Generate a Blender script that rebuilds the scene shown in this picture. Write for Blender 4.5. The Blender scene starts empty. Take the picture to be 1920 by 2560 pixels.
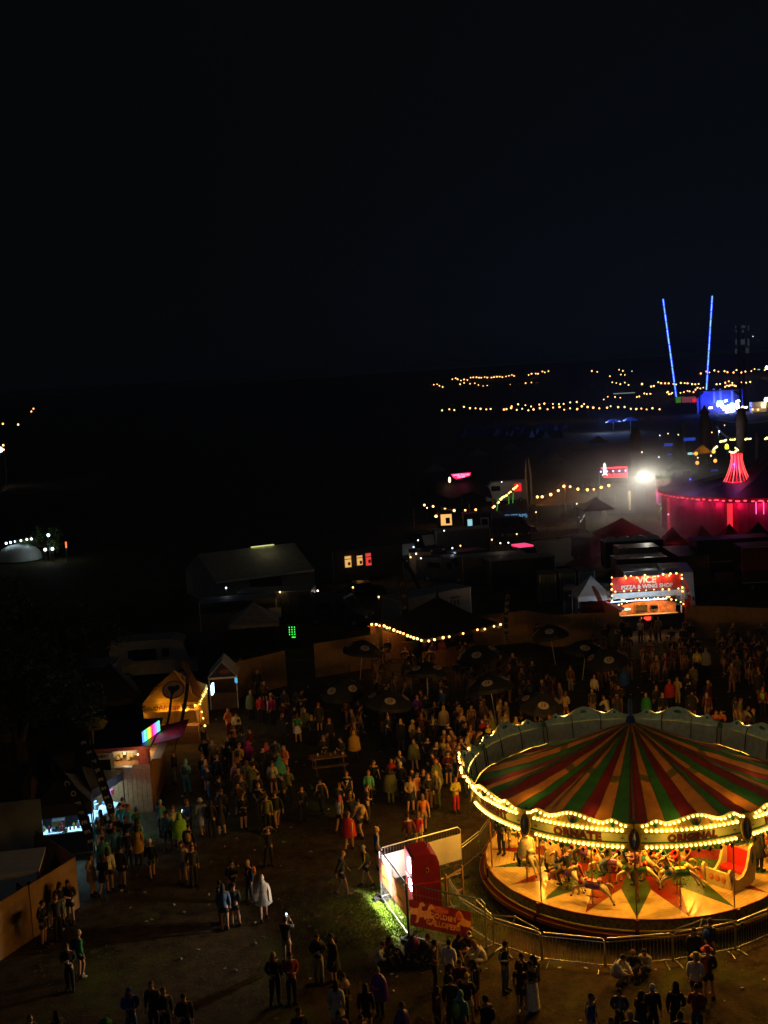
import bpy, math, random
from mathutils import Vector, Matrix
PI = math.pi
R = math.radians
random.seed(7)
sc = bpy.context.scene
COL = sc.collection

# ------------------------------------------------------------------ camera
FPX, PITCH, ROLL, CAMZ = 3000.0, R(6.47), 0.055, 19.4     # focal length in photo pixels (1920 x 2560)
_f = Vector((0, math.cos(PITCH), -math.sin(PITCH)))
_u0 = Vector((0, math.sin(PITCH), math.cos(PITCH)))
_r0 = Vector((1, 0, 0))
_r = _r0 * math.cos(ROLL) - _u0 * math.sin(ROLL)
_u = _u0 * math.cos(ROLL) + _r0 * math.sin(ROLL)
cd = bpy.data.cameras.new('camera'); cam = bpy.data.objects.new('camera', cd); COL.objects.link(cam)
cd.sensor_fit = 'VERTICAL'; cd.sensor_height = 36; cd.lens = 36 * FPX / 2560
cd.clip_start = 0.5; cd.clip_end = 9000
M = Matrix((_r, _u, -_f)).transposed().to_4x4(); M.translation = (0, 0, CAMZ)
cam.matrix_world = M
sc.camera = cam

# ------------------------------------------------------------------ night sky
w = bpy.data.worlds.new('World'); sc.world = w; w.use_nodes = True
nt = w.node_tree; nt.nodes.clear()
out = nt.nodes.new('ShaderNodeOutputWorld'); bg = nt.nodes.new('ShaderNodeBackground')
sky = nt.nodes.new('ShaderNodeTexSky'); sky.sky_type = 'NISHITA'; sky.sun_disc = False
sky.sun_elevation = R(-9); sky.sun_rotation = R(20); sky.altitude = 50
tc = nt.nodes.new('ShaderNodeTexCoord'); sep = nt.nodes.new('ShaderNodeSeparateXYZ')
ramp = nt.nodes.new('ShaderNodeValToRGB')
ramp.color_ramp.elements[0].position = 0.0; ramp.color_ramp.elements[0].color = (0.0022, 0.0036, 0.0058, 1)
ramp.color_ramp.elements[1].position = 0.45; ramp.color_ramp.elements[1].color = (0.0016, 0.0020, 0.0025, 1)
e = ramp.color_ramp.elements.new(0.16); e.color = (0.0018, 0.0027, 0.0040, 1)
addc = nt.nodes.new('ShaderNodeMixRGB'); addc.blend_type = 'ADD'; addc.inputs[0].default_value = 0.01
nt.links.new(tc.outputs['Generated'], sep.inputs[0]); nt.links.new(sep.outputs['Z'], ramp.inputs[0])
ramp2 = nt.nodes.new('ShaderNodeValToRGB')             # away from the festival the glow fades out
ramp2.color_ramp.elements[0].position = 0.0; ramp2.color_ramp.elements[0].color = (0.0010, 0.0014, 0.0016, 1)
ramp2.color_ramp.elements[1].position = 0.45; ramp2.color_ramp.elements[1].color = (0.0015, 0.0019, 0.0022, 1)
mrx = nt.nodes.new('ShaderNodeMapRange'); mrx.interpolation_type = 'SMOOTHSTEP'; mrx.inputs[1].default_value = -0.22; mrx.inputs[2].default_value = 0.30
mixs = nt.nodes.new('ShaderNodeMixRGB')
nt.links.new(sep.outputs['X'], mrx.inputs[0]); nt.links.new(mrx.outputs[0], mixs.inputs[0])
nt.links.new(sep.outputs['Z'], ramp2.inputs[0]); nt.links.new(ramp2.outputs[0], mixs.inputs[1]); nt.links.new(ramp.outputs[0], mixs.inputs[2])
nt.links.new(mixs.outputs[0], addc.inputs[1]); nt.links.new(sky.outputs[0], addc.inputs[2])
nt.links.new(addc.outputs[0], bg.inputs[0]); bg.inputs[1].default_value = 1.0
nt.links.new(bg.outputs[0], out.inputs[0])

# ------------------------------------------------------------------ moonlight
sl = bpy.data.lights.new('moon', 'SUN'); sl.energy = 0.026; sl.angle = R(12); sl.color = (0.85, 0.93, 1.0)
so = bpy.data.objects.new('moon', sl); COL.objects.link(so)
so.rotation_euler = (R(48), 0, R(-25)); so.location = (0, 0, 80)

vs = sc.view_settings; sc.display_settings.display_device = 'sRGB'
vs.view_transform = 'Standard'; vs.look = 'None'; vs.exposure = 0; vs.gamma = 1; vs.use_curve_mapping = False
cy = sc.cycles
cy.use_denoising = True
try: cy.denoiser = 'OPENIMAGEDENOISE'
except Exception: pass
cy.max_bounces = 5; cy.diffuse_bounces = 2; cy.glossy_bounces = 2; cy.transmission_bounces = 4; cy.transparent_max_bounces = 12
cy.volume_bounces = 0; cy.sample_clamp_indirect = 2.0; cy.sample_clamp_direct = 40
cy.caustics_reflective = False; cy.caustics_refractive = False
cy.use_light_tree = True
cy.use_adaptive_sampling = True; cy.adaptive_threshold = 0.02
cy.volume_step_rate = 2.0; cy.volume_max_steps = 64

# ------------------------------------------------------------------ pixel of the photo -> point of the place
def ray(px, py):
    d = _f * FPX + _r * (px - 960) - _u * (py - 1280)
    return d.normalized()
def G(px, py, z=0.0):
    d = ray(px, py); t = (z - CAMZ) / d.z
    return Vector((d.x * t, d.y * t, z))
def GD(px, py, dist):                       # point at a known distance ahead
    d = ray(px, py); t = dist / d.y
    return Vector((d.x * t, dist, CAMZ + d.z * t))

# ------------------------------------------------------------------ materials
MATS = {}
def mat(name, col, rough=0.75, metal=0.0, var=0.25, scale=6.0, bump=0.0, trans=0.0, spec=0.4, alpha=1.0, coords='Object', detail=4):
    if name in MATS: return MATS[name]
    m = bpy.data.materials.new(name); m.use_nodes = True
    n = m.node_tree.nodes; l = m.node_tree.links
    b = n['Principled BSDF']
    b.inputs['Roughness'].default_value = rough; b.inputs['Metallic'].default_value = metal
    b.inputs['Specular IOR Level'].default_value = spec
    t = n.new('ShaderNodeTexCoord'); nz = n.new('ShaderNodeTexNoise')
    nz.inputs['Scale'].default_value = scale; nz.inputs['Detail'].default_value = detail
    l.new(t.outputs[coords], nz.inputs['Vector'])
    cr = n.new('ShaderNodeValToRGB')
    lo = [c * (1 - var) for c in col]; hi = [min(1, c * (1 + var)) for c in col]
    cr.color_ramp.elements[0].position = 0.3; cr.color_ramp.elements[0].color = (*lo, 1)
    cr.color_ramp.elements[1].position = 0.7; cr.color_ramp.elements[1].color = (*hi, 1)
    l.new(nz.outputs['Fac'], cr.inputs[0]); l.new(cr.outputs[0], b.inputs['Base Color'])
    if bump:
        bp = n.new('ShaderNodeBump'); bp.inputs['Strength'].default_value = bump; bp.inputs['Distance'].default_value = 0.02
        l.new(nz.outputs['Fac'], bp.inputs['Height']); l.new(bp.outputs[0], b.inputs['Normal'])
    o = n['Material Output']
    if trans:
        tr = n.new('ShaderNodeBsdfTranslucent'); mx = n.new('ShaderNodeMixShader'); mx.inputs[0].default_value = trans
        l.new(cr.outputs[0], tr.inputs[0]); l.new(b.outputs[0], mx.inputs[1]); l.new(tr.outputs[0], mx.inputs[2]); l.new(mx.outputs[0], o.inputs[0])
    if alpha < 1:
        tp = n.new('ShaderNodeBsdfTransparent'); mx = n.new('ShaderNodeMixShader'); mx.inputs[0].default_value = alpha
        src = o.inputs[0].links[0].from_socket
        l.new(tp.outputs[0], mx.inputs[1]); l.new(src, mx.inputs[2]); l.new(mx.outputs[0], o.inputs[0])
    MATS[name] = m
    return m
def emat(name, col, s, sample='NONE'):
    if name in MATS: return MATS[name]
    m = bpy.data.materials.new(name); m.use_nodes = True
    n = m.node_tree.nodes; l = m.node_tree.links
    b = n['Principled BSDF']; b.inputs['Base Color'].default_value = (*[min(1, c * .6 + .1) for c in col], 1)
    b.inputs['Emission Color'].default_value = (*col, 1); b.inputs['Emission Strength'].default_value = s
    m.cycles.emission_sampling = sample
    MATS[name] = m
    return m

# ------------------------------------------------------------------ mesh helper
class MB:
    def __init__(s): s.v = []; s.f = []; s.m = []
    def add(s, vs, fs, m=0):
        o = len(s.v); s.v += [tuple(v) for v in vs]
        for f in fs: s.f.append(tuple(i + o for i in f)); s.m.append(m)
        return s
    def box(s, c, d, m=0, rz=0.0, mat4=None):
        hx, hy, hz = d[0] / 2, d[1] / 2, d[2] / 2
        vs = [Vector((x, y, z)) for z in (-hz, hz) for x, y in ((-hx, -hy), (hx, -hy), (hx, hy), (-hx, hy))]
        if mat4 is not None: vs = [mat4 @ v for v in vs]
        elif rz: 
            r = Matrix.Rotation(rz, 3, 'Z'); vs = [r @ v for v in vs]
        vs = [v + Vector(c) for v in vs]
        return s.add(vs, [(3, 2, 1, 0), (4, 5, 6, 7), (0, 1, 5, 4), (1, 2, 6, 5), (2, 3, 7, 6), (3, 0, 4, 7)], m)
    def tube(s, pts, r, n=6, m=0, cap=True):
        pts = [Vector(p) for p in pts]; k = len(pts)
        rs = r if isinstance(r, (list, tuple)) else [r] * k
        vs = []
        for i, p in enumerate(pts):
            d = (pts[min(i + 1, k - 1)] - pts[max(i - 1, 0)])
            if d.length < 1e-9: d = Vector((0, 0, 1))
            d.normalize()
            a = d.cross(Vector((0, 0, 1)) if abs(d.z) < 0.9 else Vector((1, 0, 0))).normalized(); b = d.cross(a)
            for j in range(n):
                t = 2 * PI * j / n
                vs.append(p + a * (math.cos(t) * rs[i]) + b * (math.sin(t) * rs[i]))
        fs = [(i * n + j, i * n + (j + 1) % n, (i + 1) * n + (j + 1) % n, (i + 1) * n + j) for i in range(k - 1) for j in range(n)]
        if cap: fs += [tuple(range(n - 1, -1, -1)), tuple((k - 1) * n + j for j in range(n))]
        return s.add(vs, fs, m)
    def lathe(s, prof, n=16, m=0, c=(0, 0, 0), a0=0.0, a1=2 * PI, sx=1, sy=1):
        full = abs(a1 - a0 - 2 * PI) < 1e-6; cnt = n if full else n + 1
        vs = []
        for r_, z in prof:
            for j in range(cnt):
                a = a0 + (a1 - a0) * j / n
                vs.append((c[0] + math.sin(a) * r_ * sx, c[1] - math.cos(a) * r_ * sy, c[2] + z))
        fs = []
        for i in range(len(prof) - 1):
            for j in range(n):
                j2 = (j + 1) % cnt
                fs.append((i * cnt + j, i * cnt + j2, (i + 1) * cnt + j2, (i + 1) * cnt + j))
        return s.add(vs, fs, m)
    def ball(s, c, r, nu=10, nv=6, m=0, mat4=None):
        rx, ry, rz = r if isinstance(r, (list, tuple)) else (r, r, r)
        vs = [Vector((0, 0, -rz))]
        for i in range(1, nv):
            t = -PI / 2 + PI * i / nv
            for j in range(nu):
                a = 2 * PI * j / nu
                vs.append(Vector((rx * math.cos(t) * math.cos(a), ry * math.cos(t) * math.sin(a), rz * math.sin(t))))
        vs.append(Vector((0, 0, rz)))
        if mat4 is not None: vs = [mat4 @ v for v in vs]
        vs = [v + Vector(c) for v in vs]
        fs = [(0, 1 + (j + 1) % nu, 1 + j) for j in range(nu)]
        for i in range(nv - 2):
            fs += [(1 + i * nu + j, 1 + i * nu + (j + 1) % nu, 1 + (i + 1) * nu + (j + 1) % nu, 1 + (i + 1) * nu + j) for j in range(nu)]
        t = len(vs) - 1; b = 1 + (nv - 2) * nu
        fs += [(b + j, b + (j + 1) % nu, t) for j in range(nu)]
        return s.add(vs, fs, m)
    def prism(s, pts, d, m=0, m2=None):            # pts: loop of 3D points, extruded along vector d
        pts = [Vector(p) for p in pts]; d = Vector(d); n = len(pts)
        s.add(pts + [p + d for p in pts], [tuple(range(n - 1, -1, -1)), tuple(range(n, 2 * n))], m)
        s.add(pts + [p + d for p in pts], [(i, (i + 1) % n, n + (i + 1) % n, n + i) for i in range(n)], m if m2 is None else m2)
        return s
    def mesh(s, name, mats, smooth=False):
        me = bpy.data.meshes.new(name); me.from_pydata(s.v, [], s.f)
        for q in (mats if isinstance(mats, (list, tuple)) else [mats]): me.materials.append(q)
        if any(s.m): me.polygons.foreach_set('material_index', s.m)
        if smooth: me.polygons.foreach_set('use_smooth', [True] * len(me.polygons))
        me.update(); return me
    def build(s, name, mats, parent=None, loc=(0, 0, 0), rot=(0, 0, 0), smooth=False):
        return ob(name, s.mesh(name, mats, smooth), parent, loc, rot)

def ob(name, me, parent=None, loc=(0, 0, 0), rot=(0, 0, 0), scale=None):
    o = bpy.data.objects.new(name, me); COL.objects.link(o)
    o.location = loc; o.rotation_euler = rot
    if scale: o.scale = scale if isinstance(scale, (list, tuple)) else (scale,) * 3
    if parent is not None: o.parent = parent
    return o
def tag(o, label=None, cat=None, group=None, kind=None):
    if label: o['label'] = label
    if cat: o['category'] = cat
    if group: o['group'] = group
    if kind: o['kind'] = kind
    return o
def thing(name, label, cat, loc=(0, 0, 0), rz=0.0, group=None):
    return tag(ob(name, None, None, loc, (0, 0, rz)), label, cat, group)
KIDS = {}
def copy_tree(o, parent=None):
    c = o.copy(); COL.objects.link(c)
    if parent is not None: c.parent = parent
    for k in list(o.children): copy_tree(k, c)
    return c
def lamp(kind, parent, loc, power, col, radius=0.08, rot=None, size=None, spot=None, name='lamp'):
    d = bpy.data.lights.new(name, kind); d.energy = power; d.color = col
    if kind == 'AREA':
        d.shape = 'RECTANGLE'; d.size, d.size_y = size
    else: d.shadow_soft_size = radius
    if spot: d.spot_size = spot; d.spot_blend = 0.6
    o = bpy.data.objects.new(name, d); COL.objects.link(o); o.location = loc
    if rot: o.rotation_euler = rot
    if parent is not None: o.parent = parent
    return o
def added_lamp(kind, parent, loc, power, col, radius=.1, r_=.07):     # point lamp with an added bulb: fill light, also the small yard lamps
    nm = 'added_bulb_glow_%02x%02x%02x' % tuple(int(c * 255) for c in col)
    q = ob('bulb', MB().ball((0, 0, 0), r_, 8, 5).mesh('bulb', emat(nm, col, 4), True), parent, loc)
    lamp('POINT', parent, (loc[0], loc[1], loc[2] - r_ * 1.8), power, col, radius)
    return q
def span(a, b):                     # midpoint, length and heading of a ground line
    a, b = Vector(a), Vector(b); d = b - a
    return (a + b) / 2, math.hypot(d.x, d.y), math.atan2(d.y, d.x)
def text_mesh(body, size, m, extrude=0.006, align='CENTER', bold=0.0, spacing=1.0):
    c = bpy.data.curves.new('lettering', 'FONT'); c.body = body; c.size = size; c.extrude = extrude; c.offset = bold
    c.align_x = align; c.align_y = 'CENTER'; c.resolution_u = 2; c.space_character = spacing
    o = bpy.data.objects.new('lettering', c); COL.objects.link(o)
    dg = bpy.context.evaluated_depsgraph_get()
    me = bpy.data.meshes.new_from_object(o.evaluated_get(dg)); me.materials.clear(); me.materials.append(m)
    bpy.data.objects.remove(o); bpy.data.curves.remove(c)
    me.name = 'lettering'
    return me
def text(body, size, m, parent, loc, rot=(PI / 2, 0, 0), extrude=0.006, align='CENTER', bold=0.0, name='lettering', spacing=1.0):
    return ob(name, text_mesh(body, size, m, extrude, align, bold, spacing), parent, loc, rot)

# common materials
STEEL = mat('galvanised_steel', (0.42, 0.43, 0.43), 0.38, 0.85, 0.2, 14)
BLACK = mat('black_canvas', (0.012, 0.013, 0.015), 0.75, 0, 0.3, 4, 0.2)
DARK = mat('dark_metal', (0.03, 0.03, 0.032), 0.5, 0.3, 0.3, 5)
WHITE = mat('white_canvas', (0.72, 0.73, 0.74), 0.7, 0, 0.08, 3, 0.15, trans=0.25)
WPAINT = mat('white_paint', (0.68, 0.68, 0.66), 0.45, 0, 0.1, 3)
GREYP = mat('grey_paint', (0.20, 0.21, 0.22), 0.5, 0, 0.15, 3)
PLY = mat('plywood', (0.25, 0.15, 0.065), 0.75, 0, 0.22, 3, 0.1)
WOOD = mat('wood_cladding', (0.30, 0.15, 0.06), 0.6, 0, 0.3, 8, 0.2)
GLASS = mat('dark_glass', (0.01, 0.012, 0.015), 0.08, 0, 0.2, 2, spec=0.6)
RUBBER = mat('rubber', (0.015, 0.015, 0.015), 0.8)
REDP = mat('red_paint', (0.30, 0.012, 0.014), 0.35, 0, 0.15, 4)
WARM = (1.0, 0.42, 0.040); YEL_ = (1.0, 0.47, 0.06); AMBER = (1.0, 0.42, 0.08)
BULB = emat('warm_bulb', (1.0, 0.74, 0.15), 4.2)
FBULB = emat('festoon_bulb', (1.0, 0.46, 0.12), 6)
FARB = emat('far_festoon_bulb', (1.0, 0.46, 0.14), 5)
# ------------------------------------------------------------------ ground
def sm(a, b, x):
    t = max(0, min(1, (x - a) / (b - a))); return t * t * (3 - 2 * t)
def zt(x, y):
    d = math.hypot(x, y)
    return 12 * sm(520, 860, d) * (1 + 0.12 * math.sin(x * 0.006 + 1)) + 9 * sm(860, 1500, d) * (1 + 0.25 * math.sin(x * 0.004)) - 60 * sm(2200, 4500, d)
gm = bpy.data.materials.new('trampled_grass'); gm.use_nodes = True
n = gm.node_tree.nodes; l = gm.node_tree.links; b = n['Principled BSDF']
b.inputs['Roughness'].default_value = 0.9; b.inputs['Specular IOR Level'].default_value = 0.15
t = n.new('ShaderNodeTexCoord')
def nz(scale, detail, rough=0.6):
    q = n.new('ShaderNodeTexNoise'); q.inputs['Scale'].default_value = scale; q.inputs['Detail'].default_value = detail; q.inputs['Roughness'].default_value = rough
    l.new(t.outputs['Object'], q.inputs['Vector']); return q
def rmp(src, a, b_, ca, cb):
    q = n.new('ShaderNodeValToRGB'); q.color_ramp.elements[0].position = a; q.color_ramp.elements[0].color = ca
    q.color_ramp.elements[1].position = b_; q.color_ramp.elements[1].color = cb; l.new(src, q.inputs[0]); return q
n1, n2, n3 = nz(0.35, 5), nz(9, 6, 0.75), nz(38, 4, 0.8)
dirt = rmp(n3.outputs['Fac'], 0.3, 0.72, (0.014, 0.009, 0.004, 1), (0.16, 0.105, 0.048, 1))
gras = rmp(n3.outputs['Fac'], 0.3, 0.72, (0.025, 0.045, 0.004, 1), (0.17, 0.27, 0.018, 1))
mask = rmp(n1.outputs['Fac'], 0.52, 0.74, (0, 0, 0, 1), (1, 1, 1, 1))
m2 = n.new('ShaderNodeMixRGB'); m2.blend_type = 'MULTIPLY'; m2.inputs[0].default_value = 1
msk2 = rmp(n2.outputs['Fac'], 0.35, 0.65, (0.25, 0.25, 0.25, 1), (1, 1, 1, 1))
l.new(mask.outputs[0], m2.inputs[1]); l.new(msk2.outputs[0], m2.inputs[2])
# greener, brighter grass painted where the booth light pools
sepx = n.new('ShaderNodeVectorMath'); sepx.operation = 'DISTANCE'; sepx.inputs[1].default_value = tuple(G(1005, 2285))
l.new(t.outputs['Object'], sepx.inputs[0])
near = rmp(sepx.outputs['Value'], 0.0, 1.0, (1, 1, 1, 1), (0, 0, 0, 1))
dv = n.new('ShaderNodeMath'); dv.operation = 'DIVIDE'; dv.inputs[1].default_value = 4.2
l.new(sepx.outputs['Value'], dv.inputs[0]); ad_ = n.new('ShaderNodeMath'); ad_.operation = 'ADD'; sb_ = n.new('ShaderNodeMath'); sb_.operation = 'MULTIPLY_ADD'; sb_.inputs[1].default_value = 2.4; sb_.inputs[2].default_value = -1.2
n4 = nz(1.3, 5, .7); l.new(n4.outputs['Fac'], sb_.inputs[0]); l.new(dv.outputs[0], ad_.inputs[0]); l.new(sb_.outputs[0], ad_.inputs[1]); l.new(ad_.outputs[0], near.inputs[0])
mxm = n.new('ShaderNodeMixRGB'); mxm.blend_type = 'LIGHTEN'; mxm.inputs[0].default_value = 1
l.new(m2.outputs[0], mxm.inputs[1]); l.new(near.outputs[0], mxm.inputs[2])
mud = n.new('ShaderNodeMixRGB'); mud.blend_type = 'MULTIPLY'; mud.inputs[0].default_value = .8
n5 = nz(1.7, 6, .7); mr5 = rmp(n5.outputs['Fac'], .38, .62, (.28, .25, .22, 1), (1, 1, 1, 1)); l.new(dirt.outputs[0], mud.inputs[1]); l.new(mr5.outputs[0], mud.inputs[2])
mix = n.new('ShaderNodeMixRGB'); l.new(mxm.outputs[0], mix.inputs[0]); l.new(mud.outputs[0], mix.inputs[1]); l.new(gras.outputs[0], mix.inputs[2])
l.new(mix.outputs[0], b.inputs['Base Color'])
bp = n.new('ShaderNodeBump'); bp.inputs['Strength'].default_value = 0.9; bp.inputs['Distance'].default_value = 0.06
l.new(n2.outputs['Fac'], bp.inputs['Height']); bp2 = n.new('ShaderNodeBump'); bp2.inputs['Strength'].default_value = 0.7; bp2.inputs['Distance'].default_value = 0.03
l.new(n3.outputs['Fac'], bp2.inputs['Height']); l.new(bp.outputs[0], bp2.inputs['Normal']); l.new(bp2.outputs[0], b.inputs['Normal'])
ys = [-60, 0, 60, 150, 300, 420] + [480 + 40 * i for i in range(28)] + [1700, 2000, 2300, 2800, 3500, 4500, 6000]
xs = [-4000, -2400, -1500, -1000] + [-800 + 80 * i for i in range(21)] + [1000, 1500, 2400, 4000]
vs_ = [(x, y, zt(x, y)) for y in ys for x in xs]; nx = len(xs)
fs_ = [(i * nx + j, i * nx + j + 1, (i + 1) * nx + j + 1, (i + 1) * nx + j) for i in range(len(ys) - 1) for j in range(nx - 1)]
tag(MB().add(vs_, fs_).build('ground', gm, smooth=True), kind='structure')

# short grass blades in the near field, uncountable
gb = MB(); rg = random.Random(3)
GB = mat('grass_blade', (0.13, 0.22, 0.012), 0.8, 0, 0.5, 2.0, coords='Object')
bc = G(1005, 2285)
vv, ff = [], []
def blade(x, y, h):
    a = rg.uniform(0, 2 * PI); wd = 0.012 + 0.01 * rg.random(); lx, ly = rg.gauss(0, .03), rg.gauss(0, .03)
    o = len(vv)
    vv.extend([(x - wd * math.cos(a), y - wd * math.sin(a), 0), (x + wd * math.cos(a), y + wd * math.sin(a), 0), (x + lx, y + ly, h)])
    ff.append((o, o + 1, o + 2))
for i in range(26000):
    r_ = abs(rg.gauss(0, 2.0)) + .3 * rg.random(); a = rg.uniform(0, 2 * PI)
    if rg.random() < .25 + .5 * math.sin(a * 3 + r_ * 2): continue
    blade(bc.x + r_ * math.cos(a), bc.y + r_ * math.sin(a) * 0.9, rg.uniform(.03, .08))
for i in range(22000):
    y = rg.uniform(33, 58); x = rg.uniform(-.33, .34) * y
    if math.sin(x * .9) + math.sin(y * 1.1 + x * .4) + rg.gauss(0, .6) > 0.2: blade(x, y, rg.uniform(.015, .05))
tag(MB().add(vv, ff).build('grass', GB), kind='stuff')

# ------------------------------------------------------------------ carousel
CD = G(1587, 2131, 1.0)                                # hub of the ride at deck height
CX, CY = CD.x, CD.y
CROT = math.asin(-CX / math.hypot(CX, CY))
def cp(r, th, z): return (r * math.sin(th), -r * math.cos(th), z)
RB, RD = 6.02, 5.62                                    # rounding boards, deck
car = thing('carousel', 'big lit Victorian galloper carousel with striped canopy and rows of golden bulbs', 'carousel', (CX, CY, 0), CROT)
CREAM = mat('cream_deck', (0.60, 0.43, 0.18), 0.20, 0, 0.12, 5, 0.06, spec=0.6)
DKGREEN = mat('deck_green', (0.035, 0.085, 0.025), 0.25, 0, 0.15, 5, 0.05)
DKRED = mat('deck_red', (0.20, 0.012, 0.006), 0.25, 0, 0.15, 5, 0.05)
GOLD = mat('gold_leaf', (0.62, 0.40, 0.06), 0.35, 0.35, 0.25, 12, 0.2)
BCREAM = mat('board_cream', (0.55, 0.55, 0.20), 0.45, 0, 0.1, 6)
CGREEN = mat('crest_back', (0.52, 0.66, 0.52), 0.7, 0, 0.2, 5, 0.2)
DGRN = mat('scroll_green', (0.03, 0.16, 0.05), 0.4, 0, 0.3, 9)
MAROON = mat('rim_maroon', (0.16, 0.010, 0.012), 0.3, 0, 0.2, 4)
SCROLL = mat('rim_scroll', (0.13, 0.10, 0.035), 0.45, 0, 0.75, 9, 0.3)
ILIGHT = mat('shield_blue', (0.03, 0.08, 0.32), 0.2, 0, 0.3, 8)
BROWN = mat('shield_brown', (0.07, 0.04, 0.02), 0.4, 0, 0.3, 8)
MIRR = mat('mirror', (0.7, 0.7, 0.66), 0.08, 1.0, 0.1, 4)
def poly_ring(r0, r1, t0, t1, z, k=8):
    return [cp(r0, t0 + (t1 - t0) * i / k, z) for i in range(k + 1)], [cp(r1, t0 + (t1 - t0) * i / k, z) for i in range(k + 1)]
ZD = 1.0
S36 = R(36)
# floor sections cut into planks, painted with a star of red and green points
RA, R3 = RD - .10, 3.3
Qx, Qy = R3 * math.sin(R(9)), R3 * math.cos(R(9)); Gx, Gy = RA * math.sin(R(18)), RA * math.cos(R(18))
def xr(y): return y * math.tan(R(9)) if y < Qy else max(0, Qx * (RA - y) / (RA - Qy))
def xm(y): return min(y * math.tan(R(18)), math.sqrt(max(0, RD * RD - y * y)))
def xg(y): return y * math.tan(R(9)) if y < Qy else (Qx + (Gx - Qx) * (y - Qy) / (Gy - Qy) if y < Gy else 9)
def floor_section():
    planks = []; yk = 1.98
    while yk < RD - .02:
        y0, y1 = yk + .004, min(yk + .145, RD - .01) - .004; pm = MB()
        def cut(y):
            c = xm(y); return [-c, -min(c, xg(y)), -min(c, xr(y)), min(c, xr(y)), min(c, xg(y)), c]
        A, B = cut(y0), cut(y1)
        for i, mi in enumerate((1, 0, 2, 0, 1)):
            if A[i + 1] - A[i] + B[i + 1] - B[i] > .004:
                pm.add([(A[i], -y0, ZD), (A[i + 1], -y0, ZD), (B[i + 1], -y1, ZD), (B[i], -y1, ZD)], [(0, 3, 2, 1)][::1], mi)
        planks.append(pm); yk += .145
    return planks
pmesh = [p.mesh('plank', [CREAM, DKGREEN, DKRED]) for p in floor_section()]
FJ = mat('floor_joint', (0.10, 0.05, 0.02), 0.8)
for k in range(10):
    th = (k + 0.5) * S36
    secm = MB(); i_, o_ = poly_ring(1.9, RD, -S36 / 2, S36 / 2, ZD - 0.015, 6)
    secm.add(i_ + o_, [(i, i + 7, i + 8, i + 1) for i in range(6)])
    s = secm.build('floor_section', FJ, car, rot=(0, 0, th))
    for me in pmesh: ob('plank', me, s)
# rim: painted scroll skirt, then a maroon step with gilt line
for k in range(10):
    t0, t1 = k * S36 + 0.012, (k + 1) * S36 - 0.012
    m = MB()
    m.lathe([(RD + .005, ZD + .03), (RD + .05, ZD + .03), (RD + .05, ZD - .03)], 10, 2, a0=t0, a1=t1)
    m.lathe([(RD + .05, ZD - .03), (RD + .06, ZD - .34)], 10, 0, a0=t0, a1=t1)
    m.lathe([(RD + .06, ZD - .34), (RD + .10, ZD - .36), (RD + .10, ZD - .40)], 10, 1, a0=t0, a1=t1)
    m.build('rim_panel', [SCROLL, GOLD, MAROON], car)
    m = MB(); m.lathe([(RD - .2, ZD - .44), (RD + .24, ZD - .45), (RD + .25, ZD - .60), (RD + .12, ZD - .66)], 10, 0, a0=t0, a1=t1)
    m.lathe([(RD + .245, ZD - .442), (RD + .265, ZD - .442), (RD + .265, ZD - .47)], 10, 1, a0=t0, a1=t1)
    m.build('step_board', [MAROON, GOLD], car)
    MB().box((0, 0, 0), (.12, .06, .42), 0).build('rim_batten', MAROON, car, cp(RD + .08, k * S36, ZD - .2), (0, 0, k * S36))
m = MB(); m.lathe([(1.6, 0.0), (1.6, ZD - .02)], 20); m.lathe([(RD - .4, .02), (RD - .4, .62)], 30)
m.build('undercarriage', DARK, car)
# centre: maroon kerb, mirrored drum with cream pilasters
m = MB(); m.lathe([(2.05, ZD), (2.05, ZD + .28), (1.55, ZD + .30)], 30, 0); m.lathe([(2.06, ZD + .24), (2.09, ZD + .26), (2.06, ZD + .29)], 30, 1)
m.build('centre_kerb', [DKRED, GOLD], car)
for k in range(10):
    th = k * S36
    f = MB(); f.box((0, 0, 0), (.80, .05, 2.0), 0); f.box((0, -.03, -.72), (.66, .02, .36), 1)
    o = f.build('centre_panel', [BCREAM, DKRED], car, cp(1.42, th, ZD + 1.3), (0, 0, th))
    MB().box((0, -.04, .2), (.52, .02, 1.15)).build('mirror', MIRR if k % 2 else GLASS, o)
    MB().tube([(0, 0, 0), (0, 0, 2.1)], [.075, .06], 8).build('column', GOLD, car, cp(1.56, th + S36 / 2, ZD + .3))
m = MB(); m.box((0, 0, .55), (.9, .5, 1.1), 0); m.box((0, -.28, .75), (.7, .05, .5), 1); m.box((0, 0, 1.16), (1.0, .6, .1), 2)
m.build('organ_cabinet', [BCREAM, DKGREEN, GOLD], car, cp(1.85, R(24), ZD + .02), (0, 0, R(24)))
m = MB(); m.box((0, 0, .5), (.55, .5, 1.0), 0); m.build('control_box', [BCREAM], car, cp(1.9, R(48), ZD + .02), (0, 0, R(48)))

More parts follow.
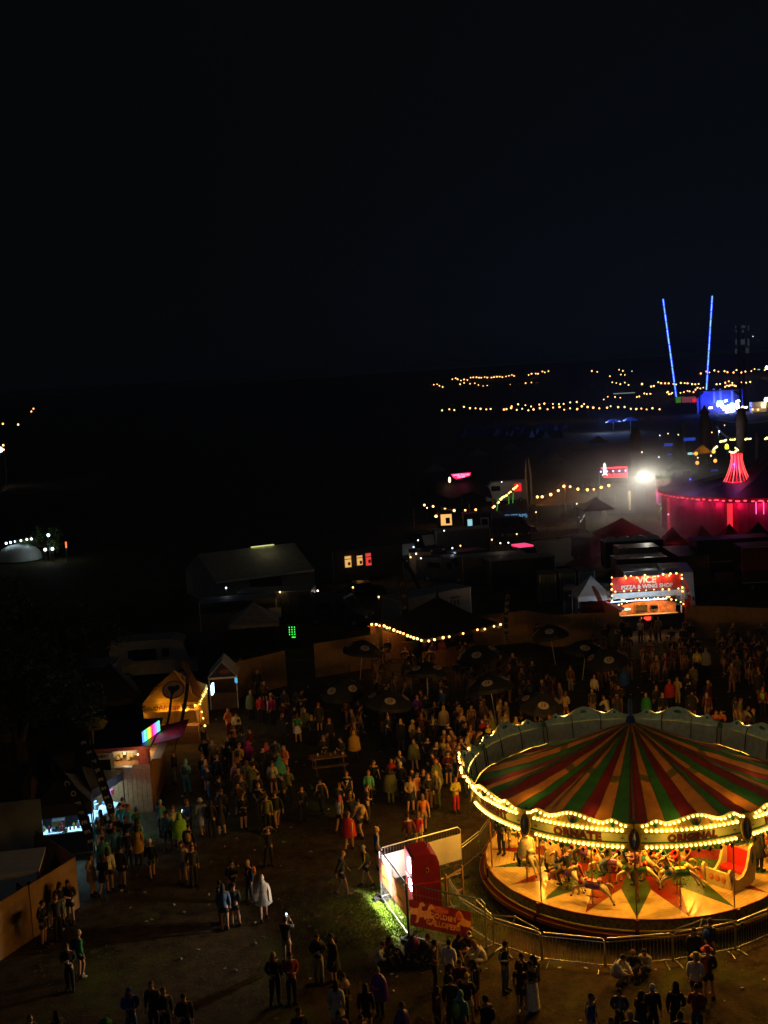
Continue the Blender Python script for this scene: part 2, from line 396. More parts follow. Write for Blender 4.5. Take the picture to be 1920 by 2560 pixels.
# canopy: 48 sewn strips, maroon / ochre / green, with an olive band ring on the ochre ones
CT = 0.03
TM = mat('canopy_maroon', (0.15, 0.016, 0.018), 0.8, 0, 0.22, 3, 0.25, trans=CT)
TO = mat('canopy_ochre', (0.46, 0.20, 0.04), 0.8, 0, 0.18, 3, 0.25, trans=CT)
TG = mat('canopy_green', (0.030, 0.14, 0.032), 0.8, 0, 0.22, 3, 0.25, trans=CT)
TV = mat('canopy_olive', (0.16, 0.14, 0.02), 0.8, 0, 0.2, 3, 0.2, trans=CT * .6)
ZA, ZE = 6.15, 3.66; RC_ = RB - .10
def canz(r, th):
    q = r / RC_
    base = ZA + (ZE - ZA) * (q ** 0.9)
    fl = abs(math.sin(5 * th))            # rafters at the joints, cloth sags between
    return base - 0.24 * fl * math.sin(min(1, q * 1.02) * PI * 0.92) + 0.03 * math.sin(9 * th + 5 * r) * q + 0.018 * math.sin(31 * th + 2 * r) * q
rads = [0.12, 0.5, 1.0, 1.6, 2.2, 2.45, 2.75, 3.3, 3.9, 4.5, 5.1, RC_]
NS = 48
for k in range(NS):
    m = MB(); a0 = 2 * PI * (k - .25) / NS; a1 = 2 * PI * (k + .75) / NS
    v = []
    for r_ in rads:
        for a in (a0, (a0 + a1) / 2, a1): v.append(cp(r_, a, canz(r_, a)))
    kind = k % 3
    for i in range(len(rads) - 1):
        olive = kind == 1 and 2.4 < (rads[i] + rads[i + 1]) / 2 < 2.7
        for j in range(2):
            m.add([v[i * 3 + j], v[i * 3 + j + 1], v[(i + 1) * 3 + j + 1], v[(i + 1) * 3 + j]], [(0, 1, 2, 3)[::-1]], 1 if olive else 0)
    cs_ob = m.build('canopy_strip', [(TM, TO, TG)[kind], TV], car, smooth=True)
    MB().tube([Vector(v[i * 3]) + Vector((0, 0, .006)) for i in range(1, len(rads))], .011, 4).build('seam', TV, cs_ob)
for k in range(10):
    th = k * S36
    MB().tube([cp(.3, th, ZA - .2), cp(RC_ - .05, th, ZE - .08)], .045, 6).build('rafter', WOOD, car)
BLUEP = mat('pole_blue', (0.02, 0.05, 0.16), 0.4, 0, 0.2, 4)
MB().tube([(0, 0, ZD), (0, 0, ZA - .1), (0, 0, ZA + .02), (0, 0, 6.95)], [.16, .15, .09, .075], 10).build('centre_pole', BLUEP, car)
m = MB(); m.lathe([(.02, .22), (.13, .14), (.2, -.04), (.16, -.1)], 14); m.build('canopy_cap', BLUEP, car, (0, 0, ZA))

# rounding boards
ZB0, ZB1 = 3.69, 4.28                       # lower and upper lamp rails
def br(z): return RB + (z - ZB0) * 0.13      # boards lean outwards
def crest(u):                                # u in 0..1 along the board: scalloped crest height
    c = 0.36 * math.exp(-((u - .5) / .17) ** 2) + 0.20 * (math.exp(-((u - .17) / .06) ** 2) + math.exp(-((u - .83) / .06) ** 2))
    return 0.17 + c
words = {-2: 'ELEGANT', -1: 'ORNATE', 0: 'ORIGINAL', 1: 'VICTORIAN', 2: 'GALLOPERS'}
LETM = mat('letter_red', (0.13, 0.009, 0.008), 0.5, 0, 0.25, 9); LETS = mat('letter_shade', (0.035, 0.035, 0.014), 0.6, 0, 0.3, 9)
bulb_me = MB().ball((0, 0, 0), .058, 8, 5).mesh('bulb', BULB, True)
sbulb_me = MB().ball((0, 0, 0), .047, 8, 5).mesh('bulb', BULB, True)
drop_me = MB().add([(0, 0, .0), (.07, 0, -.10), (0, -.02, -.10), (-.07, 0, -.10), (0, .02, -.10), (0, 0, -.20)],
                   [(0, 2, 1), (0, 3, 2), (0, 4, 3), (0, 1, 4), (5, 1, 2), (5, 2, 3), (5, 3, 4), (5, 4, 1)], 0).mesh('mirror_drop', [MIRR])
scal_me = MB().ball((0, 0, -.03), (.09, .03, .08), 8, 4).mesh('scallop', [DGRN])
sbs = MB()                                       # bulbs past the limit of single parts
NBULB = 0
for k in range(-5, 5):
    t0, t1 = k * S36 + 0.003, (k + 1) * S36 - 0.003
    tm = (t0 + t1) / 2; K = 16
    front = math.cos(tm) > -0.2
    m = MB()
    A = [t0 + (t1 - t0) * i / K for i in range(K + 1)]
    def strip(z0, z1, mi, off0=0.0, off1=0.0, flip=False):
        v = [cp(br(z0) + off0, a, z0) for a in A] + [cp(br(z1) + off1, a, z1) for a in A]
        m.add(v, [((i, i + 1, K + 2 + i, K + 1 + i)) for i in range(K)], mi)
    strip(ZB0 - .10, ZB0 + .10, 1, .05, .05)                # lower lamp rail (gilt)
    strip(ZB0 + .10, ZB0 + .101, 1, .05, .0)
    strip(ZB0 + .101, ZB0 + .16, 3)
    strip(ZB0 + .16, ZB1 - .14, 0)                          # lettered field
    strip(ZB1 - .14, ZB1 - .10, 3)
    strip(ZB1 - .10, ZB1 + .10, 1, .05, .05)                # upper lamp rail
    strip(ZB0 - .10, ZB1 + .10, 2, -.05, -.05)              # back
    rb = m.build('rounding_board', [BCREAM, GOLD, CGREEN, DGRN], car)
    # crest, with thickness
    c = MB(); KC = 40; AC = [t0 + (t1 - t0) * i / KC for i in range(KC + 1)]
    def cr_pt(i, top, off):
        z = ZB1 + .10 + (crest(i / KC) if top else 0)
        rr = br(ZB1) + .02 + (z - ZB1) * 0.5 + off
        return cp(rr, AC[i], z)
    fr = [cr_pt(i, 0, .03) for i in range(KC + 1)] + [cr_pt(i, 1, .03) for i in range(KC + 1)]
    bk = [cr_pt(i, 0, -.03) for i in range(KC + 1)] + [cr_pt(i, 1, -.03) for i in range(KC + 1)]
    c.add(fr, [(i, i + 1, KC + 2 + i, KC + 1 + i) for i in range(KC)], 0)
    c.add(bk, [(i + 1, i, KC + 1 + i, KC + 2 + i) for i in range(KC)], 1)
    c.add(fr[KC + 1:] + bk[KC + 1:], [(i, i + 1, KC + 2 + i, KC + 1 + i) for i in range(KC)], 0)
    cb = c.build('crest', [GOLD, CGREEN], car)
    # carved work on the crest
    for u, sx, mt in ((.5, .20, DGRN), (.36, .10, GOLD), (.64, .10, GOLD), (.17, .09, DGRN), (.83, .09, DGRN)):
        a = t0 + (t1 - t0) * u; z = ZB1 + .10 + crest(u) * .5
        MB().ball((0, 0, 0), (sx, .05, crest(u) * .36), 10, 6).build('carving', mt, cb, cp(br(ZB1) + .06 + (z - ZB1) * .5, a, z), (R(-24), 0, a))
        if u == .5: MB().ball((0, -.04, 0), (.11, .03, .09), 8, 5).build('carving', MAROON, cb, cp(br(ZB1) + .07 + (z - ZB1) * .5, a, z), (R(-24), 0, a))
    # crest stiffeners on the back
    for u in (.02, .33, .66, .98):
        a = t0 + (t1 - t0) * u
        MB().tube([cp(br(ZB0) - .07, a, ZB0), cp(br(ZB1) - .06, a, ZB1 + .1), cp(br(ZB1) + .06, a, ZB1 + .1 + crest(u) * .8)], .022, 5).build('brace', DARK, rb)
    nb = 20; t0 += .047; t1 -= .047
    for rail, z in ((0, ZB0), (1, ZB1)):
        for i in range(nb):
            a = t0 + (t1 - t0) * (i + .5) / nb; p = cp(br(z) + .085, a, z)
            if front and NBULB < 292: ob('bulb', bulb_me, rb, p, (0, 0, 0), random.uniform(.82, 1.08)); NBULB += 1
            else: sbs.ball(p, .055, 6, 4)
    nc = 25
    for i in range(nc):
        u = .045 + .91 * (i + .5) / nc; z = ZB1 + .10 + crest(u); a = tm + (S36 - .006) * (u - .5)
        dn_ = .06 if math.cos(tm) > .2 else (.16 if i % 4 else .08)
        p = cp(br(ZB1) + .02 + (z - ZB1) * .5 + .085, a, z - dn_)
        if front and abs(tm) < 1.3 and NBULB < 292: ob('bulb', sbulb_me, cb, p); NBULB += 1
        else: sbs.ball(p, .045, 6, 4)
    # lettering wrapped on the curve
    wd = words.get(k)
    if wd:
        s_ = .385 if len(wd) < 8 else .33
        for body, mt, off, bold, dz in ((wd, LETS, .012, .026, -.022), (wd, LETM, .03, .010, .0)):
            me = text_mesh(body, s_, mt, .008, 'CENTER', bold, 1.12)
            for v in me.vertices:
                x, y, z = v.co; zz = (ZB0 + ZB1) / 2 + y + dz; rr = br(zz) + off + z
                a = tm + x / RB; v.co = cp(rr, a, zz)
            me.update(); ob('lettering', me, rb)
        for sgn in (-1, 1):
            me = text_mesh('s', .2, LETM, .006)
            for v in me.vertices:
                x, y, z = v.co; zz = (ZB0 + ZB1) / 2 + x; rr = br(zz) + .02 + z; a = tm + sgn * S36 * .40 + y / RB; v.co = cp(rr, a, zz)
            me.update(); ob('scroll', me, rb)
    # drops along the lower edge
    if math.cos(tm) > -0.4:
        for i in range(8):
            a = t0 + (t1 - t0) * (i + .5) / 8
            ob('mirror_drop', drop_me, rb, cp(br(ZB0) + .02, a, ZB0 - .13), (0, 0, a))
            ob('scallop', scal_me, rb, cp(br(ZB0) + .02, a + S36 * .055, ZB0 - .10), (0, 0, a))
    # shield over the joint
    a = k * S36; z = (ZB0 + ZB1) / 2
    m = MB()
    def ell(rx, rz, y, mi):
        q = [(rx * math.sin(2 * PI * i / 16), y, rz * math.cos(2 * PI * i / 16)) for i in range(16)]
        m.prism(q, (0, .05, 0), mi)
    ell(.22, .42, -.06, 1); ell(.175, .36, -.09, 0)
    sh = m.build('shield', [BROWN, GOLD], car, cp(br(z) + .07, a, z), (R(-7), 0, a))
    m = MB(); m.add([(0, -.11, .27), (.055, -.10, 0), (0, -.11, -.27), (-.06, -.10, 0), (0, -.14, 0)], [(0, 4, 1), (1, 4, 2), (2, 4, 3), (3, 4, 0)]); m.build('jewel', ILIGHT, sh)
    m = MB(); m.ball((0, -.02, 0), (.12, .06, .16), 8, 5); m.build('boss', DGRN, sh, (0, 0, .47))
    # twisted brass support pole at each joint
    pts = [cp(RD - .12, a, ZD), cp(RD - .12, a, ZB0 + .1)]
    MB().tube(pts, .03, 6).build('support_pole', mat('brass', (0.55, 0.36, 0.10), 0.3, 0.9, 0.3, 30), car)
    # lamps: the bulbs' light, outwards and under the canopy
    for q in (.25, .75):
        aa = t0 + (t1 - t0) * q
        lamp('POINT', car, cp(br(4.0) + .55, aa, 4.02), 14, YEL_, .18)
        zz_ = ZB1 + .10 + crest(q) + .10; lamp('POINT', car, cp(br(ZB1) + .10 + (zz_ - ZB1) * .5, aa, zz_), 14, (1, .78, .42), .12)
    lamp('POINT', car, cp(4.3, tm, 3.62), 330, (1.0, .45, .045), .16)
    lamp('POINT', car, cp(2.6, tm, 3.95), 140, WARM, .16)
tag(sbs.build('bulbs', BULB, car), kind='stuff')
# ------------------------------------------------------------------ skinned bodies
def skin_mesh(j, edges, root, sub=1, name='body'):
    names = list(j); idx = {k: i for i, k in enumerate(names)}
    me = bpy.data.meshes.new(name)
    me.from_pydata([j[k][:3] for k in names], [(idx[a], idx[b]) for a, b in edges], [])
    o = bpy.data.objects.new(name, me); COL.objects.link(o)
    mod = o.modifiers.new('Skin', 'SKIN'); mod.branch_smoothing = 0.4; mod.use_smooth_shade = True
    if not me.skin_vertices: 
        pass
    sv = me.skin_vertices[0].data
    for k, i in idx.items():
        r_ = j[k][3:]
        sv[i].radius = (r_[0], r_[-1]); sv[i].use_root = (k == root)
    sm_ = o.modifiers.new('Sub', 'SUBSURF'); sm_.levels = sub; sm_.render_levels = sub
    dg = bpy.context.evaluated_depsgraph_get()
    res = bpy.data.meshes.new_from_object(o.evaluated_get(dg))
    vs = [tuple(v.co) for v in res.vertices]; fs = [tuple(p.vertices) for p in res.polygons]
    bpy.data.objects.remove(o); bpy.data.meshes.remove(me); bpy.data.meshes.remove(res)
    return vs, fs

# ------------------------------------------------------------------ carousel horses
HC = mat('horse_cream', (0.62, 0.50, 0.30), 0.3, 0, 0.12, 5, spec=0.6)
HOOF = mat('hoof_black', (0.02, 0.016, 0.012), 0.3)
hj = {}
def H(n_, x, y, z, r_): hj[n_] = (x, y, z, r_)
H('rump', -.40, 0, 1.0, .19); H('mid', 0, 0, .96, .185); H('chest', .38, 0, 1.0, .19); H('nb', .50, 0, 1.20, .13); H('nm', .58, 0, 1.42, .09); H('poll', .63, 0, 1.60, .072)
H('hd', .77, 0, 1.52, .068); H('nose', .91, 0, 1.38, .045)
for s, q in ((-1, 'a'), (1, 'b')):
    o_ = .06 if s > 0 else -.05
    H('sh' + q, .46, s * .11, .90, .085); H('kn' + q, .72 + o_, s * .11, .76, .052); H('ft' + q, .70 + o_ * 1.8, s * .11, .53, .036); H('hf' + q, .74 + o_ * 1.8, s * .11, .44, .038)
    H('st' + q, -.50, s * .12, .88, .10); H('hk' + q, -.70 - o_, s * .12, .66, .054); H('ff' + q, -.80 - o_, s * .12, .43, .036); H('hh' + q, -.88 - o_, s * .12, .36, .038)
he = [('rump', 'mid'), ('mid', 'chest'), ('chest', 'nb'), ('nb', 'nm'), ('nm', 'poll'), ('poll', 'hd'), ('hd', 'nose')]
for q in 'ab': he += [('chest', 'sh' + q), ('sh' + q, 'kn' + q), ('kn' + q, 'ft' + q), ('ft' + q, 'hf' + q), ('rump', 'st' + q), ('st' + q, 'hk' + q), ('hk' + q, 'ff' + q), ('ff' + q, 'hh' + q)]
hv, hf = skin_mesh(hj, he, 'mid', 1)
hm = MB().add(hv, hf)
for q in 'ab':
    for n_ in ('hf', 'hh'): p = hj[n_ + q]; hm.ball((p[0] + .02, p[1], p[2] - .02), (.06, .042, .042), 6, 4, 1)
for s in (-1, 1):
    hm.add([(.61, s * .03, 1.63), (.65, s * .06, 1.64), (.62, s * .055, 1.76), (.59, s * .05, 1.64)], [(0, 1, 2), (1, 3, 2), (3, 0, 2)], 0)
    hm.ball((.75, s * .06, 1.57), .014, 6, 4, 1)
horse_me = hm.mesh('horse', [HC, HOOF], True)
mn = MB()
for i in range(7):
    t = i / 6; x = .45 + .15 * t; z = 1.26 + .38 * t
    mn.ball((x - .06, 0, z), (.07, .045, .085), 6, 4)
mane_me = mn.mesh('mane', mat('mane_gold', (0.40, 0.24, 0.06), 0.4, 0, 0.3, 12), True)
tail_me = MB().tube([(-.56, 0, 1.06), (-.72, 0, 1.10), (-.84, 0, .98), (-.88, 0, .78)], [.045, .06, .055, .02], 6).mesh('tail', mat('mane_gold', (0.4, .24, .06)), True)
sd = MB()
sd.ball((-.02, 0, 1.13), (.30, .17, .06), 12, 6); sd.ball((-.30, 0, 1.19), (.09, .16, .10), 8, 5); sd.ball((.26, 0, 1.17), (.07, .12, .08), 8, 5)
saddle_me = sd.mesh('saddle', [None], True)
tr = MB()
def band(m, x, r_, wd, z0):
    v = []
    for dx in (-wd / 2, wd / 2):
        for i in range(17):
            a = R(-128) + R(256) * i / 16; v.append((x + dx, math.sin(a) * r_, z0 + math.cos(a) * r_))
    m.add(v, [(i, i + 1, 18 + i, 17 + i) for i in range(16)])
band(tr, -.06, .199, .60, .965)
cloth_me = tr.mesh('saddle_cloth', [None], True)
tr = MB(); tr.ball((.44, 0, 1.01), (.17, .195, .195), 10, 6); tr.ball((.52, 0, 1.25), (.125, .13, .15), 8, 5)
breast_me = tr.mesh('breast_plate', [None], True)
tp = MB()
N_ = 44
for o_ in (0, PI):
    pts = [(.026 * math.cos(i * .9 + o_), .026 * math.sin(i * .9 + o_), 0.0 + i * 2.7 / N_) for i in range(N_ + 1)]
    tp.tube(pts, .018, 4)
BRASS = MATS['brass']
pole_me = tp.mesh('twisted_pole', [BRASS], True)
foot_me = MB().tube([(-.22, 0, 0), (.22, 0, 0)], .018, 5).tube([(0, -.2, 0), (0, .2, 0)], .018, 5).mesh('foot_rest', [DARK])
def paint(nm, c): return mat('horse_' + nm, c, 0.28, 0, 0.25, 14, spec=0.6)
PC = [paint('green', (.05, .20, .09)), paint('yellow', (.60, .38, .03)), paint('blue', (.03, .13, .42)), paint('red', (.42, .03, .03)), paint('pink', (.55, .16, .16)), paint('purple', (.16, .05, .30)), paint('orange', (.55, .17, .03)), paint('ivory', (.62, .55, .40))]
def slot(o, m):
    o.material_slots[0].link = 'OBJECT'; o.material_slots[0].material = m
for me in (saddle_me, cloth_me, breast_me):
    pass
rh = random.Random(11)
seats = []
def put_horse(k, row, r_, a):
    dz = .30 * math.sin(k * 2.1 + row * 2.0 + .9); z0 = ZD + .12 + dz
    h = ob('horse', horse_me, car, cp(r_, a, z0), (R(2), 0, a + PI), .86)         # heads point clockwise
    ob('tail', tail_me, h); slot(ob('mane', mane_me, h), (MATS['mane_gold'], PC[2], PC[0], PC[6], PC[3])[(k + 2 * row) % 5])
    i0 = (k * 3 + row * 5)
    for me, nm, ci in ((saddle_me, 'saddle', (1, 4, 7, 3)[i0 % 4]), (cloth_me, 'saddle_cloth', (0, 2, 5, 6, 3)[i0 % 5]), (breast_me, 'breast_plate', (0, 2, 3, 6)[(i0 + 1) % 4])):
        slot(ob(nm, me, h), PC[ci])
    ob('twisted_pole', pole_me, car, cp(r_, a, ZD), (0, 0, a)); ob('foot_rest', foot_me, car, cp(r_, a, z0 + .42), (0, 0, a))
    seats.append((k, row, r_, a, z0 + 1.15 * .86))
for k in range(-5, 5):
    th = (k + .5) * S36
    if k == 1: continue
    for row, r_ in enumerate((4.75, 3.75, 2.85)):
        if math.cos(th) < -.3 and row > 1: continue
        put_horse(k, row, r_, th + (0 if row != 1 else R(4)))
    if k != 2 and math.cos(k * S36) > -.4:
        for row, r_ in ((3, 4.15), (4, 3.2)): put_horse(k, row, r_, k * S36 + R(1))
# chariot seat carved with curling sides
cht = ob('chariot', None, car, cp(4.15, R(50), ZD), (0, 0, R(50)))
def scroll_side(m, y, mi):
    pts = [(-.75, .16), (-.6, .05), (.45, .05), (.62, .22), (.72, .55), (.74, .80), (.62, .90), (.48, .80), (.44, .52), (.25, .42), (-.05, .46), (-.28, .66), (-.42, 1.02), (-.50, 1.34), (-.64, 1.45), (-.78, 1.34), (-.80, .80)]
    m.prism([(x, y, z) for x, z in pts], (0, .09, 0), mi)
m = MB(); scroll_side(m, -.58, 0); scroll_side(m, .50, 0)
m.build('carved_side', [mat('chariot_ivory', (.56, .42, .20), .35, 0, .15, 7)], cht, rot=(0, 0, PI))
m = MB(); m.box((-.45, 0, .46), (.5, 1.0, .10)); m.box((-.70, 0, .80), (.09, 1.0, .70)); m.build('bench', mat('chariot_red', (.45, .015, .025), .2, 0, .12, 5, spec=.6), cht, rot=(0, 0, PI))
m = MB(); m.box((.58, 0, .42), (.07, 1.0, .55)); m.build('dash_panel', MATS['chariot_ivory'], cht, rot=(0, 0, PI))
for x, z, mt, sz in ((.6, .5, PC[5], (.07, .2)), (-.62, .95, PC[2], (.09, .26))):
    for y in (-.60, .60):
        MB().add([(x, y, z + sz[1]), (x + sz[0], y, z), (x, y, z - sz[1]), (x - sz[0], y, z), (x, y + .03 * (1 if y > 0 else -1), z)], [(0, 1, 4), (1, 2, 4), (2, 3, 4), (3, 0, 4)]).build('painted_jewel', mt, cht, rot=(0, 0, PI))
for i in range(3):
    MB().ball((.63, -.25 + .25 * i, .45), (.02, .10, .12), 8, 5).build('painted_scroll', PC[6], cht, rot=(0, 0, PI))
# ------------------------------------------------------------------ people
SKIN = [mat('skin_light', (.50, .28, .19), .55, 0, .1, 8), mat('skin_tan', (.33, .17, .10), .55, 0, .1, 8)]
EYE = mat('eye_dark', (.02, .015, .012), .3); LIP = mat('lips', (.32, .10, .09), .5)
BASEJ = dict(pel=(0, 0, .95, .128), sp=(0, .005, 1.10, .115), ch=(0, 0, 1.27, .132), up=(0, 0, 1.40, .10), nk=(0, -.005, 1.485, .055), hb=(0, -.015, 1.555, .058),
    shL=(-.165, 0, 1.405, .062), elL=(-.215, .03, 1.13, .042), wrL=(-.22, -.05, .89, .029), paL=(-.215, -.075, .81, .032),
    hiL=(-.085, 0, .89, .095), knL=(-.095, -.015, .50, .060), anL=(-.10, .02, .09, .040), toL=(-.11, -.14, .04, .036))
for k_ in [q for q in BASEJ if q.endswith('L')]:
    v = BASEJ[k_]; BASEJ[k_[:-1] + 'R'] = (-v[0],) + v[1:]
BE = [('pel', 'sp'), ('sp', 'ch'), ('ch', 'up'), ('up', 'nk'), ('nk', 'hb')]
for s in 'LR': BE += [('up', 'sh' + s), ('sh' + s, 'el' + s), ('el' + s, 'wr' + s), ('wr' + s, 'pa' + s), ('pel', 'hi' + s), ('hi' + s, 'kn' + s), ('kn' + s, 'an' + s), ('an' + s, 'to' + s)]
def J(**kw):
    d = dict(BASEJ)
    for k, v in kw.items(): d[k] = tuple(v) + (BASEJ[k][3],)
    return d
POSES = {
 'stand': (J(), 0),
 'ease': (J(knL=(-.13, -.06, .50), anL=(-.17, -.03, .09), toL=(-.20, -.19, .04), elL=(-.24, .06, 1.14), wrL=(-.13, -.10, 1.02), paL=(-.07, -.15, 1.04), pel=(.02, 0, .95), hb=(-.01, -.03, 1.553)), 8),
 'chat': (J(elL=(-.235, .04, 1.15), wrL=(-.10, -.20, 1.13), paL=(-.04, -.24, 1.17), elR=(.235, .03, 1.14), wrR=(.10, -.22, 1.09), paR=(.045, -.27, 1.13), hb=(0, -.035, 1.55)), 18),
 'walk': (J(knL=(-.095, -.15, .52), anL=(-.10, -.20, .10), toL=(-.10, -.35, .06), knR=(.095, .04, .50), anR=(.10, .24, .13), toR=(.10, .12, .035), elL=(-.22, .14, 1.15), wrL=(-.22, .20, .92), paL=(-.22, .20, .84), elR=(.22, -.08, 1.14), wrR=(.21, -.25, .95), paR=(.20, -.30, .89), ch=(0, -.03, 1.27), up=(0, -.05, 1.40), nk=(0, -.065, 1.485), hb=(0, -.085, 1.55), shL=(-.165, -.03, 1.405), shR=(.165, -.07, 1.405)), 6),
 'drink': (J(elR=(.25, -.12, 1.22), wrR=(.10, -.20, 1.44), paR=(.05, -.19, 1.51), elL=(-.24, .05, 1.15), wrL=(-.12, -.14, 1.05), paL=(-.06, -.18, 1.04), knR=(.12, -.08, .50), anR=(.16, -.03, .09), toR=(.21, -.17, .04)), -4),
 'hip': (J(elR=(.33, .06, 1.17), wrR=(.17, -.04, 1.00), paR=(.13, -.08, .97), elL=(-.22, .02, 1.13), wrL=(-.16, -.20, 1.02), paL=(-.14, -.26, 1.0), pel=(-.03, 0, .95), up=(.015, -.01, 1.40), hb=(.03, -.04, 1.553), knL=(-.12, .0, .50), anL=(-.11, .02, .09), knR=(.14, -.10, .51), anR=(.20, -.06, .09), toR=(.27, -.20, .04)), 10),
 'photo': (J(elR=(.22, -.20, 1.30), wrR=(.09, -.33, 1.50), paR=(.06, -.36, 1.57), elL=(-.22, -.18, 1.28), wrL=(-.08, -.32, 1.46), paL=(-.04, -.35, 1.53)), -6),
 'armsup': (J(elL=(-.34, -.08, 1.52), wrL=(-.16, -.12, 1.70), paL=(-.08, -.12, 1.74), elR=(.34, -.08, 1.52), wrR=(.16, -.12, 1.70), paR=(.08, -.12, 1.74), knL=(-.15, -.04, .50), anL=(-.21, .02, .09), toL=(-.25, -.13, .04)), 0),
 'point': (J(elR=(.36, -.10, 1.26), wrR=(.52, -.18, 1.16), paR=(.59, -.21, 1.13), knL=(-.10, -.10, .52), anL=(-.10, .02, .09)), 4),
 'sit': (J(pel=(0, .10, .15), sp=(0, .12, .30), ch=(0, .07, .47), up=(0, .02, .59), nk=(0, -.02, .67), hb=(0, -.05, .735), shL=(-.165, .02, .60), shR=(.165, .02, .60), elL=(-.23, -.10, .38), wrL=(-.13, -.32, .42), paL=(-.06, -.36, .45), elR=(.23, -.10, .38), wrR=(.13, -.32, .40), paR=(.07, -.37, .40), hiL=(-.10, .06, .14), hiR=(.10, .06, .14), knL=(-.15, -.32, .47), knR=(.15, -.32, .47), anL=(-.14, -.50, .09), anR=(.14, -.50, .09), toL=(-.15, -.66, .04), toR=(.15, -.66, .04)), 20),
 'crouch': (J(pel=(0, .18, .34), sp=(0, .16, .50), ch=(0, .06, .66), up=(0, -.02, .78), nk=(0, -.08, .85), hb=(0, -.13, .905), shL=(-.165, -.02, .785), shR=(.165, -.02, .785), elL=(-.21, -.20, .58), wrL=(-.12, -.38, .52), paL=(-.06, -.43, .52), elR=(.21, -.20, .58), wrR=(.12, -.38, .50), paR=(.06, -.43, .48), hiL=(-.10, .12, .34), hiR=(.10, .12, .34), knL=(-.16, -.24, .48), knR=(.16, -.24, .48), anL=(-.13, .0, .09), anR=(.13, .0, .09), toL=(-.15, -.16, .04), toR=(.15, -.16, .04)), 24),
 'ride': (J(**{k: tuple(Vector(BASEJ[k][:3]) - Vector((0, 0, .83))) for k in BASEJ if k[:2] in ('pe', 'sp', 'ch', 'up', 'nk', 'hb', 'sh')}, elL=(-.22, -.12, .36), wrL=(-.10, -.34, .38), paL=(-.04, -.38, .40), elR=(.22, -.12, .36), wrR=(.10, -.34, .38), paR=(.04, -.38, .42), hiL=(-.12, -.02, .06), hiR=(.12, -.02, .06), knL=(-.25, -.26, -.12), knR=(.25, -.26, -.12), anL=(-.25, -.12, -.50), anR=(.25, -.12, -.50), toL=(-.27, -.27, -.56), toR=(.27, -.27, -.56)), 4),
}
def head_c(P):
    j, pitch = POSES[P]; h = Vector(j['hb'][:3]); return h + Vector((0, -.02, .055)), Matrix.Rotation(R(pitch), 3, 'X')
BODY = {}
def body_mesh(P, sk):
    if (P, sk) in BODY: return BODY[(P, sk)]
    j, pitch = POSES[P]
    key = ('raw', P)
    if key not in BODY: BODY[key] = skin_mesh(j, BE, 'pel', 1)
    m = MB().add(*BODY[key])
    c, rm = head_c(P)
    m.ball(c, (.076, .094, .114), 14, 9, 0, rm)
    def hp(x, y, z): return c + rm @ Vector((x, y, z))
    m.add([hp(0, -.118, -.018), hp(-.017, -.084, -.026), hp(.017, -.084, -.026), hp(0, -.088, .03)], [(0, 1, 2), (0, 3, 1), (0, 2, 3)], 0)
    for s in (-1, 1):
        m.ball(hp(s * .030, -.083, .016), (.013, .010, .009), 6, 4, 1); m.ball(hp(s * .077, .005, .0), (.012, .022, .032), 6, 4, 0)
    m.ball(hp(0, -.083, -.056), (.024, .012, .008), 6, 4, 2)
    for s, sg in (('L', -1), ('R', 1)):
        w_, p_ = Vector(j['wr' + s][:3]), Vector(j['pa' + s][:3]); d = (p_ - w_).normalized()
        side = d.cross(Vector((0, 1, 0)) if abs(d.y) < .8 else Vector((0, 0, 1))).normalized(); nrm = d.cross(side)
        for i, ln in enumerate((.066, .076, .070, .054)):
            b0 = p_ + side * (.011 * (i - 1.5) * 1.5) + d * .012
            m.tube([b0, b0 + d * ln * .55 + nrm * .004, b0 + d * ln * .95 + nrm * .022], [.0095, .0088, .0065], 5)
        t0 = p_ - d * .02 + side * (-.022)
        m.tube([t0, t0 - side * .03 + d * .025, t0 - side * .034 + d * .055], [.011, .010, .008], 5)
    BODY[(P, sk)] = m.mesh('person', [SKIN[sk], EYE, LIP], True)
    return BODY[(P, sk)]
def lerp(a, b, t): return tuple(a[i] + (b[i] - a[i]) * t for i in range(4))
GAR = {}
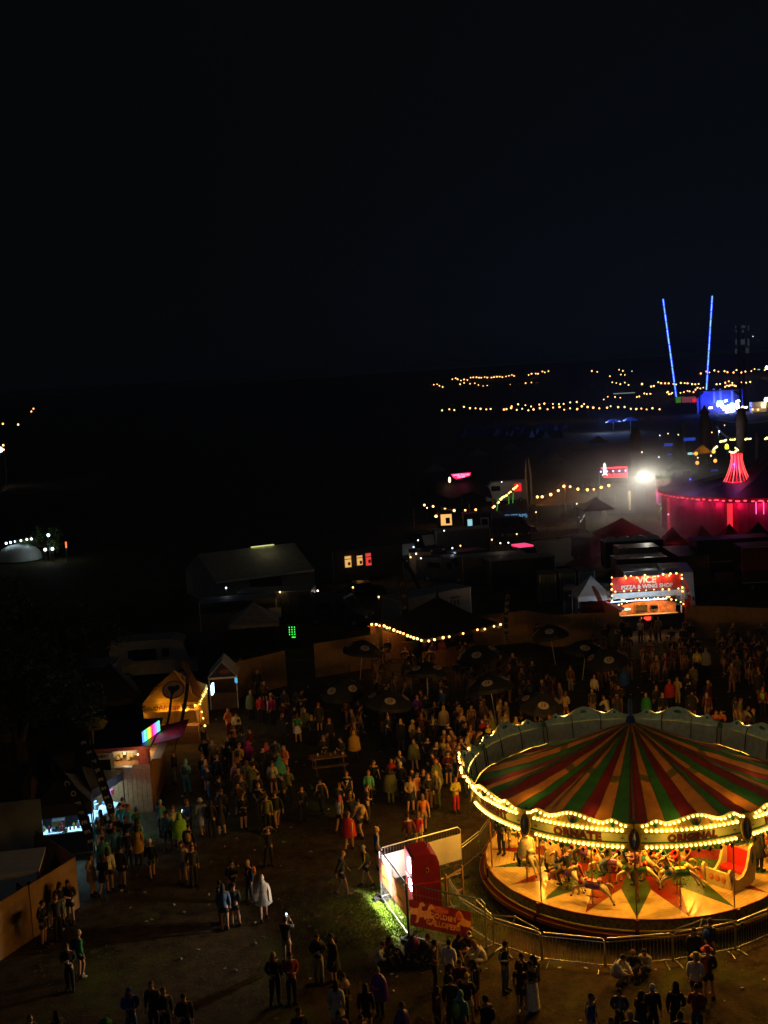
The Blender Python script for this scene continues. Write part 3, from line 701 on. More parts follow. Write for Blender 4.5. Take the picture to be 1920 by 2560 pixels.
def garment(P, kind):
    if (P, kind) in GAR: return GAR[(P, kind)]
    j, pitch = POSES[P]; c, rm = head_c(P); m = MB()
    def g(names, add, extra=None, edges=None, root=None):
        jj = {k: j[k][:3] + (j[k][3] + add,) for k in names}
        if extra: jj.update(extra)
        ee = [(a, b) for a, b in (edges or BE) if a in jj and b in jj]
        m.add(*skin_mesh(jj, ee, root or names[0], 1))
    if kind in ('jacket', 'tee', 'vest'):
        nm = ['pel', 'sp', 'ch', 'up']; ex = {}; ee = [('pel', 'sp'), ('sp', 'ch'), ('ch', 'up')]
        low = j['pel']; dn = (Vector(j['pel'][:3]) - Vector(j['sp'][:3])).normalized() * .07
        ex['hem'] = tuple(Vector(low[:3]) + dn) + (.15,); ee.append(('hem', 'pel'))
        a_ = .030 if kind == 'jacket' else .016
        for s in 'LR':
            nm += ['sh' + s]; ee.append(('up', 'sh' + s))
            if kind == 'jacket':
                nm += ['el' + s]; w_ = lerp(j['el' + s], j['wr' + s], .92); ex['cu' + s] = w_[:3] + (.042,)
                ee += [('sh' + s, 'el' + s), ('el' + s, 'cu' + s)]
            elif kind == 'tee':
                w_ = lerp(j['sh' + s], j['el' + s], .72); ex['cu' + s] = w_[:3] + (.066,); ee += [('sh' + s, 'cu' + s)]
        ex['nk2'] = lerp(j['up'], j['nk'], .75)[:3] + ((.082 if kind == 'jacket' else .066),); ee.append(('up', 'nk2'))
        g(nm, a_, ex, ee, 'ch')
    elif kind in ('trousers', 'shorts'):
        ex = {}; ee = [('pel', 'wst')]; nm = ['pel']
        ex['wst'] = lerp(j['pel'], j['sp'], .45)[:3] + (.128,)
        for s in 'LR':
            nm.append('hi' + s); ee.append(('pel', 'hi' + s))
            if kind == 'trousers':
                nm.append('kn' + s); ex['cf' + s] = lerp(j['kn' + s], j['an' + s], .93)[:3] + (.062,); ee += [('hi' + s, 'kn' + s), ('kn' + s, 'cf' + s)]
            else:
                ex['cf' + s] = lerp(j['hi' + s], j['kn' + s], .62)[:3] + (.102,); ee += [('hi' + s, 'cf' + s)]
        g(nm, .018, ex, ee, 'pel')
    elif kind in ('skirt', 'coat', 'longskirt', 'poncho'):
        n_ = 20; v = []; 
        if kind == 'skirt': prof = [(1.06, .135, .125), (.94, .185, .17), (.78, .215, .21), (.66, .235, .23)]
        elif kind == 'longskirt': prof = [(1.06, .135, .125), (.92, .185, .17), (.55, .19, .19), (.16, .21, .22)]
        elif kind == 'coat': prof = [(1.12, .155, .15), (.94, .20, .18), (.74, .225, .20), (.58, .235, .215)]
        else: prof = [(1.50, .075, .075), (1.44, .16, .12), (1.38, .245, .15), (1.22, .29, .20), (1.0, .315, .25), (.80, .335, .27), (.70, .345, .28)]
        dz = j['pel'][2] - .95
        for (z, rx, ry) in prof:
            f_ = (1.5 - z) * .035
            for i in range(n_):
                a = 2 * PI * i / n_; q = 1 + f_ * math.sin(5 * a + z * 4) + f_ * .6 * math.sin(9 * a + 1)
                lean = j['ch'][1] * max(0, (z - .95) / .35) if kind in ('poncho',) else 0
                v.append((rx * q * math.cos(a) + j['pel'][0], ry * q * math.sin(a) + lean, z + .02 * math.sin(3 * a) * (z < .85) + dz))
        m.add(v, [(i * n_ + k, i * n_ + (k + 1) % n_, (i + 1) * n_ + (k + 1) % n_, (i + 1) * n_ + k) for i in range(len(prof) - 1) for k in range(n_)])
    elif kind == 'shoe':
        pass
    elif kind == 'long':
        rows = [(.128, .012, 1), (.116, .05, 1), (.088, .078, 1), (.055, .090, 1), (.0, .095, .66), (-.07, .098, .60), (-.15, .105, .56), (-.24, .105, .46), (-.33, .085, .36)]
        n_ = 16; vs = []; fs = []
        for z, r_, cov in rows:
            for k in range(n_ + 1):
                a = PI / 2 + PI * cov * (-1 + 2 * k / n_)
                off = Vector((math.cos(a) * r_ * .92, math.sin(a) * r_ * 1.12 + .012 + max(0, -z) * .10, z))
                vs.append(c + (rm @ off if z > -.05 else rm @ Vector((0, 0, 0)) + off))
        for i in range(len(rows) - 1):
            for k in range(n_): fs.append((i * 17 + k, (i + 1) * 17 + k, (i + 1) * 17 + k + 1, i * 17 + k + 1))
        m.add(vs, fs)
    elif kind in ('short', 'hood', 'beanie', 'bun'):
        sc_ = 1.09 if kind != 'hood' else 1.22
        nu, nv = 14, 9; rx, ry, rz = .080 * sc_, .098 * sc_, .118 * sc_
        vs, fs = [], []
        for i in range(nv + 1):
            t = -PI / 2 + PI * i / nv
            for k in range(nu):
                a = 2 * PI * k / nu; p = Vector((rx * math.cos(t) * math.cos(a), ry * math.cos(t) * math.sin(a) + .012, rz * math.sin(t) + .008)); vs.append(p)
        low = {'short': -.25, 'long': -.55, 'bun': -.3, 'hood': -1.0, 'beanie': .12}[kind]
        for i in range(nv):
            for k in range(nu):
                q = [i * nu + k, i * nu + (k + 1) % nu, (i + 1) * nu + (k + 1) % nu, (i + 1) * nu + k]
                cc = sum((vs[x] for x in q), Vector()) / 4
                if cc.z < low * rz: continue
                if kind != 'beanie' and cc.y < -.020 and cc.z < (.055 if kind != 'hood' else .07) and (kind != 'hood' or cc.z > -.12): continue
                fs.append(tuple(q))
        m.add([c + rm @ v for v in vs], fs)
        if kind == 'bun': m.ball(c + rm @ Vector((0, .06, .12)), .045, 8, 5)
        if kind == 'hood': m.tube([c + Vector((0, .06, -.05)), c + Vector((0, .05, -.14))], [.10, .12], 10)
    elif kind == 'cap':
        m.lathe([(.088, .015), (.090, .05), (.075, .10), (.04, .13), (.002, .137)], 12, 0, c + Vector((0, .004, 0)))
        m.prism([c + Vector(v) for v in ((-.07, -.06, .018), (-.055, -.16, .006), (.055, -.16, .006), (.07, -.06, .018))], (0, 0, .012))
    elif kind == 'sunhat':
        m.lathe([(.19, .0), (.17, .022), (.095, .035), (.093, .10), (.06, .125), (.002, .13)], 16, 0, c + Vector((0, 0, .01)))
    elif kind == 'bucket':
        m.lathe([(.14, -.01), (.095, .045), (.085, .11), (.05, .13), (.002, .132)], 14, 0, c)
    elif kind == 'pointhat':
        m.lathe([(.10, .02), (.085, .09), (.04, .20), (.002, .27)], 12, 0, c)
    elif kind == 'backpack':
        b0 = Vector(j['ch'][:3]); m.ball(b0 + Vector((0, .20, -.03)), (.14, .09, .20), 10, 6)
        for s in (-1, 1): m.tube([b0 + Vector((s * .10, .16, .12)), b0 + Vector((s * .11, 0, .16)), b0 + Vector((s * .115, -.155, .06)), b0 + Vector((s * .11, -.14, -.12))], .018, 5)
    elif kind == 'scarf':
        b0 = Vector(j['up'][:3]); m.lathe([(.10, .10), (.17, .05), (.21, -.04), (.19, -.12), (.12, -.14)], 14, 0, b0)
    GAR[(P, kind)] = m.mesh(kind, [None], True)
    return GAR[(P, kind)]
def shoe_mesh(P):
    if (P, 'shoes') not in GAR:
        j, _ = POSES[P]; r_ = []
        for s in 'LR':
            m = MB(); a, t = Vector(j['an' + s][:3]), Vector(j['to' + s][:3])
            m.tube([a + Vector((0, .05, -.035)), a + Vector((0, 0, -.02)), (a + t) / 2 + Vector((0, 0, -.005)), t + Vector((0, -.03, 0))], [.045, .058, .050, .034], 8)
            m.tube([a + Vector((0, 0, -.02)), a + Vector((0, .0, .06))], [.055, .050], 8)
            r_.append(m.mesh('shoe', [None], True))
        GAR[(P, 'shoes')] = r_
    return GAR[(P, 'shoes')]
CLR = dict(black=(.012, .012, .014), charcoal=(.03, .03, .034), navy=(.010, .018, .05), blue=(.015, .07, .36), royal=(.02, .07, .45), teal=(.05, .28, .27), cyan=(.14, .40, .44), denim=(.05, .10, .20), paledenim=(.20, .28, .36),
    red=(.45, .015, .015), crimson=(.26, .012, .03), maroon=(.09, .012, .022), pink=(.55, .08, .16), magenta=(.40, .02, .25), purple=(.10, .02, .34), violet=(.09, .03, .30), mauve=(.26, .10, .20), orange=(.58, .16, .03), mustard=(.46, .26, .03), yellow=(.60, .50, .04),
    lime=(.22, .52, .03), green=(.02, .22, .05), mint=(.10, .42, .22), olive=(.12, .13, .04), khaki=(.30, .24, .13), tan=(.42, .29, .15), brown=(.12, .06, .03), beige=(.48, .40, .28), cream=(.58, .52, .38), white=(.72, .72, .72), grey=(.25, .25, .26), pale=(.50, .52, .52), camo=(.16, .17, .14),
    dark=(.020, .014, .010), blond=(.45, .30, .12), ginger=(.30, .10, .03), clear=(.55, .56, .54))
def cloth(nm):
    if nm == 'clear': return mat('clear_plastic', CLR['clear'], .3, 0, .15, 9, .4, alpha=.62, spec=.6)
    return mat('cloth_' + nm, CLR[nm], .8 if nm not in ('violet', 'purple') else .35, 0, .22, 9, .25)
PEOPLE = []
def person(spec, label, pos, face, group=None, scale=None, parent=None):
    """spec: 'pose item:colour ...' ; items are garments, hair, hats"""
    parts = spec.split(); P = parts[0]
    rp = random.Random(len(PEOPLE) * 7 + 1)
    sk = 1 if 'tanned' in parts else 0
    s = scale or rp.uniform(.95, 1.03)
    o = ob('person', body_mesh(P, sk), None, pos, (0, 0, R(face)), s)
    tag(o, label, 'person', group); PEOPLE.append(o)
    shoes = 'black'
    for it in parts[1:]:
        if ':' not in it: continue
        k, c = it.split(':')
        if k == 'shoes': shoes = c; continue
        if k == 'phone':
            j = POSES[P][0]; a = Vector(j['paR'][:3]) + Vector((0, -.03, .05))
            lit = c == 'lit'
            MB().box((0, 0, 0), (.075, .012, .15), 0).box((0, .008, 0), (.066, .004, .135), 1).build('phone', [DARK, emat('phone_screen', (.6, .8, 1), 3.0) if lit else GLASS], o, a, (R(-8), 0, 0)); continue
        if k == 'cup':
            j = POSES[P][0]; a = Vector(j['paR'][:3]) + Vector((-.01, -.035, .0))
            MB().lathe([(.0, 0), (.032, 0), (.042, .12), (.038, .12), (.03, .02)], 10).build('cup', cloth('white'), o, a); continue
        if k == 'number':
            ob('lettering', text_mesh('7', .30, cloth('white'), .003, 'CENTER', .012), o, (0, -.172, 1.20), (R(90), 0, 0)); continue
        if k == 'stripe':
            for sx in 'LR':
                j = POSES[P][0]; pts = [Vector(j['sh' + sx][:3]), Vector(j['el' + sx][:3]), Vector(lerp(j['el' + sx], j['wr' + sx], .9)[:3])]
                ox = Vector((-.062 if sx == 'L' else .062, -.02, .03)); MB().tube([p + ox * (1 - .2 * i) for i, p in enumerate(pts)], .028, 6).build('sleeve_stripe', cloth(c), o)
            continue
        if k == 'bands':
            for z in (1.02, 1.20): MB().lathe([(.163, -.03), (.166, 0), (.163, .03)], 16, sx=1.05, sy=1.02).build('reflective_band', mat('reflective_silver', (.80, .82, .62), .25, .4, .05), o, (0, .0, z))
            continue
        nm = {'short': 'hair', 'long': 'hair', 'bun': 'hair'}.get(k, k)
        q = ob(nm, garment(P, k), o); slot(q, cloth(c))
    for me in shoe_mesh(P):
        q = ob('shoe', me, o); slot(q, cloth(shoes))
    return o
def heads(px, py, P):
    top = head_c(P)[0].z + .115
    p = G(px, py, top); p.z = 0; return p
for P_ in POSES:           # bodies first, while the scene is light
    body_mesh(P_, 0)
# ------------------------------------------------------------------ builders for stalls, tents, fences, flags
def gazebo(nm, label, A, B, depth, eave, peak, cm_, leg=STEEL, val=.32, walls=(), wallm=None, group=None, cat='gazebo', sag=.12):
    c, L, rz = span(A, B)
    t = thing(nm, label, cat, (c.x, c.y, 0), rz, group)
    hx = L / 2; cs = [(-hx, 0), (hx, 0), (hx, depth), (-hx, depth)]; pk = Vector((0, depth / 2, peak))
    for i in range(4):
        a, b = cs[i], cs[(i + 1) % 4]; m = MB(); K = 6; rows = 6; v = []
        for r_ in range(rows + 1):
            s = r_ / rows
            for k in range(K + 1):
                q = k / K; e = Vector((a[0] + (b[0] - a[0]) * q, a[1] + (b[1] - a[1]) * q, eave))
                p = e.lerp(pk, s); p.z -= sag * math.sin(PI * s) * (.5 + .5 * math.sin(PI * q)) + .03 * math.sin(q * 9 + i) * (1 - s) * s
                v.append(p)
        m.add(v, [(r_ * (K + 1) + k, r_ * (K + 1) + k + 1, (r_ + 1) * (K + 1) + k + 1, (r_ + 1) * (K + 1) + k) for r_ in range(rows) for k in range(K)])
        m.build('roof_panel', cm_, t, smooth=True)
        if val:
            m = MB(); v = []
            for dz in (0.005, -val):
                for k in range(9):
                    q = k / 8; v.append((a[0] + (b[0] - a[0]) * q, a[1] + (b[1] - a[1]) * q, eave + dz + (.02 * math.sin(q * 23) if dz < 0 else 0)))
            m.add(v, [(9 + k, 10 + k, k + 1, k) for k in range(8)]); m.build('valance', cm_, t)
        MB().tube([(a[0] * .985, a[1] + (.03 if a[1] == 0 else -.03), 0), (a[0] * .985, a[1] + (.03 if a[1] == 0 else -.03), eave)], .03, 4).build('leg', leg, t)
    for i in walls:
        a, b = cs[i], cs[(i + 1) % 4]; ins = .04
        m = MB(); v = []
        for k in range(13):
            q = k / 12; x, y = a[0] + (b[0] - a[0]) * q, a[1] + (b[1] - a[1]) * q
            w_ = .03 * math.sin(q * 30); dx, dy = (0, w_) if i in (0, 2) else (w_, 0)
            for z in (0.02, eave): v.append((x * .98 + dx, y + dy + (ins if i == 0 else -ins if i == 2 else 0), z))
        m.add(v, [(2 * k, 2 * k + 2, 2 * k + 3, 2 * k + 1) for k in range(12)]); m.build('side_wall', wallm or cm_, t)
    return t
def festoon(label, pts, n_, bulb=.05, bm=None, power=0, col=AMBER, every=1, posts=False, group=None, sag=0.0, post_h=None):
    bm = bm or FBULB
    pts = [Vector(p) for p in pts]
    t = thing('festoon_string', label, 'string lights', pts[0], 0, group)
    ln = [0]
    for i in range(1, len(pts)): ln.append(ln[-1] + (pts[i] - pts[i - 1]).length)
    def at(u):
        d = u * ln[-1]
        for i in range(1, len(pts)):
            if d <= ln[i] + 1e-9:
                q = (d - ln[i - 1]) / max(1e-9, ln[i] - ln[i - 1]); p = pts[i - 1].lerp(pts[i], q); p.z -= sag * 4 * q * (1 - q); return p
        return pts[-1].copy()
    o_ = pts[0]
    MB().tube([at(i / 40) - o_ + Vector((0, 0, bulb * 1.3)) for i in range(41)], max(.008, bulb * .2), 4).build('cable', RUBBER, t)
    me = MB().ball((0, 0, 0), bulb, 8, 5).mesh('bulb', bm, True)
    rj = random.Random(n_ * 31 + int(pts[0].x * 10))
    for i in range(n_):
        p = at(min(1, max(0, (i + .5 + rj.uniform(-.22, .22)) / n_))) - o_; p.z += rj.uniform(-.9, .9) * bulb * (2 if bulb > .18 else .5)
        if rj.random() < .05: continue
        ob('bulb', me, t, p, (0, 0, 0), rj.uniform(.72, 1.12))
        if power and i % every == 0: lamp('POINT', t, p - Vector((0, 0, bulb * 1.6)), power, col, bulb * 1.2)
    if posts:
        for p in (pts[0], pts[-1]):
            g = zt(p.x, p.y); MB().tube([(p.x - o_.x, p.y - o_.y, g - o_.z), (p.x - o_.x, p.y - o_.y, .2)], .06, 5).build('post', WOOD, t)
    return t
def fence(label, pts, h, pw=1.22, m_=None, group=None, cat='fence', names='hoarding_fence'):
    t = thing(names, label, cat, (pts[0][0], pts[0][1], 0), 0, group)
    rr = random.Random(len(label))
    for a, b in zip(pts[:-1], pts[1:]):
        c, L, rz = span(a, b); k = max(1, round(L / pw)); w_ = L / k
        for i in range(k):
            x = (i + .5) * w_ - L / 2; p = Vector((c.x + math.cos(rz) * x, c.y + math.sin(rz) * x, 0)) - Vector((pts[0][0], pts[0][1], 0))
            q = MB().box((0, 0, h / 2), (w_ - .012, .03, h + rr.uniform(-.03, .03))).build('panel', m_ or PLY, t, p, (rr.uniform(-.012, .012), 0, rz + rr.uniform(-.012, .012)))
            MB().box((w_ / 2 - .04, .06, h / 2 - .1), (.06, .08, h - .2)).build('post', WOOD, q)
    return t
def crowd_barrier(label, a, b, group='steel barriers round the carousel'):
    c, L, rz = span(a, b); L *= .985
    t = thing('crowd_barrier', label, 'barrier', (c.x, c.y, 0), rz, group)
    hx = L / 2; r_ = .024
    MB().tube([(-hx, 0, .12), (-hx, 0, 1.04), (-hx + .08, 0, 1.1), (hx - .08, 0, 1.1), (hx, 0, 1.04), (hx, 0, .12)], r_, 6).tube([(-hx, 0, .2), (hx, 0, .2)], r_, 6).tube([(-hx, 0, .98), (hx, 0, .98)], r_ * .7, 5).build('frame', STEEL, t)
    m = MB(); n_ = int(L / .115)
    for i in range(1, n_): m.tube([(-hx + L * i / n_, 0, .2), (-hx + L * i / n_, 0, .98)], .007, 4, cap=False)
    tag(m.build('bars', STEEL, t), kind='stuff')
    for x in (-hx + .18, hx - .18): MB().tube([(x, -.3, .02), (x, -.12, .05), (x, .12, .05), (x, .3, .02)], .022, 5).tube([(x, 0, .05), (x, 0, .2)], .02, 5).build('foot', STEEL, t)
    return t
def mesh_fence(label, a, b, h=2.0, group=None, wires=True):
    c, L, rz = span(a, b); t = thing('fence_panel', label, 'fence', (c.x, c.y, 0), rz, group); hx = L / 2
    MB().tube([(-hx, 0, .05), (-hx, 0, h - .12), (-hx + .12, 0, h), (hx - .12, 0, h), (hx, 0, h - .12), (hx, 0, .05)], .028, 7).tube([(-hx, 0, .14), (hx, 0, .14)], .026, 6).tube([(0, 0, .14), (0, 0, h)], .016, 5).build('frame', STEEL, t)
    m = MB()
    n_ = int(L / .12)
    for i in range(1, n_): m.tube([(-hx + L * i / n_, 0, .14), (-hx + L * i / n_, 0, h)], .004, 3, cap=False)
    for z in (.5, .9, 1.3, 1.7): m.tube([(-hx, 0.006, z), (hx, 0.006, z)], .004, 3, cap=False)
    tag(m.build('wires', STEEL, t), kind='stuff')
    for x in (-hx, hx): MB().box((x, 0, .065), (.24, .6, .13)).build('foot_block', RUBBER, t)
    return t
def feather_flag(label, foot, top, cm_, words=None, wm=None, wsize=.3, facing=0, wid=.75, tip=None, group=None, vert=True, curve=1):
    foot, top = Vector(foot), Vector(top); H_ = (top - foot).length
    t = thing('feather_flag', label, 'flag', foot, facing, group)
    d = (top - foot); d = Matrix.Rotation(-facing, 3, 'Z') @ d
    pts = []
    for i in range(15):
        s = i / 14; b_ = curve * .55 * sm(.6, 1, s) ** 1.3
        pts.append(d * s + Vector((b_ * .9, 0, -b_ * .25)))
    MB().tube([p for p in pts], [.028 - .018 * i / 14 for i in range(15)], 6).build('pole', DARK, t)
    m = MB(); v = []
    ks = list(range(3, 15))
    for side in (-.006, .006):
        for k in ks:
            s = k / 14; w_ = wid * min(1, (s - .16) * 6) * (1 - sm(.86, 1.02, s) * .6) + .05
            v.append(pts[k] + Vector((0, side, 0)))
            v.append(pts[k] + Vector((-w_ * curve, side + .05 * math.sin(s * 12), -.02)))
    n_ = len(ks)
    for o_ in (0, 2 * n_):
        for k in range(n_ - 1): m.add([v[o_ + 2 * k], v[o_ + 2 * k + 1], v[o_ + 2 * k + 3], v[o_ + 2 * k + 2]], [(0, 1, 2, 3)], 1 if tip and k > n_ * .62 else 0)
    m.build('banner', [cm_, tip or cm_], t)
    if words:
        ang = math.atan2(d.x, d.z)
        for i, ch in enumerate(words):
            s = .84 - .62 * (i + .5) / len(words); k = int(s * 14); p = pts[k].lerp(pts[min(14, k + 1)], s * 14 - k)
            if vert: text(ch, wsize, wm or WPAINT, t, p + Vector((-wid * .5 * curve, -.075, 0)), (PI / 2, ang + (PI / 2), 0), .004, bold=.012)
    return t
def wheel(parent, loc, r_=.33):
    w_ = MB().tube([(0, -.11, 0), (0, .11, 0)], r_, 14).build('wheel', RUBBER, parent, loc)
    MB().tube([(0, -.12, 0), (0, .12, 0)], r_ * .55, 10).build('rim', STEEL, w_)
def box_body(nm, label, cat, A, B, depth, z0, h, bm, roofm=None, wheels=True, group=None):
    c, L, rz = span(A, B); t = thing(nm, label, cat, (c.x, c.y, 0), rz, group)
    MB().box((0, depth / 2, z0 + h / 2), (L, depth, h)).build('body', bm, t)
    MB().box((0, depth / 2, z0 + h + .03), (L + .06, depth + .06, .06)).build('roof', roofm or bm, t)
    for x in (-L / 2 + .03, L / 2 - .03): MB().box((x, -.012, z0 + h / 2), (.07, .03, h)).build('corner_trim', STEEL, t)
    if wheels:
        for x in (-L * .3, L * .3):
            for y in (.12, depth - .12): wheel(t, (x, y, .33))
    return t, L
def van(nm, label, pos, rz, bm, L=5.0, W=1.9, H_=2.1, group=None, camper=False, lights=None):
    t = thing(nm, label, 'van', pos, rz, group); hx = L / 2
    if camper: pr = [(-hx, .45), (-hx, H_ - .15), (-hx + .2, H_), (hx * .45, H_), (hx * .68, H_ - .25), (hx * .82, 1.25), (hx * .98, 1.05), (hx, .45)]
    else: pr = [(-hx, .40), (-hx + .04, H_ - .12), (-hx + .22, H_), (hx * .30, H_), (hx * .62, 1.18), (hx * .96, .95), (hx, .40)]
    MB().prism([(x, -W / 2, z) for x, z in pr], (0, W, 0)).build('body', bm, t)
    a, b = (pr[4], pr[5]) if camper else (pr[3], pr[4])
    def on(q, off): return (a[0] + (b[0] - a[0]) * q + off[0], a[1] + (b[1] - a[1]) * q + off[1])
    p, q = on(.12, (.02, .012)), on(.95, (.02, .012))
    MB().add([(p[0], -W * .42, p[1]), (p[0], W * .42, p[1]), (q[0], W * .45, q[1]), (q[0], -W * .45, q[1])], [(0, 3, 2, 1)]).build('windscreen', GLASS, t)
    for y, s in ((-W / 2 - .006, -1), (W / 2 + .006, 1)):
        for x, w_ in ((hx * .28, .5), (-hx * .35, 1.3)): MB().box((x, y, H_ * .68), (w_, .012, .55)).build('window', GLASS, t)
        MB().box((hx * .99, s * W * .38, .78), (.05, .3, .16)).build('headlight', WPAINT if not lights else lights, t)
    for x in (-hx * .62, hx * .62):
        for y in (-W / 2 + .1, W / 2 - .1): wheel(t, (x, y, .33))
    MB().box((hx + .02, 0, .5), (.08, W * .95, .18)).build('bumper', DARK, t)
    return t
HALO = emat('flood_white', (1, .95, .75), 16)

# ------------------------------------------------------------------ steel barriers round the ride
TOPS = [(1120, 2193), (1154, 2246), (1231, 2294), (1352, 2331), (1511, 2347), (1681, 2333), (1838, 2305), (1965, 2255)]
bl = ['leftmost, next to the booth', 'second from the booth, below its banner end', 'third from the booth, left of the crouching white jacket', 'front one behind the crouching white jacket', 'front one right of the crouching white jacket', 'one behind the long black coat', 'rightmost at the frame edge']
BT = [G(x, y, 1.1) for x, y in TOPS]
for i in range(len(BT) - 1):
    crowd_barrier('galvanised crowd barrier round the carousel, ' + bl[i], (BT[i].x, BT[i].y, 0), (BT[i + 1].x, BT[i + 1].y, 0))
LB = [G(x, y, 1.1) for x, y in ((1120, 2193), (1133, 2128), (1200, 2076), (1222, 2046))]
for i, s in ((1, 'behind the red booth, nearer half'), (2, 'behind the red booth, further half')):
    crowd_barrier('galvanised crowd barrier left of the carousel deck, ' + s, (LB[i].x, LB[i].y, 0), (LB[i + 1].x, LB[i + 1].y, 0))
# loose rails laid along the barrier tops, as the photo shows leaning braces
for i, (a, b) in enumerate(((1, 2), (2, 3), (5, 6))):
    p, q = BT[a], BT[b]
    t = thing('brace_rail', 'slanting steel brace along the barrier top, ' + ('left of the crouching group', 'left of the front barrier', 'right of the long black coat')[i], 'rail', p, 0)
    MB().tube([(0, 0.05, .06), ((q - p) * .5 + Vector((0, .12, .22))), ((q - p) * .96 + Vector((0, .05, .05)))], .022, 5).build('rail', STEEL, t)
    MB().tube([((q - p) * .45 + Vector((0, .1, .0))), ((q - p) * .5 + Vector((0, .14, .26)))], .02, 5).build('strut', STEEL, t)

# ------------------------------------------------------------------ ticket booth yard
FA, FB = G(947, 2121, 2.0), G(1017, 2212, 2.0); FC = G(1211, 2251, 2.0); FD = G(1150, 2066, 2.0)
def gz(p): return (p.x, p.y, 0)
pa = mesh_fence('tall mesh fence panel with burger banner, left side of the booth yard', gz(FA), gz(FB), 2.0)
pb = mesh_fence('tall mesh fence panel with galloping horse banner, front of the booth yard', gz(FB), gz(FC), 2.0)
pc = mesh_fence('tall mesh fence panel with long white board, back of the booth yard', gz(FA), gz(FD), 2.0)
MB().tube([(0, 0, 0), (0, 0, 2.05)], .035, 6).build('corner_post', DARK, pb, (-span(gz(FB), gz(FC))[1] / 2, -.05, 0))
# long white board on the back panel
c, L, rz = span(gz(FA), gz(FD))
MB().box((.02, -.05, 1.22), (L * .97, .02, 1.02)).build('board', mat('board_white', (.66, .63, .56), .5, 0, .06, 3), pc)
# banners
BR_ = mat('banner_maroon', (.13, .013, .011), .6, 0, .35, 3, .1, trans=.35); BG_ = mat('banner_gold', (.42, .17, .04), .6, 0, .25, 8, trans=.4)
c, L, rz = span(gz(FB), gz(FC))
from mathutils.bvhtree import BVHTree
def printed_sheet(nm, w_, h_, shapes, mats, parent, loc, cell=.022):
    """one printed sheet: a fine grid whose cells take the ink of the shape that covers them; shapes = [(verts, faces, material index)] in the sheet's x/z plane"""
    trees = [(BVHTree.FromPolygons([Vector((v[0], v[1], 0)) for v in vs], fs), mi) for vs, fs, mi in shapes]
    nx_, nz_ = int(w_ / cell), int(h_ / cell); m = MB()
    v = [(-w_ / 2 + w_ * i / nx_, .012 * math.sin(i * .16) * math.sin(PI * j / nz_), -h_ / 2 + h_ * j / nz_) for j in range(nz_ + 1) for i in range(nx_ + 1)]
    m.v = v
    for j in range(nz_):
        for i in range(nx_):
            x, z = -w_ / 2 + w_ * (i + .5) / nx_, -h_ / 2 + h_ * (j + .5) / nz_; mi = 0
            for t_, k in trees:
                if t_.ray_cast(Vector((x, z, 1)), Vector((0, 0, -1)), 3)[0] is not None: mi = k
            o = j * (nx_ + 1) + i; m.f.append((o, o + 1, o + nx_ + 2, o + nx_ + 1)); m.m.append(mi)
    return m.build(nm, mats, parent, loc)
def tshape(body, size, x, z, mi, bold=.008):
    me = text_mesh(body, size, None, 0, 'CENTER', bold); r_ = ([(v.co.x + x, v.co.y + z) for v in me.vertices], [tuple(p.vertices) for p in me.polygons], mi); bpy.data.meshes.remove(me); return r_
def hshape(ox, oz, s, flip, mi):
    pts = [(-.42, .05), (-.30, .22), (-.05, .18), (.12, .24), (.22, .46), (.34, .52), (.46, .40), (.40, .34), (.30, .34), (.26, .10), (.40, .00), (.48, -.16), (.42, -.20), (.33, -.06), (.16, -.10), (-.10, -.08), (-.24, -.12), (-.30, -.28), (-.42, -.42), (-.48, -.40), (-.40, -.24), (-.38, -.06)]
    from mathutils.geometry import tessellate_polygon
    q = [Vector((ox + flip * x * s, oz + z * s, 0)) for x, z in pts]
    return ([(p.x, p.y) for p in q], [tuple(t_) for t_ in tessellate_polygon([q])], mi)
def disc(ox, oz, rx, rz_, mi, n_=20): return ([(ox, oz)] + [(ox + rx * math.cos(2 * PI * k / n_), oz + rz_ * math.sin(2 * PI * k / n_)) for k in range(n_)], [(0, 1 + k, 1 + (k + 1) % n_) for k in range(n_)], mi)
RUST = mat('banner_rust', (.26, .05, .016), .6, 0, .4, 9, trans=.5)
bw_ = L * .80
bn = printed_sheet('banner', bw_, .94, [disc(.0, .30, .34, .12, 2), hshape(-bw_ * .40, .02, .86, 1, 1), hshape(-bw_ * .25, .0, .86, 1, 1), hshape(bw_ * .43, -.02, .86, -1, 1), disc(.30 * bw_, .22, .12, .16, 2), tshape('GOLDEN', .25, .1, .06, 1), tshape('GALLOPERS', .25, .1, -.22, 1)], [BR_, BG_, RUST], pb, (-L * .07, -.045, 1.05))
c, L, rz = span(gz(FA), gz(FB))
BUN = mat('printed_bun', (.50, .26, .06), .6, 0, .3, 9, trans=.2); LET = mat('printed_lettuce', (.26, .42, .04), .6, 0, .4, 12, trans=.2); MEA = mat('printed_meat', (.30, .05, .02), .6, 0, .4, 12, trans=.2)
sh_ = []
for ox in (-L * .25, L * .24): sh_ += [disc(ox, .16, .40, .22, 1), disc(ox, -.02, .45, .08, 2), disc(ox, -.10, .43, .09, 3), disc(ox, -.24, .41, .11, 1)]
printed_sheet('banner', L * .96, .92, sh_, [mat('banner_photo', (.42, .16, .11), .6, 0, .5, 2.2, .1, trans=.2), BUN, LET, MEA], pa, (0, -.045, 1.26))
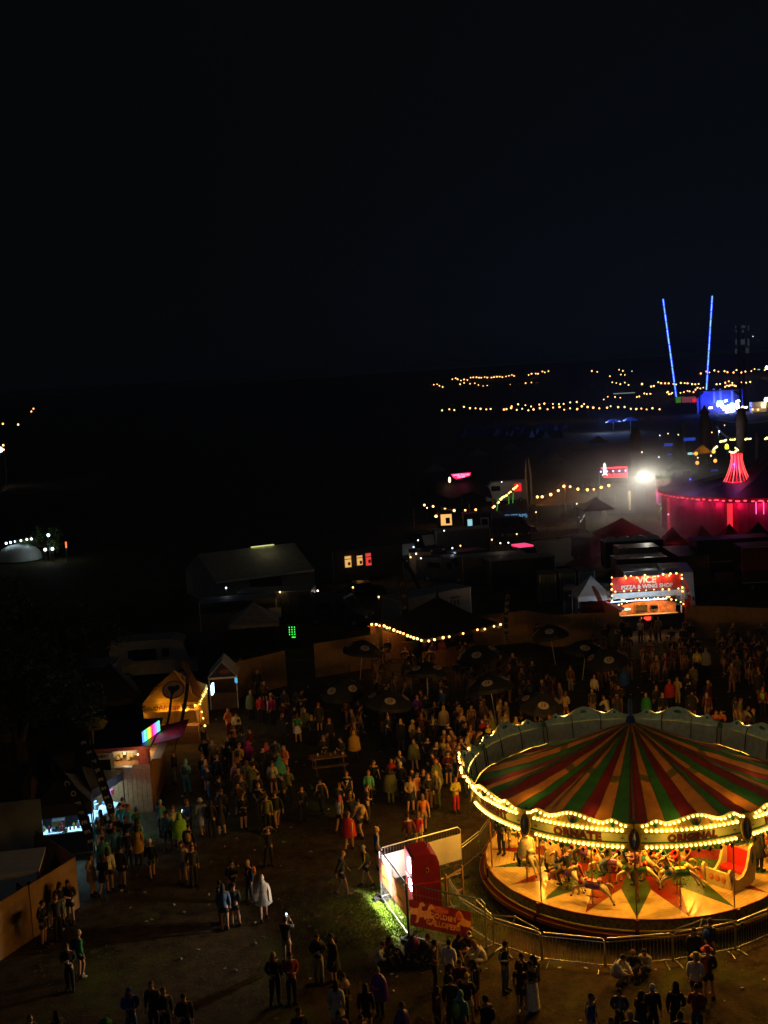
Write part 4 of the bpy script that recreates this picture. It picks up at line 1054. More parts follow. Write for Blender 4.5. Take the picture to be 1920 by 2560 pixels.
# red booth
kb = G(1062, 2262); kz = math.atan2((FD - FA).y, (FD - FA).x) * .35
bo = thing('ticket_booth', 'red curved top ticket booth with a glaring white lit hatch', 'booth', kb, kz); bo.scale = (.70, 1, .98)
pr = [(-.72, .05), (-.74, 2.06), (-.60, 2.18), (.30, 2.22), (.58, 2.12), (.70, 1.86), (.74, 1.0), (.74, .05)]
RB2 = mat('booth_red', (.17, .006, .010), .3, 0, .15, 4)
MB().prism([(x, -.62, z) for x, z in pr], (0, 1.24, 0)).build('cabin', RB2, bo)
MB().box((.02, -.63, 1.12), (1.40, .03, .05)).build('trim_rail', REDP, bo)
MB().tube([(.05, -.64, 1.62), (.05, -.60, 1.62)], .09, 12).tube([(.05, -.66, 1.62), (.05, -.62, 1.62)], .06, 12, 1).build('porthole', [GOLD, GLASS], bo)
MB().tube([(.25, .1, 2.2), (.32, .1, 2.42)], .03, 6).build('aerial', DARK, bo)
MB().box((-.765, 0, 1.15), (.03, 1.20, 2.0)).build('front_panel', mat('booth_pink', (.55, .08, .12), .4, 0, .1, 4), bo)
WTUBE = emat('white_tube', (1.0, .90, .95), 22)
for z, hh in ((1.78, .50), (1.02, .36)): MB().box((-.80, -.36, z), (.06, .34, hh)).build('light_panel', WTUBE, bo)
MB().box((-.86, -.30, 1.40), (.22, .5, .04)).build('counter', DARK, bo)
lamp('SPOT', bo, (-1.15, -.25, 1.88), 3000, (1.0, .95, .80), .12, rot=(0, R(44), R(10)), spot=R(104))
lamp('POINT', bo, (-1.1, 0, 1.6), 95, (1.0, .93, .88), .15)
t = thing('wooden_gate', 'small wooden gate frame between the booth and the carousel', 'gate', G(1118, 2268), R(50))
MB().box((0, 0, .62), (.07, .07, 1.25)).build('post', PLY, t); MB().box((1.0, 0, .62), (.07, .07, 1.25)).build('post', PLY, t); MB().box((.5, 0, 1.1), (1.0, .05, .07)).build('rail', PLY, t); MB().box((.5, 0, .35), (1.0, .05, .07)).build('rail', PLY, t)

# ------------------------------------------------------------------ plywood fences
A0, A1 = G(-60, 2292, 2.0), G(188, 2142, 2.0); A2 = G(88, 2075, 2.0)
fence('long plywood fence at the lower left with people leaning on it', [gz(A0), gz(A1)], 2.0, 2.44)
fence('short plywood fence running back beside the coffee stall', [gz(A1), gz(A2)], 2.0, 1.8)
P1, P2, P3 = G(40, 1990, 2.0), G(105, 1868, 2.0), G(150, 1905, 2.0)
fence('plywood fence behind the tree at far left', [gz(P1), gz(P2), gz(P3)], 2.0, 1.8)
hp = [G(x, y, 2.3) for x, y in ((590, 1655), (784, 1609), (946, 1583))]
fence('plywood fence section just left of the black festoon tent', [gz(p) for p in hp[1:]], 2.3, 2.44)
fence('dim plywood fence section further left, behind the gabled kiosk', [gz(hp[0]), gz(hp[0].lerp(hp[1], .62))], 2.3, 2.44)
hp = [G(x, y, 2.3) for x, y in ((1180, 1540), (1316, 1526), (1377, 1537), (1488, 1532), (1548, 1530))]
fence('plywood fence between the black tent and the pizza stall', [gz(p) for p in hp], 2.3, 2.44)
hp = [G(x, y, 2.3) for x, y in ((1715, 1514), (1832, 1516), (1990, 1524))]
fence('plywood fence right of the pizza stall', [gz(p) for p in hp], 2.3, 2.44)

# ------------------------------------------------------------------ coffee stall
CA, CB = G(92, 2148), G(238, 2130)
cs_ = gazebo('coffee_stall', 'black coffee stall with a blue lit counter', CA, CB, 3.4, 2.25, 3.1, BLACK, DARK, .55, (2, 3), BLACK, cat='stall')
c, L, rz = span(CA, CB)
CTR = mat('counter_white', (.55, .60, .66), .35, 0, .1, 3)
MB().box((-L * .24, .25, 1.0), (L * .42, .6, .06)).build('counter', CTR, cs_); MB().box((L * .26, .25, 1.0), (L * .40, .6, .06)).build('counter', CTR, cs_)
MB().box((0, .05, .5), (L * .95, .04, .95)).build('front_skirt', BLACK, cs_)
rc = random.Random(5)
for i in range(16):
    x = -L * .44 + L * .88 * i / 15 + rc.uniform(-.05, .05); m = MB(); hh = rc.uniform(.12, .32)
    m.lathe([(.0, 0), (.045, 0), (.05, hh * .7), (.022, hh * .82), (.022, hh)], 8); m.build('bottle', mat('bottle_' + 'abcd'[i % 4], ((.5, .55, .6), (.1, .2, .5), (.5, .45, .05), (.4, .05, .08))[i % 4], .15), cs_, (x, .3 + rc.uniform(-.12, .12), 1.03))
MB().box((-L * .1, .55, 1.22), (.55, .4, .42)).build('coffee_machine', mat('polished_steel', (.6, .6, .62), .15, 1.0), cs_)
lamp('AREA', cs_, (0, .9, 2.1), 170, (.35, .72, 1.0), rot=(R(-34), 0, 0), size=(L * .8, .4))
MB().box((0, 1.0, 2.12), (L * .7, .06, .05)).build('tube_light', emat('blue_tube', (.35, .7, 1.0), 6), cs_)
# side hatch where the crowd is lit blue
SA, SB = G(240, 2105), G(318, 2050)
st = gazebo('side_awning', 'black awning of the coffee stall with bright blue and white goods beneath', SA, SB, 2.6, 2.3, 2.9, BLACK, DARK, .4, (2,), BLACK, cat='awning')
c, L2, rz = span(SA, SB)
for i in range(18):
    x = -L2 * .45 + L2 * .9 * rc.random(); z = rc.uniform(.9, 1.9); m = MB().box((0, 0, 0), (rc.uniform(.1, .3), .1, rc.uniform(.1, .28)))
    m.build('goods', mat('goods_' + 'abcde'[i % 5], ((.6, .65, .7), (.05, .1, .6), (.3, .6, .7), (.5, .1, .25), (.6, .65, .65))[i % 5], .4), st, (x, .55 + rc.uniform(-.25, .3), z), (0, 0, rc.uniform(-.3, .3)))
MB().box((0, .5, .85), (L2 * .92, .8, .05)).build('counter', CTR, st)
MB().box((0, .9, 2.24), (L2 * .8, .06, .05)).build('tube_light', emat('blue_tube', (.35, .7, 1.0), 6), st)  # tube added as a source for the blue fill light
lamp('AREA', st, (0, .9, 2.2), 210, (.35, .75, 1.0), rot=(R(-42), 0, 0), size=(L2 * .8, .3))
lamp('POINT', st, (L2 * .2, -.5, 2.0), 14, (.35, .6, 1.0), .15)
FW = mat('flag_white', (.55, .52, .42), .6, 0, .15, 8)
def flagpx(label, fx, fy, tx, ty, cm_, D=None, **kw):
    f = G(fx, fy); d = ray(tx, ty); t_ = f.y / d.y if D is None else D / d.y
    return feather_flag(label, f, Vector((d.x * t_, f.y, CAMZ + d.z * t_)), cm_, **kw)
flagpx('black feather flag lettered COFFEES at the coffee stall', 238, 2172, 150, 1905, BLACK, words='COFFEES', wm=FW, wsize=.30, wid=.38, curve=-1)
flagpx('black feather flag with white script beside the burger van', 300, 2118, 190, 1795, BLACK, words='ESPRESSOS', wm=FW, wsize=.27, wid=.34, curve=-1)

# ------------------------------------------------------------------ white trailer behind the lower left fence
WA, WB = G(-60, 2310), G(98, 2268)
t, L = box_body('white_trailer', 'white trailer with a bold black letter behind the lower left fence', 'trailer', G(-60, 2196, 2.0) - Vector((0, 0, 2)), G(96, 2178, 2.0) - Vector((0, 0, 2)), 2.2, .4, 1.6, WPAINT)
text('M', .8, BLACK, t, (L * .24, -.03, 1.35))
MB().box((L / 2 + .03, .2, 1.1), (.05, .12, .2)).build('tail_light', emat('tail_red', (1, .03, .02), 4), t)
t = thing('pale_screen', 'dim pale fabric screen at the left edge by the coffee stall', 'screen', G(20, 2190), R(8))
MB().box((0, 1.5, 1.3), (2.6, .05, 2.6)).build('sheet', mat('grey_sheet', (.16, .17, .17), .8, 0, .2, 2, .3), t)

# ------------------------------------------------------------------ burger van
VA, VB = G(243, 2040), G(384, 2030)
c, L, rz = span(VA, VB)
bv = thing('burger_van', 'wood clad burger van with a lit serving window and red roof edge', 'food van', (c.x, c.y, 0), rz)
VR = mat('van_rust', (.30, .055, .02), .6, 0, .35, 6, .15)
W_ = 4.6
MB().box((0, W_ / 2, 1.15), (L, W_, 2.30)).build('lower_body', WOOD, bv)
for i in range(12): MB().box((-L / 2 + (i + .5) * L / 12, -.012, 1.05), (L / 12 - .015, .02, 1.96)).build('plank', WOOD, bv)
for i in range(16): MB().box((L / 2 + .012, (i + .5) * W_ / 16, 1.05), (.02, W_ / 16 - .015, 1.96)).build('plank', WOOD, bv)
m = MB(); m.box((-L / 2 + .06, W_ / 2, 2.65), (.12, W_, .72)); m.box((0, W_ - .06, 2.65), (L, .12, .72)); m.box((-L * .32, .05, 2.65), (L * .34, .1, .72)); m.box((L * .40, .05, 2.65), (L * .20, .1, .72)); m.box((L / 2 - .05, W_ * .86, 2.65), (.1, W_ * .28, .72)); m.box((L / 2 - .05, .16, 2.65), (.1, .32, .72))
m.build('upper_body', VR, bv)
MB().box((0, W_ / 2, 3.07), (L + .16, W_ + .16, .12)).build('roof', DARK, bv)
MB().box((0, -.09, 3.10), (L + .2, .06, .16)).build('roof_edge', VR, bv)
mb_ = MB().box((-L * .30, -.05, 2.28), (.95, .05, 1.35)).build('menu_board', mat('menu_pale', (.42, .44, .36), .6, 0, .1, 4), bv)
MB().box((-L * .30, -.085, 2.18), (.62, .02, .98)).build('menu_panel', GLASS, mb_); text('NEXT', .2, BLACK, mb_, (-L * .30, -.08, 2.81), bold=.006)
IN_ = mat('van_interior', (.60, .55, .42), .5, 0, .1, 4)
MB().box((L * .05, .9, 2.6), (L * .62, .04, .78)).build('inner_wall', IN_, bv)
for i in range(7): MB().box((-L * .10 + i * .16, .7, 2.46 + .1 * (i % 3)), (.12, .1, .14 + .06 * (i % 2))).build('kitchen_goods', mat('goods_k%s' % 'abc'[i % 3], ((.5, .4, .2), (.6, .5, .2), (.5, .5, .5))[i % 3], .4), bv)
MB().box((L * .02, -.12, 2.28), (L * .36, .28, .04)).build('serving_shelf', STEEL, bv)
lamp('POINT', bv, (L * .05, .40, 2.90), 26, (1, .72, .38), .06); MB().ball((L * .05, .40, 2.96), .05, 8, 5).build('bulb', BULB, bv)
added_lamp('POINT', bv, (L * .34, -.55, 2.95), 9, (1, .5, .14), .06, .05); lamp('POINT', bv, (L * .30, 1.6, 2.85), 60, (1, .75, .45), .06); MB().ball((L * .30, 1.6, 2.92), .05, 8, 5).build('bulb', BULB, bv)  # outer lamp and bulb added to warm the wood cladding
MB().box((L / 2 + .2, 1.9, 2.28), (.42, 2.4, .05)).build('side_counter', STEEL, bv)
CNP = mat('canopy_red', (.26, .012, .02), .6, 0, .2, 4)
MB().add([(L / 2 + .02, .5, 3.0), (L / 2 + .02, 3.4, 3.0), (L / 2 + 1.5, 3.4, 3.30), (L / 2 + 1.5, .5, 3.30), (L / 2 + .02, .5, 3.04), (L / 2 + .02, 3.4, 3.04), (L / 2 + 1.5, 3.4, 3.34), (L / 2 + 1.5, .5, 3.34)], [(0, 1, 2, 3), (7, 6, 5, 4), (3, 2, 6, 7), (0, 3, 7, 4), (1, 5, 6, 2)]).build('hatch_canopy', CNP, bv)
# rainbow light sign on the roof
led = ob('light_sign', None, bv, (L / 2 - .05, 1.5, 3.14), (0, 0, R(76) - rz), .74)
rb = [(.1, .25, 1), (.15, .7, 1), (.05, 1, .2), (.35, 1, .05), (1, .75, .05), (1, .25, .02), (1, .02, .08), (1, .05, .5), (.9, .1, 1), (.25, .2, 1), (.1, .6, 1), (.1, 1, .5)]
for i, cc in enumerate(rb): MB().box((i * .21 - 1.2, 0, .34), (.20, .06, .66)).build('light_strip', emat('led_%s' % 'abcdefghijkl'[i], cc, 2.2), led)
MB().box((0, .06, .34), (2.65, .05, .76)).build('backing', DARK, led)
lamp('POINT', bv, (L / 2 + .8, 1.4, 3.7), 5, (.8, .4, .8), .3)

# ------------------------------------------------------------------ braai stall
YA, YB = G(364, 1866), G(503, 1858)
YEL = mat('yellow_canvas', (.58, .32, .025), .7, 0, .12, 4, .15, trans=.3)
br_ = gazebo('braai_stall', 'yellow gazebo stall with a round emblem and lettered valance', YA, YB, 3.6, 2.35, 3.75, YEL, STEEL, .48, (2, 3), YEL, cat='stall')
c, L, rz = span(YA, YB)
BTX = mat('print_black', (.02, .015, .01), .6); RTX = mat('print_red', (.42, .03, .015), .6)
for wd, m_, x in (('South', BTX, -L * .34), ('African', RTX, -L * .02), ('Braai', BTX, L * .33)): text(wd, .40, m_, br_, (x, -.02, 2.11), extrude=.003, bold=.006)
def emblem(parent, c_, rot, s=1.0):
    e = MB().tube([(0, 0, 0), (0, 0, .012)], .62 * s, 24).build('emblem', mat('emblem_rim', (.16, .02, .02), .6), parent, c_, rot)
    MB().tube([(0, 0, .012), (0, 0, .02)], .54 * s, 24).build('emblem_field', mat('emblem_pale', (.50, .36, .30), .6, 0, .2, 4), e)
    q = [(-.30, .05), (-.34, .24), (-.24, .20), (-.12, .28), (.02, .20), (.14, .30), (.30, .28), (.34, .10), (.26, -.08), (.10, -.16), (.02, -.34), (-.12, -.30), (-.16, -.12)]
    MB().prism([(x * s, y * s, .021) for x, y in q], (0, 0, .006)).build('emblem_figure', BTX, e)
sl_ = math.atan2(1.4, 1.8)
emblem(br_, (.1, .72, 2.35 + .72 * (1.4 / 1.8) - .02), (sl_, 0, 0))
emblem(br_, (L / 2 - .75, 1.9, 2.35 + .75 * (1.4 / (L / 2)) - .02), (math.atan2(1.4, L / 2), 0, R(90)), .8)
text('South', .28, BTX, br_, (.2, 3.50, 1.55), extrude=.003, bold=.006); text('African', .25, RTX, br_, (.2, 3.50, 1.28), extrude=.003, bold=.006)
MB().box((.2, .3, .5), (L * .8, .6, 1.0)).build('counter', WOOD, br_)
lamp('POINT', br_, (-L * .12, .30, 2.0), 42, (1, .55, .15), .06); added_lamp('POINT', br_, (L * .26, -.15, 1.95), 40, (1, .5, .13), .06, .06)
rt = br_.matrix_basis
def loc_(p): return Matrix.Translation(br_.location) @ Matrix.Rotation(rz, 4, 'Z') @ Vector(p)
festoon('warm festoon bulbs along the right eave of the yellow stall', [loc_((L / 2 - .3, -.06, 2.1)), loc_((L / 2 + .05, -.05, 2.2)), loc_((L / 2 + .12, 3.6, 2.35))], 8, .052, BULB, 9.0, (1, .5, .13), 2)
festoon('warm festoon bulbs hanging down the front right leg of the yellow stall', [loc_((L / 2 + .06, .1, 2.3)), loc_((L / 2 + .25, .3, .7))], 4, .055, BULB, 7, (1, .5, .13), 2)
MB().box((L / 2 + .35, 3.3, 2.15), (.10, .7, .55)).build('screen', emat('stall_screen', (.45, .75, 1), 5), br_)
TIP = mat('flag_amber', (.30, .13, .01), .6, 0, .2, 4)
flagpx('tall dark feather flag with an amber tip, left one before the yellow stall', 380, 1945, 438, 1726, BLACK, wid=.28, curve=-.3)
flagpx('tall dark feather flag with an amber tip, right one before the yellow stall', 432, 1905, 478, 1655, BLACK, wid=.34, tip=TIP, curve=-.4)
flagpx('amber feather flag curling above the roof of the yellow stall', 500, 1850, 470, 1655, TIP, wid=.45, curve=-.8)
# black gazebo left of it
KA, KB = G(228, 1872), G(366, 1852)
gazebo('black_gazebo', 'plain black gazebo left of the yellow stall', KA, KB, 4.2, 2.5, 4.2, BLACK, DARK, .3, (2, 3), BLACK)
# blue and white gabled tent
NA, NB = G(527, 1775), G(597, 1770)
NAVYC = mat('navy_canvas', (.020, .026, .075), .7, 0, .2, 4, .1)
c, L, rz = span(NA, NB)
bw = thing('gabled_kiosk', 'small gabled kiosk tent with a navy front and white roof edges', 'kiosk', (c.x, c.y, 0), rz)
hx, ez, az, dp_ = L / 2, 1.98, 2.85, 2.3
MB().prism([(-hx, 0, ez), (hx, 0, ez), (0, 0, az)], (0, .05, 0)).build('gable', NAVYC, bw)
MB().ball((hx * .2, -.02, ez + .32), (.34, .015, .14), 10, 5).build('gable_print', mat('print_rose', (.25, .06, .07), .6), bw)
for s_ in (-1, 1):
    MB().add([(s_ * hx * 1.06, -.08, ez - .05), (s_ * hx * 1.06, dp_, ez - .05), (0, dp_, az + .03), (0, -.08, az + .03), (s_ * hx * 1.06, -.08, ez), (s_ * hx * 1.06, dp_, ez), (0, dp_, az + .08), (0, -.08, az + .08)], [(0, 1, 2, 3), (7, 6, 5, 4), (0, 3, 7, 4), (0, 4, 5, 1), (1, 5, 6, 2)]).build('roof_panel', WHITE, bw)
    for y in (0, dp_): MB().box((s_ * hx * .97, y, ez / 2), (.06, .06, ez)).build('leg', WPAINT, bw)
MB().box((0, -.03, ez - .06), (L, .05, .10)).build('eave_strip', WPAINT, bw)
MB().box((0, dp_ - .05, 1.0), (L, .04, 1.9)).build('back_wall', mat('dark_plywood', (.12, .07, .035), .8, 0, .3, 3), bw); MB().box((0, .3, .5), (L * .9, .5, 1.0)).build('counter', MATS['dark_plywood'], bw)
MB().box((hx * .95, -.06, ez - .25), (.16, .05, .3)).build('glow_sign', emat('teal_sign', (.05, .35, .6), 1.2), bw)

# ------------------------------------------------------------------ caravan and sheds behind
cp_ = G(385, 1702)
cv = van('motorhome', 'pale motorhome parked in the dark behind the stalls', cp_ + Vector((0, 1.2, 0)), R(4), GREYP, 5.8, 2.3, 2.75, camper=True)
MB().box((-.6, -1.16, 1.8), (1.6, .02, .75)).build('window', GLASS, cv)
cb = G(500, 1690)
van('dark_van', 'dark van with a brownish windscreen frame right of the motorhome', cb + Vector((.4, 1.6, 0)), R(-40), DARK, 4.8, 1.9, 2.3)
for (a, b), lab, zz, hh in ((((208, 1775), (292, 1770)), 'pale striped cabin roof behind the black gazebo', 0, 2.6), (((70, 1800), (200, 1795)), 'pale low cabin behind the tree at left', 0, 2.3)):
    t, L = box_body('site_cabin', lab, 'cabin', G(*a), G(*b), 2.4, zz, hh, GREYP, WPAINT, False)
    MB().box((0, -.01, 1.1), (.8, .02, 1.9)).build('door', DARK, t)
t = thing('pale_parasol', 'small olive parasol top seen between the black gazebos', 'parasol', G(238, 1905), 0)
MB().lathe([(1.0, 1.95), (.6, 2.25), (.02, 2.45)], 8).build('canopy', mat('olive_canvas', (.20, .22, .06), .7, 0, .2, 4, .1), t); MB().tube([(0, 0, 0), (0, 0, 2.4)], .025, 6).build('pole', STEEL, t)
t = thing('menu_totem', 'narrow pale totem board with an orange top left of the burger van', 'sign', G(212, 1945), R(5))
MB().box((0, 0, 1.2), (.85, .12, 2.4)).build('board', mat('totem_pale', (.34, .36, .22), .6, 0, .2, 3), t); MB().box((.15, -.03, 2.5), (.5, .12, .2)).build('topper', cloth('orange'), t)

# white marquee
MA, MBp = G(542, 1520), G(788, 1486)
c, L, rz = span(MA, MBp)
mq = thing('frame_marquee', 'large pale frame marquee in the dark field behind the stalls', 'marquee', (c.x, c.y, 0), rz)
MQ = mat('marquee_canvas', (.30, .29, .24), .7, 0, .15, 2, .15, trans=.15)
DP = 9.0
for i in range(3):
    x0, x1 = -L / 2 + i * L / 3, -L / 2 + (i + 1) * L / 3
    MB().add([(x0, -.2, 2.3), (x1, -.2, 2.3), (x1, DP / 2, 4.3), (x0, DP / 2, 4.3)], [(0, 1, 2, 3)]).build('roof_panel', MQ, mq)
    MB().add([(x1, DP + .2, 2.3), (x0, DP + .2, 2.3), (x0, DP / 2, 4.3), (x1, DP / 2, 4.3)], [(0, 1, 2, 3)]).build('roof_panel', MQ, mq)
    MB().box(((x0 + x1) / 2, -.22, 2.26), (x1 - x0 - .03, .05, .16)).build('eave_strip', WPAINT, mq)
    MB().box(((x0 + x1) / 2, 0, 1.1), (x1 - x0 - .03, .03, 2.2)).build('side_wall', MQ if i != 1 else DARK, mq)
    for x in (x0,) + ((x1,) if i == 2 else ()): MB().tube([(x, 0, 0), (x, 0, 2.3), (x, DP / 2, 4.27)], .05, 5).build('leg', STEEL, mq)
for x in (-L / 2, L / 2): MB().add([(x, 0, 0), (x, DP, 0), (x, DP, 2.3), (x, DP / 2, 4.28), (x, 0, 2.3)], [(0, 1, 2, 3, 4)]).build('gable', MQ, mq)
m = MB().box((L * .16, DP / 2 - .1, 4.36), (2.2, .3, .06)); m.build('ridge_light', emat('ridge_tube', (.75, .8, .3), .9), mq)
lamp('POINT', mq, (L * .16, DP / 2 - 1.6, 5.0), 12, (.9, .85, .45), .2)
t = thing('floodlight_pole', 'tiny yellow green floodlight left of the pale marquee', 'lamp', G(524, 1480), 0)
MB().tube([(0, 0, 0), (0, 0, 3.6)], .04, 5).build('pole', STEEL, t); MB().box((0, -.06, 3.6), (.4, .12, .16)).build('lamp_head', emat('yg_flood', (.9, .95, .4), 2.5), t)

# lit cabin with three windows
LA, LB2 = G(835, 1462), G(1010, 1440)
t, L = box_body('lit_cabin', 'dark cabin with three warm lit windows', 'cabin', LA, LB2, 3.0, .2, 2.9, DARK, DARK, False)
WY = emat('window_glow', (1.0, .55, .16), .8); WR_ = emat('window_red', (1.0, .06, .05), .8)
for x, w_, h_, mm in ((-2.1, .62, 1.05, WY), (-.9, .55, .9, WY), (.0, .52, 1.15, WR_)):
    q = MB().box((x, -.03, 2.05), (w_ + .1, .04, h_ + .1)).build('window', WPAINT, t); MB().box((x, -.055, 2.05), (w_, .02, h_)).build('pane', mm, q); MB().box((x, -.07, 2.3), (w_, .02, .06)).build('glazing_bar', DARK, q); MB().box((x + .1, -.07, 1.85), (.25, .01, .3)).build('silhouette', DARK, q)
lamp('POINT', t, (-L * .2, -1.0, 2.0), 7, AMBER, .3)
# dark car, its roof glint painted in as a pale roof
cr = thing('parked_car', 'dark car whose roof catches a pale glint below the lit cabin', 'car', G(905, 1495), R(8))
MB().prism([(x, -.85, z) for x, z in ((-2.1, .35), (-2.05, .85), (-1.3, .95), (-.7, 1.42), (.6, 1.45), (1.2, .98), (2.0, .85), (2.1, .35))], (0, 1.7, 0)).build('body', mat('car_dark', (.02, .02, .02), .15, .3, .1), cr)
MB().box((-.05, 0, 1.20), (1.5, 1.5, .38)).build('window', GLASS, cr); MB().box((-.05, 0, 1.45), (1.4, 1.5, .04)).build('roof', mat('car_roof_glint', (.45, .45, .40), .15, .6), cr)
for x in (-1.3, 1.3):
    for y in (-.8, .8): wheel(cr, (x, y, .3), .3)
# white print truck box
TA, TB = G(1000, 1582), G(1176, 1548)
t, L = box_body('drinks_truck', 'cream truck side printed with a blue arch window and bottles', 'truck', G(997, 1500, 3.1) * 1.0 - Vector((0, 0, 3.1)), G(1176, 1468, 3.1) - Vector((0, 0, 3.1)), 2.3, .7, 2.4, mat('truck_cream', (.46, .36, .22), .5, 0, .1, 2), GREYP)
MB().lathe([(.0, 0), (.55, 0)], 14, a0=PI / 2, a1=3 * PI / 2).build('printed_arch', mat('print_blue', (.05, .10, .20), .6, 0, .5, 9), t, (-L * .02, -.02, 2.05), (PI / 2, 0, 0))
for i in range(8):
    MB().tube([(0, 0, 0), (0, 0, .30), (0, 0, .36), (0, 0, .46)], [.055, .055, .022, .022], 6).build('printed_bottle', mat('print_bottle', (.14, .05, .03), .5, 0, .4, 9), t, (L * .16 + (i % 4) * .34, -.05, 1.95 - .6 * (i // 4)))
MB().box((L * .27, -.02, 2.55), (.9, .01, .10)).build('printed_line', BTX, t)
MB().box((-L / 2 - .02, 1.1, 1.9), (.03, 2.1, 2.2)).build('end_door', GREYP, t)

# ------------------------------------------------------------------ black festoon tent
E0, E1, E2 = G(1060, 1600, 2.4), G(938, 1564, 2.4), G(1258, 1563, 2.4)
u_ = E2 - E0; dpt = (E1 - E0).length
bt = gazebo('black_tent', 'black pagoda tent with festoon bulbs along its eaves', gz(E0), gz(E2), dpt, 2.45, 4.4, BLACK, DARK, .22, (2,), mat('tent_wall', (.06, .04, .02), .8), cat='tent', sag=.3)
c, L, rz = span(gz(E0), gz(E2))
def inb(p): return Matrix.Translation((c.x, c.y, 0)) @ Matrix.Rotation(rz, 4, 'Z') @ Vector(p)
MB().tube([(0, dpt / 2, 4.3), (.05, dpt / 2, 4.9)], [.12, .02], 6).build('finial', BLACK, bt)
m = MB(); m.box((0, 1.6, .55), (L * .7, .5, 1.1)); m.build('bar_counter', WOOD, bt)
for i in range(6): MB().box((-L * .3 + i * L * .12, 3.2, 1.5), (.35, .06, .8)).build('hanging_cloth', mat('cloth_bar_' + 'abc'[i % 3], ((.05, .12, .02), (.3, .12, .02), (.10, .02, .02))[i % 3], .8), bt)
festoon('warm festoon bulbs along the right eave of the black tent', [E0 + Vector((0, -.15, -.1)), E0.lerp(E2, .5) + Vector((0, -.15, -.02)), E2 + Vector((0, -.15, .1))], 11, .085, FBULB, 5, AMBER, 2)
festoon('warm festoon bulbs along the left eave of the black tent', [E0 + Vector((-.1, -.1, -.05)), E1.lerp(E0, .15) + Vector((0, -.1, .18)), E1 + Vector((-.4, 0, .1))], 15, .085, FBULB, 5, AMBER, 2)
HA, HB = G(944, 1640), G(1003, 1652)
ht = thing('wooden_hut', 'orange lit wooden hut at the left end of the black tent', 'hut', (HA + HB) / 2, R(-6))
L = (HB - HA).length
for i in range(9): MB().box((-L / 2 + (i + .5) * L / 9, 0, 1.15), (L / 9 - .015, .05, 2.3)).build('plank', WOOD, ht)
MB().box((0, 1.0, 1.15), (L, .05, 2.3)).build('back_wall', WOOD, ht); MB().box((0, .5, 2.34), (L + .3, 1.4, .07)).build('roof', WOOD, ht); MB().box((L * .55, -.4, .6), (.7, .5, 1.2)).build('counter', WOOD, ht)
lamp('POINT', ht, (.1, -.5, 2.25), 16, AMBER, .08)
flagpx('leaning black feather flag with grey lettering in front of the black tent', 1010, 1640, 998, 1410, BLACK, words='CRAFT', wm=mat('flag_grey', (.18, .18, .19), .6), wsize=.42, wid=.75, curve=-.6)
flagpx('upright black feather flag lettered CRAFTED right of the black tent', 1268, 1640, 1272, 1452, BLACK, words='CRAFTED', wm=MATS['flag_grey'], wsize=.42, wid=.85, curve=.3)
flagpx('long dark banner flag leaning above the lit cabin', 1062, 1510, 1000, 1385, DARK, wid=.7, curve=-.5)

# ------------------------------------------------------------------ umbrellas with the number thirteen
UC = mat('umbrella_black', (.014, .015, .018), .7, 0, .3, 3, .1)
UW = mat('umbrella_print', (.38, .36, .33), .7, 0, .3, 9); UR = mat('umbrella_figure', (.20, .03, .03), .7)
um = thing('umbrella', 'black umbrella', 'umbrella', (0, 0, 0), 0, 'black umbrellas printed with 13')
MB().tube([(0, 0, 0), (0, 0, 2.75)], .026, 6).build('pole', WPAINT, um)
MB().lathe([(.28, 0), (.26, .08), (.04, .1)], 10).build('base', DARK, um)
for i in range(8):
    a0, a1 = (i - .5) * PI / 4, (i + .5) * PI / 4; m = MB(); v = []
    for r_, z in ((.03, 2.78), (.6, 2.60), (1.1, 2.36), (1.5, 2.06)):
        for a in (a0, (a0 + a1) / 2, a1): v.append((r_ * math.sin(a) * (1 if a != (a0 + a1) / 2 else .965), -r_ * math.cos(a) * (1 if a != (a0 + a1) / 2 else .965), z - (.03 if a == (a0 + a1) / 2 else 0)))
    m.add(v, [(r * 3 + k, r * 3 + 3 + k, r * 3 + 4 + k, r * 3 + 1 + k) for r in range(3) for k in range(2)])
    m.add([v[9], v[10], v[11], Vector(v[11]) - Vector((0, 0, .2)), Vector(v[10]) - Vector((0, 0, .2)), Vector(v[9]) - Vector((0, 0, .2))], [(0, 5, 4, 1), (1, 4, 3, 2)])
    pnl = m.build('panel', UC, um)
    if i % 2 == 0:
        am = i * PI / 4; c_ = Vector((1.02 * math.sin(am), -1.02 * math.cos(am), 2.40)); tl = math.atan2(.58, 1.0)
        rot = Matrix.Rotation(am, 4, 'Z') @ Matrix.Rotation(tl - .02, 4, 'X')
        e = MB().prism([(.34 * math.cos(2 * PI * k / 20), .27 * math.sin(2 * PI * k / 20), .0) for k in range(20)], (0, 0, .012)).build('badge', UW, pnl); e.location = c_; e.rotation_euler = rot.to_euler()
        q = ob('lettering', text_mesh('13', .34, UR, .006, bold=.012), pnl, c_ + rot.to_3x3() @ Vector((0, 0, .016)), rot.to_euler())
ul = [(895, 1619, 8, 'at the fence left of the black tent'), (1207, 1629, -4, 'before the right end of the black tent'), (1066, 1676, 45, 'furthest back in the middle, showing two badges'), (860, 1719, 45, 'leftmost, showing two badges'), (958, 1745, 3, 'brightest badge, left of the carousel crest'),
      (1237, 1715, -6, 'on a white pole left of the carousel crest'), (1339, 1749, 5, 'nearest the carousel crest'), (1386, 1582, 0, 'against the plywood fence left of the pizza stall'), (1453, 1616, -5, 'in front of the pizza stall crowd at left'), (1526, 1642, 10, 'closest below the pizza stall crowd')]
